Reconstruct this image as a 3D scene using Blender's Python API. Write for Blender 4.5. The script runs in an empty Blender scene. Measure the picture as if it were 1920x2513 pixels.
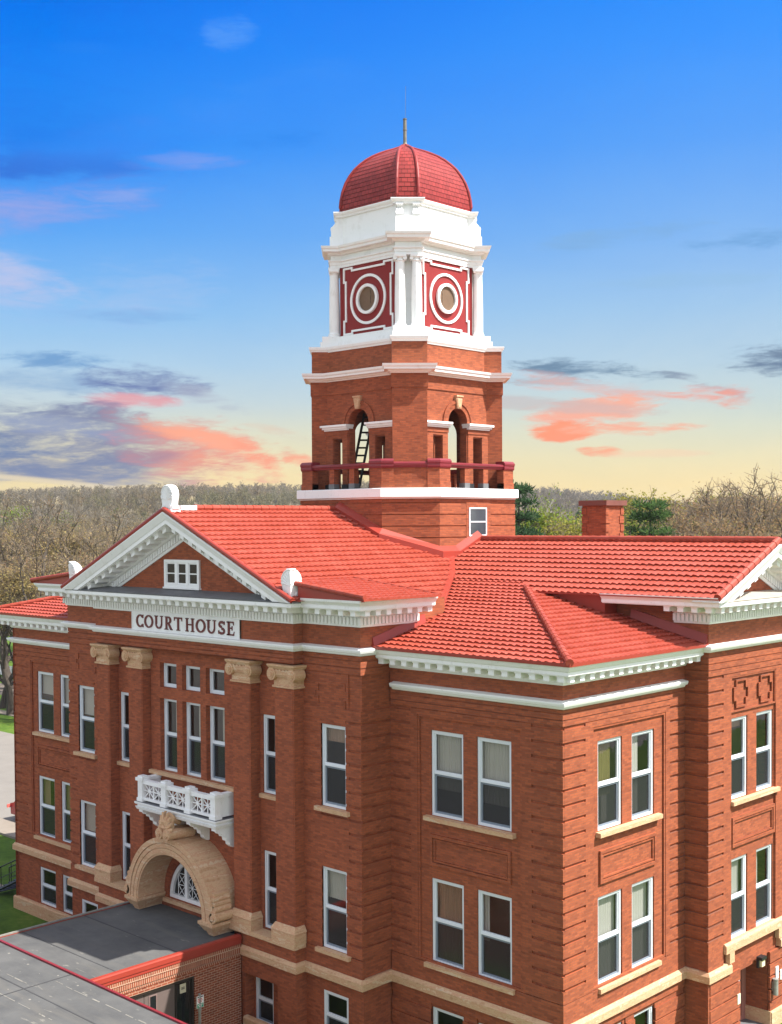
import bpy, bmesh, math, random
import numpy as np
from mathutils import Vector, Matrix, noise as mnoise

SC = bpy.context.scene
COL = SC.collection
R_ = math.radians

# ------------------------------------------------------------------ camera
CAMLOC = (19.7826, -27.2663, 16.5869)
RV = Vector((0.72161743, 0.69226831, -0.0057336))
UV = Vector((-0.01357886, 0.02243403, 0.99965611))
FV = Vector((-0.69215887, 0.72129141, -0.025589))
cd = bpy.data.cameras.new("camera")
cam = bpy.data.objects.new("camera", cd)
COL.objects.link(cam)
m = Matrix.Identity(4)
for i in range(3):
    m[i][0], m[i][1], m[i][2], m[i][3] = RV[i], UV[i], -FV[i], CAMLOC[i]
cam.matrix_world = m
cd.sensor_fit = 'HORIZONTAL'
cd.sensor_width = 36.0
cd.lens = 36.0 * 3050.5 / 1920.0
cd.shift_y = 104.0 / 1920.0
cd.clip_start = 0.5
cd.clip_end = 9000
SC.camera = cam

# ------------------------------------------------------------------ light
SUN = Vector((1.0, 0.50, 1.49)).normalized()
SUN_EL = math.asin(SUN.z)
SUN_AZ = math.atan2(SUN.x, SUN.y)          # from +y towards +x
sd = bpy.data.lights.new("sun", 'SUN')
sd.energy = 4.7
sd.angle = R_(0.5)
sd.color = (1.0, 0.955, 0.88)
so = bpy.data.objects.new("sun", sd)
so.rotation_euler = SUN.to_track_quat('Z', 'Y').to_euler()
so.location = (60, 40, 90)
COL.objects.link(so)

SC.view_settings.view_transform = 'Standard'
SC.view_settings.look = 'None'
EXPOSURE = 1.25
SC.view_settings.exposure = EXPOSURE
SC.view_settings.gamma = 1.0
SC.view_settings.use_curve_mapping = False


def lin(r, g, b):
    f = lambda c: (c / 255) / 12.92 if c <= 10 else ((c / 255 + 0.055) / 1.055) ** 2.4
    return (f(r), f(g), f(b), 1.0)


class NT:
    """small helper for node trees"""
    def __init__(s, tree):
        s.t = tree
        s.n = tree.nodes
        s.l = tree.links

    def node(s, typ, **kw):
        n = s.n.new(typ)
        for k, v in kw.items():
            setattr(n, k, v)
        return n

    def put(s, sock, v):
        if hasattr(v, 'is_output') or isinstance(v, bpy.types.NodeSocket):
            s.l.new(v, sock)
        else:
            sock.default_value = v

    def math(s, op, a, b=None, c=None, clamp=False):
        n = s.node('ShaderNodeMath', operation=op)
        n.use_clamp = clamp
        s.put(n.inputs[0], a)
        if b is not None:
            s.put(n.inputs[1], b)
        if c is not None:
            s.put(n.inputs[2], c)
        return n.outputs[0]

    def mix(s, f, a, b, blend='MIX'):
        n = s.node('ShaderNodeMix', data_type='RGBA', blend_type=blend)
        s.put(n.inputs[0], f)
        s.put(n.inputs[6], a)
        s.put(n.inputs[7], b)
        return n.outputs[2]

    def ramp(s, f, stops, interp='LINEAR'):
        n = s.node('ShaderNodeValToRGB')
        cr = n.color_ramp
        cr.interpolation = interp
        while len(cr.elements) > 1:
            cr.elements.remove(cr.elements[-1])
        cr.elements[0].position = stops[0][0]
        cr.elements[0].color = stops[0][1]
        for p, c in stops[1:]:
            e = cr.elements.new(p)
            e.color = c
        s.put(n.inputs[0], f)
        return n.outputs[0]

    def noise(s, vec, scale, detail=3.0, rough=0.55, dist=0.0):
        n = s.node('ShaderNodeTexNoise')
        s.put(n.inputs['Vector'], vec)
        n.inputs['Scale'].default_value = scale
        n.inputs['Detail'].default_value = detail
        n.inputs['Roughness'].default_value = rough
        n.inputs['Distortion'].default_value = dist
        return n.outputs[0]

    def mapping(s, vec, scale=(1, 1, 1), loc=(0, 0, 0), rot=(0, 0, 0)):
        n = s.node('ShaderNodeMapping')
        s.put(n.inputs[0], vec)
        n.inputs[1].default_value = loc
        n.inputs[2].default_value = rot
        n.inputs[3].default_value = scale
        return n.outputs[0]

    def comb(s, x, y, z):
        n = s.node('ShaderNodeCombineXYZ')
        s.put(n.inputs[0], x)
        s.put(n.inputs[1], y)
        s.put(n.inputs[2], z)
        return n.outputs[0]


# ------------------------------------------------------------------ sky
W = bpy.data.worlds.new("World")
SC.world = W
W.use_nodes = True
W.node_tree.nodes.clear()


def build_sky():
    k = NT(W.node_tree)
    out = k.node('ShaderNodeOutputWorld')
    bg = k.node('ShaderNodeBackground')
    k.l.new(bg.outputs[0], out.inputs[0])
    tc = k.node('ShaderNodeTexCoord')
    d = tc.outputs['Generated']
    sx = k.node('ShaderNodeSeparateXYZ')
    k.l.new(d, sx.inputs[0])
    X, Y, Z = sx.outputs
    # azimuth measured left-to-right about the bearing north-west, elevation in radians
    el = k.math('ARCSINE', Z)
    rx = k.math('ADD', k.math('MULTIPLY', X, 0.7216), k.math('MULTIPLY', Y, 0.6923))
    fw = k.math('ADD', k.math('MULTIPLY', X, -0.6923), k.math('MULTIPLY', Y, 0.7216))
    az = k.math('ARCTAN2', rx, fw)
    p = k.comb(az, el, 0.0)
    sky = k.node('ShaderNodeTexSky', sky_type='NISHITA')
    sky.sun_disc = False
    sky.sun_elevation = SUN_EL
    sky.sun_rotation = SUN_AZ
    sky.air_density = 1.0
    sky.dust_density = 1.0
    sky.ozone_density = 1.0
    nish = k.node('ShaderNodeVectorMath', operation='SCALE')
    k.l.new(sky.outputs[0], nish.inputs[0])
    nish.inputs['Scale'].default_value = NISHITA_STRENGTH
    L = lin
    gl = k.ramp(k.math('MULTIPLY', el, 2.0), [
        (0.0, L(248, 220, 158)), (0.055, L(245, 221, 163)), (0.10, L(238, 224, 180)), (0.145, L(222, 222, 200)),
        (0.19, L(196, 214, 222)), (0.25, L(172, 207, 235)), (0.33, L(140, 194, 242)), (0.45, L(92, 168, 246)),
        (0.58, L(36, 142, 249)), (0.72, L(0, 126, 248)), (0.84, L(0, 112, 242)), (1.0, L(0, 104, 232))])
    gr = k.ramp(k.math('MULTIPLY', el, 2.0), [
        (0.0, L(250, 222, 155)), (0.055, L(248, 224, 165)), (0.10, L(238, 227, 186)), (0.145, L(222, 225, 204)),
        (0.19, L(204, 219, 218)), (0.25, L(186, 212, 229)), (0.33, L(164, 202, 236)), (0.45, L(128, 182, 244)),
        (0.58, L(92, 164, 250)), (0.72, L(62, 152, 255)), (0.84, L(30, 140, 255)), (1.0, L(20, 128, 245))])
    col = k.mix(k.math('MULTIPLY_ADD', az, 1.9, 0.5, clamp=True), gl, gr)
    # streaky cloud noise
    p1 = k.mapping(p, (9.0, 34.0, 1.0), rot=(0, 0, R_(-6)))
    n1 = k.noise(p1, 1.0, 7.0, 0.6, 0.6)
    p2 = k.mapping(p, (24.0, 110.0, 1.0), rot=(0, 0, R_(10)), loc=(3, 7, 0))
    n2 = k.noise(p2, 1.0, 6.0, 0.62, 0.8)
    p3 = k.mapping(p, (60.0, 330.0, 1.0), rot=(0, 0, R_(14)), loc=(1, 2, 0))
    n3 = k.noise(p3, 1.0, 5.0, 0.65, 1.2)
    nn = k.math('ADD', k.math('ADD', k.math('MULTIPLY', n1, 0.64), k.math('MULTIPLY', n2, 0.42)), k.math('MULTIPLY', k.math('SUBTRACT', n3, 0.62), 0.16))

    def cloud(base, px, py, rx_, ry_, rgb, op, soft=1.0, tilt=0.0, amp=3.2):
        a0 = (px - 960) / 3050.0
        e0 = (1282 - py) / 3050.0
        ax = k.math('SUBTRACT', az, a0)
        ey = k.math('SUBTRACT', el, e0)
        if tilt:
            ey = k.math('MULTIPLY_ADD', ax, tilt, ey)
        ax = k.math('MULTIPLY', ax, 3050.0 / rx_)
        ey = k.math('MULTIPLY', ey, 3050.0 / ry_)
        r2 = k.math('ADD', k.math('MULTIPLY', ax, ax), k.math('MULTIPLY', ey, ey))
        f = k.math('SUBTRACT', 1.0, r2)
        f = k.math('ADD', f, k.math('MULTIPLY', k.math('SUBTRACT', nn, 0.5), amp * 2.0))
        f = k.math('MULTIPLY', k.math('SUBTRACT', f, 0.0), 1.0 / soft, clamp=True)
        f = k.math('SMOOTHSTEP', f, 0.0, 1.0) if False else k.math('MULTIPLY', k.math('MULTIPLY', f, f), k.math('SUBTRACT', 3.0, k.math('MULTIPLY', f, 2.0)))
        f = k.math('MULTIPLY', f, op)
        return k.mix(f, base, L(*rgb))

    # pale veils and the deep blue band high on the left
    col = cloud(col, 0, 420, 620, 190, (10, 100, 226), 0.65, 2.4, amp=1.6)
    col = cloud(col, 0, 60, 700, 220, (0, 104, 232), 0.6, 2.4, amp=1.4)
    col = cloud(col, 60, 560, 420, 62, (150, 168, 232), 0.9, 1.9, tilt=-0.16, amp=2.6)
    col = cloud(col, 60, 475, 420, 40, (48, 108, 212), 0.8, 1.8, tilt=-0.1, amp=2.4)
    col = cloud(col, 330, 515, 110, 18, (140, 170, 238), 0.7, 1.6, tilt=-0.2, amp=2.0)
    col = cloud(col, 10, 715, 220, 84, (190, 198, 234), 0.85, 1.7, amp=2.6)
    col = cloud(col, 120, 790, 340, 40, (158, 194, 240), 0.5, 1.8)
    col = cloud(col, 465, 430, 130, 26, (124, 160, 240), 0.7, 1.5, tilt=-0.05)
    col = cloud(col, 575, 155, 70, 44, (84, 154, 248), 0.75, 1.6)
    col = cloud(col, 240, 205, 90, 16, (40, 136, 246), 0.6, 1.6)
    col = cloud(col, 520, 330, 420, 70, (62, 146, 250), 0.6, 1.9, tilt=-0.3)
    col = cloud(col, 700, 380, 160, 24, (44, 138, 240), 0.6, 1.5, tilt=-0.1)
    col = cloud(col, 360, 720, 200, 80, (166, 196, 238), 0.5, 1.8)
    col = cloud(col, 330, 790, 200, 18, (128, 178, 230), 0.6, 1.5)
    col = cloud(col, 1480, 610, 230, 26, (128, 176, 224), 0.7, 1.5, tilt=-0.1)
    col = cloud(col, 1800, 640, 150, 28, (112, 166, 220), 0.8, 1.5)
    col = cloud(col, 1650, 720, 260, 20, (150, 192, 228), 0.5, 1.6)
    # low bank on the left: slate, turning coral towards the right
    col = cloud(col, 170, 895, 150, 26, (104, 154, 206), 0.85, 1.4)
    col = cloud(col, 110, 945, 300, 34, (134, 172, 212), 0.6, 1.5)
    col = cloud(col, 365, 940, 160, 40, (100, 118, 174), 1.0, 1.2, tilt=0.08, amp=2.2)
    col = cloud(col, 345, 986, 120, 20, (230, 160, 168), 0.85, 1.4)
    col = cloud(col, 480, 965, 120, 26, (172, 180, 200), 0.6, 1.5, tilt=0.3)
    col = cloud(col, 40, 1095, 620, 130, (96, 124, 172), 1.0, 1.6, tilt=0.07, amp=2.0)
    col = cloud(col, 300, 1080, 340, 84, (122, 128, 164), 1.0, 1.6, tilt=0.16, amp=2.2)
    col = cloud(col, 150, 1050, 300, 30, (150, 164, 196), 0.8, 1.4, tilt=0.12, amp=2.6)
    col = cloud(col, 250, 1150, 330, 50, (118, 132, 168), 0.9, 1.4, amp=1.6)
    col = cloud(col, 500, 1112, 240, 84, (238, 152, 134), 1.0, 1.6, tilt=0.16, amp=2.8)
    col = cloud(col, 430, 1130, 150, 30, (170, 136, 154), 0.8, 1.3, tilt=0.2, amp=3.0)
    col = cloud(col, 520, 1078, 190, 30, (254, 172, 142), 1.0, 1.2, tilt=0.24, amp=2.2)
    col = cloud(col, 640, 1122, 70, 34, (252, 160, 130), 1.0, 1.3, tilt=0.5, amp=2.2)
    col = cloud(col, 470, 1140, 130, 34, (244, 160, 132), 0.9, 1.4, tilt=-0.2, amp=2.0)
    col = cloud(col, 735, 1130, 44, 16, (252, 172, 138), 0.9, 1.2)
    col = cloud(col, 690, 1060, 90, 16, (226, 206, 186), 0.7, 1.4, tilt=0.2)
    col = cloud(col, 120, 1178, 300, 9, (236, 218, 182), 0.9, 1.3, tilt=0.10, amp=1.4)
    # right hand streaks
    col = cloud(col, 1490, 925, 230, 30, (112, 142, 170), 1.0, 1.2, tilt=0.10, amp=3.0)
    col = cloud(col, 1390, 945, 200, 14, (160, 172, 186), 0.8, 1.3, tilt=0.05)
    col = cloud(col, 1880, 910, 150, 40, (116, 138, 164), 1.0, 1.2, amp=3.0)
    col = cloud(col, 1480, 958, 260, 24, (230, 184, 176), 0.8, 1.4, tilt=0.12)
    col = cloud(col, 1700, 955, 150, 22, (134, 146, 168), 0.8, 1.3, tilt=0.3)
    col = cloud(col, 1725, 975, 120, 34, (244, 166, 150), 1.0, 1.3, tilt=0.12)
    col = cloud(col, 1450, 1020, 170, 36, (252, 180, 156), 1.0, 1.2, tilt=-0.1)
    col = cloud(col, 1390, 1064, 80, 26, (255, 156, 120), 1.0, 1.1)
    col = cloud(col, 1540, 1058, 160, 18, (252, 178, 150), 0.9, 1.2)
    col = cloud(col, 1470, 1112, 60, 14, (253, 174, 138), 0.95, 1.2)
    col = cloud(col, 1340, 1000, 320, 18, (200, 188, 188), 0.6, 1.4, tilt=0.08)
    col = cloud(col, 1600, 1120, 150, 10, (248, 214, 180), 0.6, 1.4)
    mot = k.math('MULTIPLY_ADD', k.math('SUBTRACT', k.noise(k.mapping(p, (5.0, 11.0, 1.0), rot=(0, 0, R_(18))), 1.0, 8.0, 0.7, 0.5), 0.5), 0.30, 1.0)
    col = k.mix(1.0, col, k.comb(mot, k.math('MULTIPLY_ADD', k.math('SUBTRACT', mot, 1.0), 0.5, 1.0), 1.0), 'MULTIPLY')
    # broken neutral fill light added to the unseen sky overhead and behind
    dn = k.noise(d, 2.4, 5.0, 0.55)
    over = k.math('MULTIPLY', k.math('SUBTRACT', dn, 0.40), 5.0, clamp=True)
    top = k.mix(k.math('MULTIPLY', over, 0.7), nish.outputs[0], (SKY_FILL * 1.0, SKY_FILL * 0.97, SKY_FILL * 0.93, 1))
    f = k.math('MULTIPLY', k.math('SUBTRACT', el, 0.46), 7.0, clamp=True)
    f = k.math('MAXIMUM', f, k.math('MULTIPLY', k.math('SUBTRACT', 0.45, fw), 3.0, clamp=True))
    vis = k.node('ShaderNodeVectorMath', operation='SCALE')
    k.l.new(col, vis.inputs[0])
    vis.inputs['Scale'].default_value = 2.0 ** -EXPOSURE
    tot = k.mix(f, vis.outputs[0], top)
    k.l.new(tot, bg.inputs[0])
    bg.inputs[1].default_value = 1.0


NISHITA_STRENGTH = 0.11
SKY_FILL = 0.80
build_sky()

# ------------------------------------------------------------------ materials
MATS = {}


def mat(name, fn):
    if name in MATS:
        return MATS[name]
    mm = bpy.data.materials.new(name)
    mm.use_nodes = True
    k = NT(mm.node_tree)
    b = k.n['Principled BSDF']
    fn(k, b)
    MATS[name] = mm
    return mm


def simple(name, rgb, rough=0.6, var=0.12, scale=3.0, spec=0.3, stretch=(1, 1, 1), metal=0.0, bump=0.0, rgb2=None):
    def fn(k, b):
        tc = k.node('ShaderNodeTexCoord')
        v = k.mapping(tc.outputs['Object'], stretch)
        n = k.noise(v, scale, 5.0, 0.6)
        n2 = k.noise(v, scale * 0.23, 3.0, 0.5)
        f = k.math('ADD', k.math('MULTIPLY', n, 0.6), k.math('MULTIPLY', n2, 0.4))
        f = k.math('MULTIPLY_ADD', k.math('SUBTRACT', f, 0.5), 2.2, 0.5, clamp=True)
        a = tuple(c * (1 - var) for c in rgb) + (1,)
        c2 = rgb2 if rgb2 else tuple(min(1, c * (1 + var)) for c in rgb)
        k.l.new(k.mix(f, a, tuple(c2) + (1,)), b.inputs['Base Color'])
        b.inputs['Roughness'].default_value = rough
        b.inputs['Specular IOR Level'].default_value = spec
        b.inputs['Metallic'].default_value = metal
        if bump:
            bp = k.node('ShaderNodeBump')
            bp.inputs['Strength'].default_value = bump
            bp.inputs['Distance'].default_value = 0.02
            k.l.new(n, bp.inputs['Height'])
            k.l.new(bp.outputs[0], b.inputs['Normal'])
    return mat(name, fn)


def wall_uv(k):
    """vector (distance along the wall, height) for vertical walls at 0, 45 and 90 degrees"""
    g = k.node('ShaderNodeNewGeometry')
    s = k.node('ShaderNodeSeparateXYZ')
    k.l.new(g.outputs['Position'], s.inputs[0])
    t = k.node('ShaderNodeSeparateXYZ')
    k.l.new(g.outputs['True Normal'], t.inputs[0])
    u = k.math('SUBTRACT', k.math('MULTIPLY', s.outputs[1], t.outputs[0]), k.math('MULTIPLY', s.outputs[0], t.outputs[1]))
    up = k.math('GREATER_THAN', k.math('ABSOLUTE', t.outputs[2]), 0.7)
    u = k.math('ADD', k.math('MULTIPLY', u, k.math('SUBTRACT', 1.0, up)), k.math('MULTIPLY', s.outputs[0], up))
    return k.comb(u, s.outputs[2], 0.0), g.outputs['Position']


def brick_mat(name, c1, c2, cm, mortar=0.006, bw=0.215, rh=0.07, streak=0.05, blotch=0.22):
    def fn(k, b):
        v, pos = wall_uv(k)
        br = k.node('ShaderNodeTexBrick')
        k.l.new(v, br.inputs['Vector'])
        br.inputs['Color1'].default_value = c1 + (1,)
        br.inputs['Color2'].default_value = c2 + (1,)
        br.inputs['Mortar'].default_value = cm + (1,)
        br.inputs['Scale'].default_value = 1.0
        br.inputs['Mortar Size'].default_value = mortar
        br.inputs['Mortar Smooth'].default_value = 0.3
        br.inputs['Brick Width'].default_value = bw
        br.inputs['Row Height'].default_value = rh
        br.inputs['Bias'].default_value = -0.15
        # courses that run a little darker, single dark headers, weathering
        n1 = k.noise(k.mapping(v, (1.6, 7.0, 1)), 1.0, 4.0, 0.65)
        f1 = k.math('MULTIPLY_ADD', k.math('SUBTRACT', n1, 0.5), 1.7 * streak, 1.0)
        n2 = k.noise(v, 0.55, 4.0, 0.6)
        f2 = k.math('MULTIPLY_ADD', k.math('SUBTRACT', n2, 0.5), 1.6 * blotch, 1.0)
        n3 = k.noise(k.mapping(v, (4.65, 14.3, 1)), 1.0, 0.0, 0.5)
        f3 = k.math('MULTIPLY_ADD', k.math('MULTIPLY', k.math('SUBTRACT', n3, 0.60), 6.0, clamp=True), -0.20, 1.0)
        f = k.math('MULTIPLY', k.math('MULTIPLY', f1, f2), f3)
        c = k.mix(1.0, br.outputs['Color'], k.comb(f, f, f), 'MULTIPLY')
        k.l.new(c, b.inputs['Base Color'])
        b.inputs['Roughness'].default_value = 0.85
        b.inputs['Specular IOR Level'].default_value = 0.2
        bp = k.node('ShaderNodeBump')
        bp.inputs['Strength'].default_value = 0.25
        bp.inputs['Distance'].default_value = 0.008
        k.l.new(k.math('SUBTRACT', k.math('MULTIPLY', n3, 0.4), br.outputs['Fac']), bp.inputs['Height'])
        k.l.new(bp.outputs[0], b.inputs['Normal'])
    return mat(name, fn)


BRICK = brick_mat('old_brick', (0.320, 0.085, 0.036), (0.200, 0.052, 0.025), (0.180, 0.075, 0.048))
BRICK_NEW = brick_mat('new_brick', (0.26, 0.068, 0.034), (0.17, 0.044, 0.025), (0.40, 0.27, 0.19), mortar=0.009, rh=0.078, streak=0.2, blotch=0.2)
BRICK_SOLDIER = brick_mat('soldier_brick', (0.27, 0.070, 0.035), (0.20, 0.050, 0.027), (0.45, 0.31, 0.22), mortar=0.012, bw=0.078, rh=0.215, streak=0.1, blotch=0.2)


def stone_fn(k, b):
    v, pos = wall_uv(k)
    n1 = k.noise(k.mapping(v, (0.9, 6.0, 1)), 1.0, 5.0, 0.6, 0.4)
    n2 = k.noise(pos, 9.0, 5.0, 0.6)
    f = k.math('ADD', k.math('MULTIPLY', n1, 0.7), k.math('MULTIPLY', n2, 0.3))
    c = k.ramp(k.math('MULTIPLY_ADD', k.math('SUBTRACT', f, 0.5), 1.5, 0.5), [(0.30, (0.40, 0.225, 0.120, 1)), (0.45, (0.52, 0.345, 0.205, 1)), (0.55, (0.47, 0.255, 0.145, 1)), (0.63, (0.57, 0.41, 0.265, 1)), (0.75, (0.43, 0.33, 0.235, 1))])
    k.l.new(c, b.inputs['Base Color'])
    b.inputs['Roughness'].default_value = 0.8
    b.inputs['Specular IOR Level'].default_value = 0.25
    bp = k.node('ShaderNodeBump')
    bp.inputs['Strength'].default_value = 0.25
    bp.inputs['Distance'].default_value = 0.02
    k.l.new(n2, bp.inputs['Height'])
    k.l.new(bp.outputs[0], b.inputs['Normal'])


STONE = mat('sandstone', stone_fn)


def white_fn(k, b):
    v, pos = wall_uv(k)
    n1 = k.noise(pos, 2.2, 6.0, 0.65)
    n2 = k.noise(k.mapping(v, (6.0, 0.9, 1)), 1.0, 5.0, 0.65)
    n4 = k.noise(pos, 0.5, 3.0, 0.6)
    f = k.math('MULTIPLY', k.math('SUBTRACT', k.math('ADD', n1, k.math('MULTIPLY', n2, 0.7)), 0.90), 2.2, clamp=True)
    c = k.mix(f, (0.77, 0.77, 0.765, 1), (0.58, 0.565, 0.53, 1))
    sp = k.math('MULTIPLY', k.math('SUBTRACT', k.noise(pos, 7.0, 4.0, 0.7), 0.63), 9.0, clamp=True)
    c = k.mix(k.math('MULTIPLY', sp, k.math('MULTIPLY', n4, 0.9)), c, (0.42, 0.40, 0.36, 1))
    k.l.new(c, b.inputs['Base Color'])
    b.inputs['Roughness'].default_value = 0.55
    b.inputs['Specular IOR Level'].default_value = 0.3


WHITE = mat('white_paint', white_fn)
WHITE_SMOOTH = simple('white_vinyl', (0.66, 0.69, 0.73), 0.4, 0.04)


def tile_fn(k, b):
    tc = k.node('ShaderNodeTexCoord')
    o = tc.outputs['Object']
    n = k.noise(o, 0.9, 6.0, 0.65)
    n2 = k.noise(o, 14.0, 3.0, 0.5)
    vo = k.node('ShaderNodeTexVoronoi')
    k.l.new(k.mapping(o, (2.6, 2.6, 4.0)), vo.inputs['Vector'])
    vo.inputs['Scale'].default_value = 1.0
    sv = k.node('ShaderNodeSeparateColor')
    k.l.new(vo.outputs['Color'], sv.inputs[0])
    f = k.math('ADD', k.math('MULTIPLY', n, 0.5), k.math('MULTIPLY', n2, 0.22))
    f = k.math('ADD', f, k.math('MULTIPLY', sv.outputs[0], 0.28))
    c = k.ramp(f, [(0.28, (0.255, 0.038, 0.018, 1)), (0.5, (0.300, 0.048, 0.028, 1)), (0.74, (0.335, 0.064, 0.039, 1))])
    n3 = k.noise(k.mapping(o, (0.5, 0.5, 0.5)), 1.0, 7.0, 0.7)
    st = k.math('MULTIPLY', k.math('SUBTRACT', n3, 0.56), 3.5, clamp=True)
    c = k.mix(k.math('MULTIPLY', st, 0.25), c, (0.17, 0.045, 0.030, 1))
    k.l.new(c, b.inputs['Base Color'])
    k.l.new(k.math('MULTIPLY_ADD', n, 0.35, 0.36), b.inputs['Roughness'])
    b.inputs['Specular IOR Level'].default_value = 0.3


TILE = mat('red_metal_tile', tile_fn)
TRIM = simple('red_metal_trim', (0.27, 0.034, 0.021), 0.42, 0.12, 1.5, 0.4)
DOMERED = simple('dome_red_shingle', (0.235, 0.030, 0.029), 0.45, 0.22, 3.0, 0.2)
PANELRED = simple('panel_red_paint', (0.225, 0.029, 0.029), 0.65, 0.14, 2.0, 0.12)
RAILRED = simple('rail_red_paint', (0.17, 0.014, 0.022), 0.4, 0.10, 2.0, 0.4)
BOARD = simple('brown_board', (0.15, 0.095, 0.06), 0.8, 0.2, 4.0)
DARK = simple('dark_void', (0.02, 0.02, 0.02), 0.9, 0.2)
BLACKMETAL = simple('black_metal', (0.015, 0.015, 0.017), 0.45, 0.2, 6.0, 0.4)
BLACKBASE = simple('black_membrane', (0.03, 0.03, 0.034), 0.7, 0.3, 3.0)
GREYMETAL = simple('grey_metal', (0.30, 0.29, 0.27), 0.5, 0.35, 9.0, 0.5, metal=0.4)
POLE = simple('aged_copper_pole', (0.16, 0.15, 0.12), 0.55, 0.4, 9.0, 0.4, metal=0.3)
LEAD = simple('grey_lead_flashing', (0.13, 0.132, 0.137), 0.6, 0.3, 2.5, 0.3)
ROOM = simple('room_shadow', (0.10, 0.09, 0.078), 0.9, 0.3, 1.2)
BLIND = simple('cream_blind', (0.42, 0.39, 0.32), 0.8, 0.05, 2.0)
CURT = simple('tan_curtain', (0.26, 0.16, 0.10), 0.9, 0.2, 3.0, stretch=(9, 9, 0.3))
SHEER = simple('white_curtain', (0.42, 0.405, 0.36), 0.9, 0.1, 3.0, stretch=(9, 9, 0.3))
OLIVE = simple('olive_curtain', (0.15, 0.125, 0.045), 0.9, 0.25, 3.0, stretch=(9, 9, 0.3))
SASHGREY = simple('grey_screen_frame', (0.17, 0.20, 0.24), 0.5, 0.05)
TAUPE = simple('taupe_door_paint', (0.13, 0.098, 0.090), 0.5, 0.06)
BRONZE = simple('dark_bronze', (0.035, 0.028, 0.024), 0.4, 0.2)
PAPER = simple('paper_notice', (0.55, 0.50, 0.36), 0.8, 0.1, 6.0)
SIGNWHITE = simple('sign_white', (0.78, 0.77, 0.74), 0.5, 0.04)
SIGNRED = simple('sign_red', (0.55, 0.10, 0.10), 0.5, 0.05)
SIGNGREEN = simple('sign_green', (0.03, 0.30, 0.16), 0.5, 0.05)
LETTER = simple('maroon_letter', (0.13, 0.028, 0.026), 0.5, 0.08)
LAMPGLASS = simple('cream_lamp_glass', (0.75, 0.66, 0.42), 0.3, 0.05)
PINKDOOR = simple('pale_red_door', (0.33, 0.14, 0.11), 0.5, 0.05)
CARRED = simple('car_red_paint', (0.28, 0.02, 0.025), 0.25, 0.05, spec=0.6)
TYRE = simple('tyre_rubber', (0.02, 0.02, 0.02), 0.8, 0.1)


def membrane_fn(k, b):
    tc = k.node('ShaderNodeTexCoord')
    o = tc.outputs['Object']
    n1 = k.noise(o, 0.8, 6.0, 0.65)
    n2 = k.noise(k.mapping(o, (0.35, 2.6, 1), rot=(0, 0, R_(8))), 1.0, 5.0, 0.6)
    n3 = k.noise(k.mapping(o, (1.6, 5.5, 1)), 1.0, 3.0, 0.5)
    n1 = k.math('MULTIPLY_ADD', k.math('SUBTRACT', n1, 0.5), 2.0, 0.5, clamp=True)
    base = k.mix(n1, (0.054, 0.055, 0.057, 1), (0.108, 0.107, 0.104, 1))
    base = k.mix(k.math('MULTIPLY', k.math('SUBTRACT', n2, 0.50), 4.0, clamp=True), base, (0.105, 0.100, 0.092, 1))
    spots = k.math('MULTIPLY', k.math('SUBTRACT', n3, 0.67), 14.0, clamp=True)
    base = k.mix(k.math('MULTIPLY', spots, 0.75), base, (0.20, 0.19, 0.165, 1))
    k.l.new(base, b.inputs['Base Color'])
    b.inputs['Roughness'].default_value = 0.75
    b.inputs['Specular IOR Level'].default_value = 0.25
    bp = k.node('ShaderNodeBump')
    bp.inputs['Strength'].default_value = 0.3
    bp.inputs['Distance'].default_value = 0.03
    k.l.new(n1, bp.inputs['Height'])
    k.l.new(bp.outputs[0], b.inputs['Normal'])


MEMBRANE = mat('grey_roof_membrane', membrane_fn)
SEAM = simple('membrane_seam', (0.045, 0.045, 0.047), 0.8, 0.3, 2.0)
SEAMLIGHT = simple('membrane_sealant', (0.20, 0.19, 0.165), 0.8, 0.4, 5.0)


def glass_fn(dark, refl=1.0, alpha=0.35):
    def fn(k, b):
        out = [n for n in k.n if n.type == 'OUTPUT_MATERIAL'][0]
        k.n.remove(b)
        tr = k.node('ShaderNodeBsdfTransparent')
        tr.inputs[0].default_value = (dark, dark * 1.02, dark * 1.03, 1)
        gl = k.node('ShaderNodeBsdfGlossy')
        gl.inputs['Roughness'].default_value = 0.03
        gl.inputs['Color'].default_value = (0.95, 0.97, 1.0, 1)
        lw_ = k.node('ShaderNodeLayerWeight')
        lw_.inputs['Blend'].default_value = 0.5
        f5 = k.math('POWER', lw_.outputs['Facing'], 5.0)
        tc = k.node('ShaderNodeTexCoord')
        n = k.noise(tc.outputs['Object'], 1.4, 2.0, 0.5)
        bp = k.node('ShaderNodeBump')
        bp.inputs['Strength'].default_value = 0.10
        bp.inputs['Distance'].default_value = 0.05
        k.l.new(n, bp.inputs['Height'])
        k.l.new(bp.outputs[0], gl.inputs['Normal'])
        f = k.math('MULTIPLY_ADD', f5, 0.85 * refl, 0.085 * refl, clamp=True)
        mx = k.node('ShaderNodeMixShader')
        k.put(mx.inputs[0], f)
        k.l.new(tr.outputs[0], mx.inputs[1])
        k.l.new(gl.outputs[0], mx.inputs[2])
        k.l.new(mx.outputs[0], out.inputs[0])
    return fn


GLASS = mat('window_glass', glass_fn(0.85, 1.0))


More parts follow.
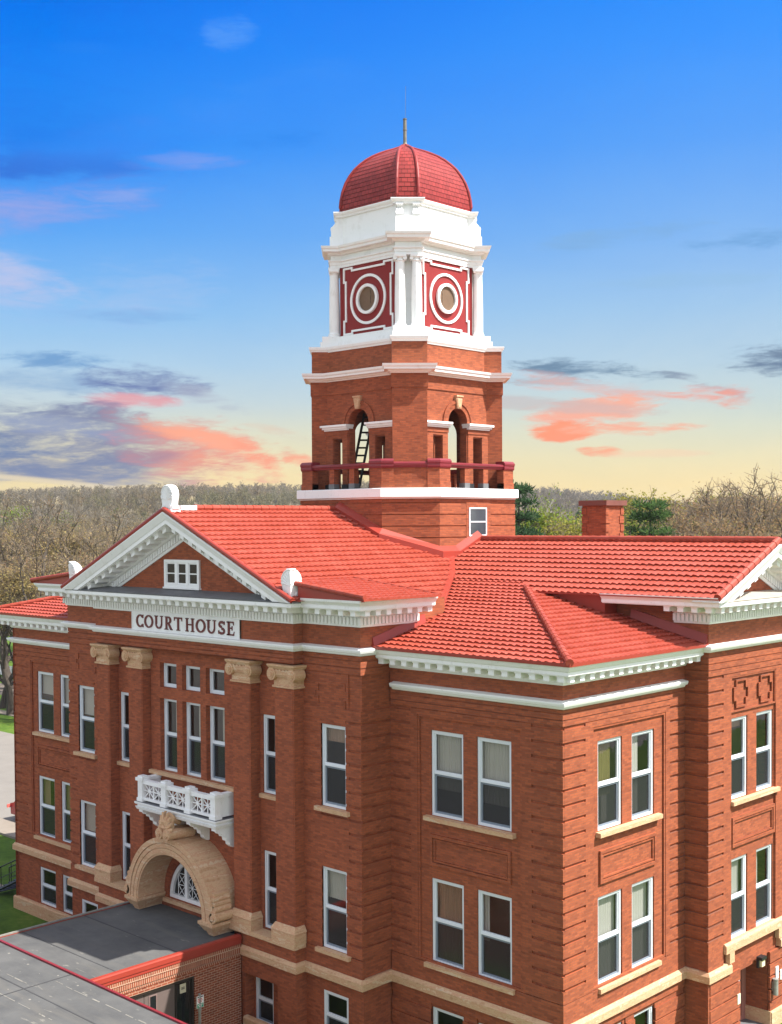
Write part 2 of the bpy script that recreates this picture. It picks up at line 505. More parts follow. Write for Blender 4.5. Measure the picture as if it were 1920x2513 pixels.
def screen_fn(k, b):
    out = [n for n in k.n if n.type == 'OUTPUT_MATERIAL'][0]
    k.n.remove(b)
    tr = k.node('ShaderNodeBsdfTransparent')
    tr.inputs[0].default_value = (0.55, 0.56, 0.57, 1)
    df = k.node('ShaderNodeBsdfDiffuse')
    df.inputs[0].default_value = (0.035, 0.037, 0.040, 1)
    gl = k.node('ShaderNodeBsdfGlossy')
    gl.inputs['Roughness'].default_value = 0.12
    mx = k.node('ShaderNodeMixShader')
    mx.inputs[0].default_value = 0.55
    k.l.new(tr.outputs[0], mx.inputs[1])
    k.l.new(df.outputs[0], mx.inputs[2])
    m2 = k.node('ShaderNodeMixShader')
    m2.inputs[0].default_value = 0.05
    k.l.new(mx.outputs[0], m2.inputs[1])
    k.l.new(gl.outputs[0], m2.inputs[2])
    k.l.new(m2.outputs[0], out.inputs[0])


SCREEN = mat('insect_screen', screen_fn)


# ------------------------------------------------------------------ mesh builder
class MB:
    def __init__(s):
        s.v = []
        s.f = []

    def add(s, verts, faces):
        o = len(s.v)
        s.v.extend([tuple(p) for p in verts])
        s.f.extend([tuple(i + o for i in f) for f in faces])

    def quad(s, a, b, c, d):
        s.add([a, b, c, d], [(0, 1, 2, 3)])

    def hexa(s, p):
        """p: 8 points, bottom ring 0-3 and top ring 4-7, counter-clockwise from above"""
        s.add(p, [(3, 2, 1, 0), (4, 5, 6, 7), (0, 1, 5, 4), (1, 2, 6, 5), (2, 3, 7, 6), (3, 0, 4, 7)])

    def box(s, x0, x1, y0, y1, z0, z1):
        s.hexa([(x0, y0, z0), (x1, y0, z0), (x1, y1, z0), (x0, y1, z0), (x0, y0, z1), (x1, y0, z1), (x1, y1, z1), (x0, y1, z1)])

    def prism(s, path, z0, z1):
        n = len(path)
        s.add([(x, y, z0) for x, y in path] + [(x, y, z1) for x, y in path],
              [tuple(range(n - 1, -1, -1)), tuple(range(n, 2 * n))] + [(i, (i + 1) % n, (i + 1) % n + n, i + n) for i in range(n)])

    def tube(s, pts, rad, n=8, caps=True):
        pts = [Vector(p) for p in pts]
        if not hasattr(rad, '__len__'):
            rad = [rad] * len(pts)
        vs = []
        up = Vector((0, 0, 1))
        for i, p in enumerate(pts):
            t = (pts[min(i + 1, len(pts) - 1)] - pts[max(i - 1, 0)])
            t.normalize()
            a = t.cross(up)
            if a.length < 1e-3:
                a = t.cross(Vector((1, 0, 0)))
            a.normalize()
            b = t.cross(a)
            for j in range(n):
                w = 2 * math.pi * j / n
                vs.append(p + (a * math.cos(w) + b * math.sin(w)) * rad[i])
        fs = []
        for i in range(len(pts) - 1):
            for j in range(n):
                fs.append((i * n + j, i * n + (j + 1) % n, (i + 1) * n + (j + 1) % n, (i + 1) * n + j))
        if caps:
            fs.append(tuple(range(n)))
            fs.append(tuple((len(pts) - 1) * n + j for j in range(n - 1, -1, -1)))
        s.add(vs, fs)

    def lathe(s, prof, c, n=20):
        """prof: (radius, z) pairs about a vertical axis through c=(x, y)"""
        vs = []
        for r, z in prof:
            for j in range(n):
                w = 2 * math.pi * j / n
                vs.append((c[0] + r * math.cos(w), c[1] + r * math.sin(w), z))
        fs = []
        for i in range(len(prof) - 1):
            for j in range(n):
                fs.append((i * n + j, i * n + (j + 1) % n, (i + 1) * n + (j + 1) % n, (i + 1) * n + j))
        fs.append(tuple(range(n - 1, -1, -1)))
        fs.append(tuple((len(prof) - 1) * n + j for j in range(n)))
        s.add(vs, fs)

    def sweep(s, prof, path, closed=False):
        """prof: closed (out, z) polygon swept along a level path, outside on the right hand"""
        n = len(path)
        P = [Vector((p[0], p[1])) for p in path]

        def nrm(a, b):
            d = (b - a).normalized()
            return Vector((d.y, -d.x))
        offs = []
        for i in range(n):
            if closed or 0 < i < n - 1:
                n1 = nrm(P[i - 1], P[i])
                n2 = nrm(P[i], P[(i + 1) % n])
                mm = (n1 + n2)
                mm = mm / max(1e-6, (1 + n1.dot(n2)))
            elif i == 0:
                mm = nrm(P[0], P[1])
            else:
                mm = nrm(P[n - 2], P[n - 1])
            offs.append(mm)
        k = len(prof)
        vs = []
        for i in range(n):
            for o, z in prof:
                q = P[i] + offs[i] * o
                vs.append((q.x, q.y, z))
        fs = []
        for i in range(n if closed else n - 1):
            i2 = (i + 1) % n
            for j in range(k):
                fs.append((i * k + j, i2 * k + j, i2 * k + (j + 1) % k, i * k + (j + 1) % k))
        if not closed:
            fs.append(tuple(range(k)))
            fs.append(tuple((n - 1) * k + j for j in range(k - 1, -1, -1)))
        s.add(vs, fs)

    def make(s, name, material, parent=None, smooth=False, recalc=True):
        me = bpy.data.meshes.new(name)
        me.from_pydata(s.v, [], s.f)
        bm = bmesh.new()
        bm.from_mesh(me)
        if recalc:
            bmesh.ops.recalc_face_normals(bm, faces=bm.faces)
        bm.to_mesh(me)
        bm.free()
        me.materials.append(material)
        if smooth:
            me.polygons.foreach_set('use_smooth', [True] * len(me.polygons))
        me.update()
        o = bpy.data.objects.new(name, me)
        COL.objects.link(o)
        if parent is not None:
            o.parent = parent
            if parent.type == 'EMPTY':
                o.matrix_parent_inverse = Matrix.Translation(-parent.location)
        return o


def make_split(mb, name, material, parent=None):
    """one object for every cluster of pieces that touch"""
    n = len(mb.v)
    par = list(range(n))

    def find(i):
        while par[i] != i:
            par[i] = par[par[i]]
            i = par[i]
        return i
    for f in mb.f:
        a = find(f[0])
        for j in f[1:]:
            par[find(j)] = a
    comp = {}
    for i in range(n):
        comp.setdefault(find(i), []).append(i)
    boxes = []
    for k, ids in comp.items():
        P = [mb.v[i] for i in ids]
        boxes.append((k, [min(p[a] for p in P) - 0.012 for a in range(3)], [max(p[a] for p in P) + 0.012 for a in range(3)]))
    for i in range(len(boxes)):
        for j in range(i):
            a, b = boxes[i], boxes[j]
            if all(a[1][k] <= b[2][k] and b[1][k] <= a[2][k] for k in range(3)):
                par[find(a[0])] = find(b[0])
    groups = {}
    for f in mb.f:
        groups.setdefault(find(f[0]), []).append(f)
    out = []
    for fs in groups.values():
        ids = sorted({i for f in fs for i in f})
        ix = {i: k for k, i in enumerate(ids)}
        q = MB()
        q.v = [mb.v[i] for i in ids]
        q.f = [tuple(ix[i] for i in f) for f in fs]
        out.append(q.make(name, material, parent))
    return out


class Face:
    """a vertical wall plane: u along it, d outwards, z up"""
    def __init__(s, ox, oy, ux, uy):
        s.o = (ox, oy)
        s.u = (ux, uy)
        s.n = (uy, -ux)

    def p(s, u, d, z):
        return (s.o[0] + s.u[0] * u + s.n[0] * d, s.o[1] + s.u[1] * u + s.n[1] * d, z)

    def xy(s, u, d):
        return s.p(u, d, 0)[:2]


def fbox(mb, F, u0, u1, d0, d1, z0, z1):
    mb.hexa([F.p(u0, d1, z0), F.p(u1, d1, z0), F.p(u1, d0, z0), F.p(u0, d0, z0),
             F.p(u0, d1, z1), F.p(u1, d1, z1), F.p(u1, d0, z1), F.p(u0, d0, z1)])


def fprism(mb, F, pts, d0, d1):
    """polygon in (u, z) extruded between depths"""
    n = len(pts)
    mb.add([F.p(u, d0, z) for u, z in pts] + [F.p(u, d1, z) for u, z in pts],
           [tuple(range(n)), tuple(range(2 * n - 1, n - 1, -1))] + [(i, (i + 1) % n, (i + 1) % n + n, i + n) for i in range(n)])


def frame_rect(mb, F, u0, u1, z0, z1, w, d0, d1):
    fbox(mb, F, u0, u0 + w, d0, d1, z0, z1)
    fbox(mb, F, u1 - w, u1, d0, d1, z0, z1)
    fbox(mb, F, u0 + w, u1 - w, d0, d1, z0, z0 + w)
    fbox(mb, F, u0 + w, u1 - w, d0, d1, z1 - w, z1)


def wallsheet(mb, F, u0, u1, z0, z1, holes=(), d=0.0, rev=0.14, thick=False):
    """sheet with openings (ua, ub, za, zb[, arch]) and their reveals; thick adds the inner face"""
    us = sorted({u0, u1} | {h[0] for h in holes} | {h[1] for h in holes})
    zs = sorted({z0, z1} | {h[2] for h in holes} | {h[3] for h in holes})
    us = [u for u in us if u0 <= u <= u1]
    zs = [z for z in zs if z0 <= z <= z1]
    for dd in ((d, d - rev) if thick else (d,)):
        for i in range(len(us) - 1):
            for j in range(len(zs) - 1):
                um, zm = (us[i] + us[i + 1]) / 2, (zs[j] + zs[j + 1]) / 2
                if any(h[0] < um < h[1] and h[2] < zm < h[3] for h in holes):
                    continue
                mb.quad(F.p(us[i], dd, zs[j]), F.p(us[i + 1], dd, zs[j]), F.p(us[i + 1], dd, zs[j + 1]), F.p(us[i], dd, zs[j + 1]))
    for h in holes:
        a, b, c, e = h[:4]
        d2 = d - rev
        if len(h) > 4:      # round arch, top of the hole is the crown
            r = (b - a) / 2
            zc = e - r
            n = 18
            arc = [((a + b) / 2 - r * math.cos(math.pi * i / n), zc + r * math.sin(math.pi * i / n)) for i in range(n + 1)]
            for dd in ((d, d2) if thick else (d,)):
                for i in range(n):
                    mb.quad(F.p(arc[i][0], dd, arc[i][1]), F.p(arc[i + 1][0], dd, arc[i + 1][1]), F.p(arc[i + 1][0], dd, e), F.p(arc[i][0], dd, e))
            for i in range(n):
                mb.quad(F.p(arc[i][0], d, arc[i][1]), F.p(arc[i + 1][0], d, arc[i + 1][1]), F.p(arc[i + 1][0], d2, arc[i + 1][1]), F.p(arc[i][0], d2, arc[i][1]))
            top = zc
        else:
            top = e
            mb.quad(F.p(a, d, e), F.p(b, d, e), F.p(b, d2, e), F.p(a, d2, e))
        mb.quad(F.p(a, d, c), F.p(b, d, c), F.p(b, d2, c), F.p(a, d2, c))
        mb.quad(F.p(a, d, c), F.p(a, d, top), F.p(a, d2, top), F.p(a, d2, c))
        mb.quad(F.p(b, d, c), F.p(b, d, top), F.p(b, d2, top), F.p(b, d2, c))


def empty(name, loc, label, cat, group=None):
    o = bpy.data.objects.new(name, None)
    o.location = loc
    o.empty_display_size = 0.5
    COL.objects.link(o)
    o['label'] = label
    o['category'] = cat
    if group:
        o['group'] = group
    return o


def tag(o, label, cat, group=None):
    o['label'] = label
    o['category'] = cat
    if group:
        o['group'] = group
    return o



# ================================================================== the courthouse
XC = -14.5                     # axis of the front gable
YC2 = 9.22                     # axis of the side gable
COURT = empty('courthouse', (XC, YC2, 0), 'red brick courthouse with red tile roof, white cornices and domed clock tower', 'courthouse')

FW = Face(0, 0, 1, 0)          # corner wings, front (u = x)
FL = Face(0, -1.27, 1, 0)      # front pavilion, outer bays
FC = Face(0, -1.66, 1, 0)      # front pavilion, pilaster plane
FB = Face(0, -1.35, 1, 0)      # recessed middle bay
RW = Face(0, 0, 0, 1)          # right wing (u = y)
RP = Face(0.81, 0, 0, 1)       # right pavilion
PS = Face(-6.45, 0, 0, 1)      # pavilion side
PSL = Face(-22.55, 0, 0, -1)   # other pavilion side
RS = Face(0, 6.31, 1, 0)       # near side of the right pavilion
LW = Face(-29.0, 0, 0, -1)     # left end wall
XL = -29.0
mir = lambda x: 2 * XC - x

W2 = (7.87, 10.42)
W1 = (3.47, 6.0)
W0 = (0.58, 2.13)
FWW = [(-4.86, -3.6), (-3.09, -1.83)]
LWW = [(mir(b), mir(a)) for a, b in FWW][::-1]
RWW = [(1.76, 2.98), (3.49, 4.69)]
RPW = [(7.77, 8.88), (9.47, 10.59)]
FLW = [(-8.22, -7.12)]
FLWL = [(mir(-7.12), mir(-8.22))]
NARR = [(-10.96, -10.02)]
NARL = [(-19.04, -18.10)]

walls = MB()


def holes(cols, rows):
    return [(a, b, c, e) for a, b in cols for c, e in rows]


R3 = [W2, W1, W0]
# plinth-to-eaves sheets; panels lie 5 cm behind the quoined skin
wallsheet(walls, FW, -6.45, 0.0, 0, 12.8, holes(FWW, R3), d=-0.08, rev=0.12)
wallsheet(walls, FW, XL, -22.55, 0, 12.8, holes(LWW, R3), d=-0.08, rev=0.12)
wallsheet(walls, RW, 0.0, 6.31, 0, 12.8, holes(RWW, R3), d=-0.08, rev=0.12)
wallsheet(walls, RP, 6.31, 12.13, 0, 14.25, holes(RPW, [W2, W1]) + [(8.26, 10.24, 0.1, 2.36)], d=-0.08, rev=0.12)
wallsheet(walls, FL, -9.0, -6.45, 0, 14.2, holes(FLW, R3), d=-0.06, rev=0.10)
wallsheet(walls, FL, -22.55, -20.0, 0, 14.2, holes(FLWL, R3), d=-0.06, rev=0.10)
wallsheet(walls, FL, -12.6, -9.0, 0, 12.25, holes(NARR, [W2, W1]) + [(-11.46, -10.54, 0.26, 1.82)], d=0.0, rev=0.12)
wallsheet(walls, FL, -20.0, -16.5, 0, 12.25, holes(NARL, [W2, W1]), d=0.0, rev=0.12)
MIDW = [(-16.44, -15.47), (-15.14, -14.13), (-13.82, -12.82)]
FAN = (XC - 1.62, XC + 1.62, 3.42, 5.04, 'arch')
wallsheet(walls, FB, -17.0, -12.1, 3.0, 12.25, holes(MIDW, [(7.87, 10.44), (10.83, 11.70)]) + [FAN], d=0.0, rev=0.26)
wallsheet(walls, FC, -19.95, -9.05, 12.2, 14.4, (), d=-0.06, rev=0.1)
fprism(walls, FC, [(-18.72, 14.25), (-10.28, 14.25), (XC, 16.12)], -0.5, 0.02)
# soffit of the frieze over the recessed bays, side returns of the frieze
walls.quad((-20.0, -1.66, 12.2), (-9.0, -1.66, 12.2), (-9.0, -1.2, 12.2), (-20.0, -1.2, 12.2))
walls.sweep([(-0.1, 12.63), (0, 12.63), (0, 13.6), (-0.1, 13.6)], [(-20.0, -1.2), (-20.0, -1.66), (-9.0, -1.66), (-9.0, -1.2)])
# pavilion sides
wallsheet(walls, PS, -1.21, 2.6, 0, 14.2, (), d=-0.06)
wallsheet(walls, PSL, -2.6, 1.21, 0, 14.2, (), d=-0.06)
wallsheet(walls, RS, -2.6, 0.76, 0, 14.25, (), d=-0.06)
# unseen sides
wallsheet(walls, LW, -18.44, 0.05, 0, 12.8, (), d=-0.08)
RB = Face(0, 18.44, -1, 0)
wallsheet(walls, RB, 0.05, 29.0, 0, 12.8, (), d=0.0)
RBW = [(2 * YC2 - b, 2 * YC2 - a) for a, b in RWW][::-1]
wallsheet(walls, RW, 12.13, 18.44, 0, 12.8, holes(RBW, R3), d=-0.08, rev=0.12)
RS2 = Face(0, 12.13, -1, 0)
wallsheet(walls, RS2, -0.76, 2.6, 0, 14.25, (), d=0.0)
fprism(walls, RP, [(6.7, 14.25), (11.74, 14.25), (YC2, 15.35)], -0.5, 0.02)
# base course under the pilasters (wall below the pedestals)
walls.box(-20.0, -17.42, -1.66, -1.2, 0, 3.32)
walls.box(-11.66, -9.0, -1.66, -1.2, 1.95, 3.32)
walls.box(-9.9, -9.0, -1.64, -1.2, 0, 1.95)
walls.box(-11.66, -11.5, -1.64, -1.2, 0, 1.95)

# quoined corners: raised blocks with sunk courses between them
QG, QP = 0.08, 0.42


def quoins(path_pts, z_top, z_bot, inset=0.05, step=QP):
    z = z_top
    while z - step > z_bot - 0.02:
        zt, zb = z - QG, z - step
        walls.sweep([(-0.09, zb), (-0.004, zb), (-0.004, zt), (-0.09, zt)], path_pts)
        z -= step
    walls.sweep([(-0.10, z_bot + 0.001), (-inset, z_bot + 0.001), (-inset, z_top - 0.001), (-0.10, z_top - 0.001)], path_pts)


def skin(F, u0, u1, z0, z1, d1=0.0):
    fbox(walls, F, u0, u1, -0.09, d1, z0, z1)


ZQ = 11.02
quoins([(-1.07, 0), (0, 0), (0, 1.07)], ZQ, 3.42)
quoins([(XL, 1.07), (XL, 0), (XL + 1.07, 0)], ZQ, 3.42)
quoins([(-7.0, -1.27), (-6.45, -1.27), (-6.45, 0), (-5.62, 0)], ZQ, 3.42)
quoins([(-23.38, 0), (-22.55, 0), (-22.55, -1.27), (-22.0, -1.27)], ZQ, 3.42)
quoins([(0, 5.46), (0, 6.31), (0.81, 6.31), (0.81, 7.24)], ZQ + 0.82, 3.46)
quoins([(0.81, 11.2), (0.81, 12.13), (0, 12.13)], ZQ + 0.82, 3.46)
# plain skin round the tall window panels
for F, a, b, c, e in ((FW, -6.37, -5.62, -5.34, -1.40), (FW, -23.6, -23.38, -23.66, -27.60), (RW, 5.27, 5.46, 1.42, 5.20)):
    pass
def panel_frame(F, ua, ub, qa, qb, ztop=10.86, zbot=3.46):
    """skin left over between quoins and the sunk window panel"""
    skin(F, qa, ua, zbot, ZQ, -0.006)
    skin(F, ub, qb, zbot, ZQ, -0.006)
    skin(F, ua, ub, ztop, ZQ, -0.006)
    frame_rect(walls, F, ua + 0.003, ub - 0.003, zbot, ztop, 0.07, -0.09, -0.022)


panel_frame(FW, -5.34, -1.40, -5.62, -1.07)
panel_frame(FW, mir(-1.40), mir(-5.34), XL + 1.07, mir(-5.62))
panel_frame(RW, 1.40, 5.22, 1.07, 5.46)
# three string courses under the belt, corner to corner
def strings(path, z0, z1, n=3):
    h = (z1 - z0) / n
    for i in range(n):
        walls.sweep([(-0.09, z0 + i * h + 0.028), (0.0, z0 + i * h + 0.028), (0.0, z0 + (i + 1) * h), (-0.09, z0 + (i + 1) * h)], path)
    walls.sweep([(-0.10, z0 + 0.002), (-0.03, z0 + 0.002), (-0.03, z1 - 0.002), (-0.10, z1 - 0.002)], path)


WINGPATH = [(-6.45, 0), (0, 0), (0, 6.31)]
WINGPATHL = [(XL, 18.4), (XL, 0), (-22.55, 0)]
strings(WINGPATH, ZQ, 11.55)
strings(WINGPATHL, ZQ, 11.55)
strings([(-9.0, -1.27), (-6.45, -1.27), (-6.45, 0.4)], 12.0, 12.64, 3)
strings([(-22.55, 0.4), (-22.55, -1.27), (-20.0, -1.27)], 12.0, 12.64, 3)
strings([(-20.0, -1.2), (-20.0, -1.66), (-9.0, -1.66), (-9.0, -1.2)], 12.21, 12.62, 3)
strings([(0, 6.31), (0.81, 6.31), (0.81, 12.13), (0, 12.13)], ZQ + 0.82, 12.62, 4)
# frieze brick
walls.sweep([(-0.1, 11.6), (0, 11.6), (0, 12.3), (-0.1, 12.3)], WINGPATH)
walls.sweep([(-0.1, 11.6), (0, 11.6), (0, 12.3), (-0.1, 12.3)], WINGPATHL)
walls.sweep([(-0.1, 12.63), (0, 12.63), (0, 13.6), (-0.1, 13.6)], [(-9.0, -1.27), (-6.45, -1.27), (-6.45, 2.0)])
walls.sweep([(-0.1, 12.63), (0, 12.63), (0, 13.6), (-0.1, 13.6)], [(-22.55, 2.0), (-22.55, -1.27), (-20.0, -1.27)])
walls.sweep([(-0.1, 12.63), (0, 12.63), (0, 13.6), (-0.1, 13.6)], [(-2.5, 6.31), (0.81, 6.31), (0.81, 12.13), (0, 12.13)])
# quoin-like grooved brick between upper window and corner on the outer bays, plain skin elsewhere
def skinrows(F, u0, u1, z0, z1, d1=-0.004):
    z = ZQ
    while z > z0:
        zt, zb = min(z - QG, z1), max(z - QP, z0)
        if zt - zb > 0.05 and zt > z0 and zb < z1:
            fbox(walls, F, u0, u1, -0.09, d1, zb, zt)
        z -= QP
    fbox(walls, F, u0, u1, -0.10, -0.028, z0, z1)


for a, b in ((-9.0, -8.22), (-7.12, -7.0), (-22.0, mir(-7.12)), (mir(-8.22), -20.0)):
    skinrows(FL, a, b, 7.6, ZQ)
    skinrows(FL, a, b, 3.42, 6.3)
for a, b in ((-9.0, -7.0), (-22.0, -20.0)):
    skin(FL, a, b, 6.3, 7.6, -0.004)
    skin(FL, a, b, ZQ, 12.0, -0.02)
for a, b in ((-8.22, -7.12), (mir(-7.12), mir(-8.22))):
    skin(FL, a, b, 10.42, ZQ, -0.004)
    skin(FL, a, b, 6.0, 6.3, -0.004)
# lower storey skin
for F, a, b in ((FW, -6.45, 0.0), (FW, XL, -22.55)):
    pass


def eared(F, u0, u1, z0, z1, d=0.03, w=0.07, ear=0.14):
    """moulded panel with notched corners"""
    pts_o = [(u0, z0 + ear * 1.6), (u0 + ear, z0 + ear * 1.6), (u0 + ear, z0), (u1 - ear, z0), (u1 - ear, z0 + ear * 1.6), (u1, z0 + ear * 1.6),
             (u1, z1 - ear * 1.6), (u1 - ear, z1 - ear * 1.6), (u1 - ear, z1), (u0 + ear, z1), (u0 + ear, z1 - ear * 1.6), (u0, z1 - ear * 1.6)]
    n = len(pts_o)
    uc, zc = (u0 + u1) / 2, (z0 + z1) / 2
    pi = [(u + (w if u < uc else -w), z + (w if z < zc else -w)) for u, z in pts_o]
    for i in range(n):
        j = (i + 1) % n
        a, b, c, e = pts_o[i], pts_o[j], pi[j], pi[i]
        walls.add([F.p(*_q(a, -0.06)), F.p(*_q(b, -0.06)), F.p(*_q(c, -0.06)), F.p(*_q(e, -0.06)),
                   F.p(*_q(a, d)), F.p(*_q(b, d)), F.p(*_q(c, d)), F.p(*_q(e, d))],
                  [(3, 2, 1, 0), (4, 5, 6, 7), (0, 1, 5, 4), (2, 3, 7, 6)] + ([(1, 2, 6, 5), (3, 0, 4, 7)] if False else []))


def _q(p, d):
    return (p[0], d, p[1])


eared(FL, -8.50, -6.98, 10.98, 11.72, 0.012)
eared(FL, mir(-6.98), mir(-8.50), 10.98, 11.72, 0.012)
eared(RP, 7.9, 8.85, 10.74, 11.62, -0.012, 0.06)
eared(RP, 9.5, 10.45, 10.74, 11.62, -0.012, 0.06)
# sunk spandrel panels between the storeys
for F, a, b in ((FW, -4.87, -1.82), (FW, mir(-1.82), mir(-4.87)), (RW, 1.8, 4.72), (RP, 7.82, 10.62)):
    frame_rect(walls, F, a, b, 6.38, 7.32, 0.10, -0.10, -0.012)
    frame_rect(walls, F, a + 0.13, b - 0.13, 6.51, 7.19, 0.05, -0.10, -0.032)
# right pavilion skin
skin(RP, 7.24, 7.72, 3.46, 11.84, -0.008)
skin(RP, 10.66, 11.2, 3.46, 11.84, -0.008)
skin(RP, 7.72, 10.66, 11.74, 11.84, -0.008)
frame_rect(walls, RP, 7.722, 10.658, 10.62, 11.738, 0.05, -0.10, -0.02)
# basement storey: grooved courses between the openings
def basement(F, u0, u1, op, z1=2.55, z0=0.5):
    segs = []
    u = u0
    for a, b in op:
        segs.append((u, a))
        u = b
    segs.append((u, u1))
    z = z1
    while z - QP > z0 - 0.3:
        for a, b in segs:
            if z > 2.3:
                continue
            fbox(walls, F, a, b, -0.09, -0.004, max(z - QP, z0), z - 0.05)
        z -= QP
    for a, b in segs:
        fbox(walls, F, a, b, -0.10, -0.045, z0, 2.25)
    fbox(walls, F, u0, u1, -0.09, -0.004, 2.25, z1 + 0.05)


basement(FW, -6.45, -0.0, FWW, 2.52)
basement(RW, 0.09, 6.31, [(2.0, 3.1), (3.54, 4.66)], 2.52)
skin(RP, 6.31, 7.24, 0.5, 3.46, -0.006)
RPB = [(6.4, 8.26), (10.24, 12.1)]
for a, b in RPB:
    z = 2.5
    while z > 0.7:
        fbox(walls, RP, a, b, -0.06, 0.02, z - 0.36, z)
        z -= 0.42
skin(FL, -9.0, -6.45, 2.6, 3.42, -0.004)
skin(FL, -22.55, -20.0, 2.6, 3.42, -0.004)
for F, a, b in ((FW, -6.45, 0.0), (FW, XL, -22.55), (RW, 0.09, 6.31)):
    skin(F, a, b, 2.7, 3.44, -0.002)
walls_obj = walls.make('wall', BRICK, COURT)

# --- interior seen dimly through the glass
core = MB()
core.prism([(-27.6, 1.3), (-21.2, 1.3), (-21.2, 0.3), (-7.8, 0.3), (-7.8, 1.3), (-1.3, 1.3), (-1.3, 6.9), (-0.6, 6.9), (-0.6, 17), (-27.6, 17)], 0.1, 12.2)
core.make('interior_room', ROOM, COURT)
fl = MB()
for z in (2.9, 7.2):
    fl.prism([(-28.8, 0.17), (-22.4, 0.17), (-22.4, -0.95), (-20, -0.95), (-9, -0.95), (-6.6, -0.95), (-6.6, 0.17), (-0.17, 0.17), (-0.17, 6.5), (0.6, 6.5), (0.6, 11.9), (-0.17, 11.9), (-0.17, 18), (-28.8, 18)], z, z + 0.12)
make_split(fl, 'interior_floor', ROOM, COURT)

# --- stone: plinth, water table, pedestals
plinth = MB()
PLP = [(-6.45, -0.02), (0, -0.02), (0, 6.31), (0.81, 6.31), (0.81, 8.26)]
plinth.sweep([(-0.1, -0.5), (0.09, -0.5), (0.09, 0.50), (0.05, 0.55), (-0.1, 0.55)], [(XL, 18.4), (XL, 0), (-22.55, 0), (-22.55, -1.27), (-20.0, -1.27), (-20.0, -1.66), (-17.5, -1.66)])
plinth.sweep([(-0.1, -0.5), (0.09, -0.5), (0.09, 0.50), (0.05, 0.55), (-0.1, 0.55)], [(-11.5, -1.66), (-9.0, -1.66), (-9.0, -1.27), (-6.45, -1.27), (-6.45, 0), (0, 0), (0, 6.31), (0.81, 6.31), (0.81, 8.26)])
plinth.sweep([(-0.1, -0.5), (0.09, -0.5), (0.09, 0.50), (0.05, 0.55), (-0.1, 0.55)], [(0.81, 10.24), (0.81, 12.13), (0, 12.13), (0, 18.4)])
make_split(plinth, 'plinth', STONE, COURT)
wt = MB()
WTP = [(-0.1, 2.55), (0.10, 2.55), (0.10, 2.76), (0.02, 2.86), (-0.1, 2.86)]
wt.sweep(WTP, [(XL, 18.4), (XL, 0), (-22.55, 0), (-22.55, -1.27), (-20.0, -1.27), (-20.0, -1.66), (-17.42, -1.66)])
wt.sweep(WTP, [(-11.62, -1.66), (-9.0, -1.66), (-9.0, -1.27), (-6.45, -1.27), (-6.45, 0), (0, 0), (0, 6.31), (0.81, 6.31), (0.81, 7.62)])
fbox(wt, RP, 7.45, 7.75, -0.05, 0.10, 2.86, 3.22)
wt.sweep([(-0.1, 3.20), (0.10, 3.20), (0.10, 3.44), (0.03, 3.5), (-0.1, 3.5)], [(0.81, 7.24), (0.81, 11.2)])
fbox(wt, RP, 10.7, 11.0, -0.05, 0.10, 2.86, 3.22)
wt.sweep(WTP, [(0.81, 10.85), (0.81, 12.13), (0, 12.13), (0, 18.4)])
make_split(wt, 'water_table', STONE, COURT)

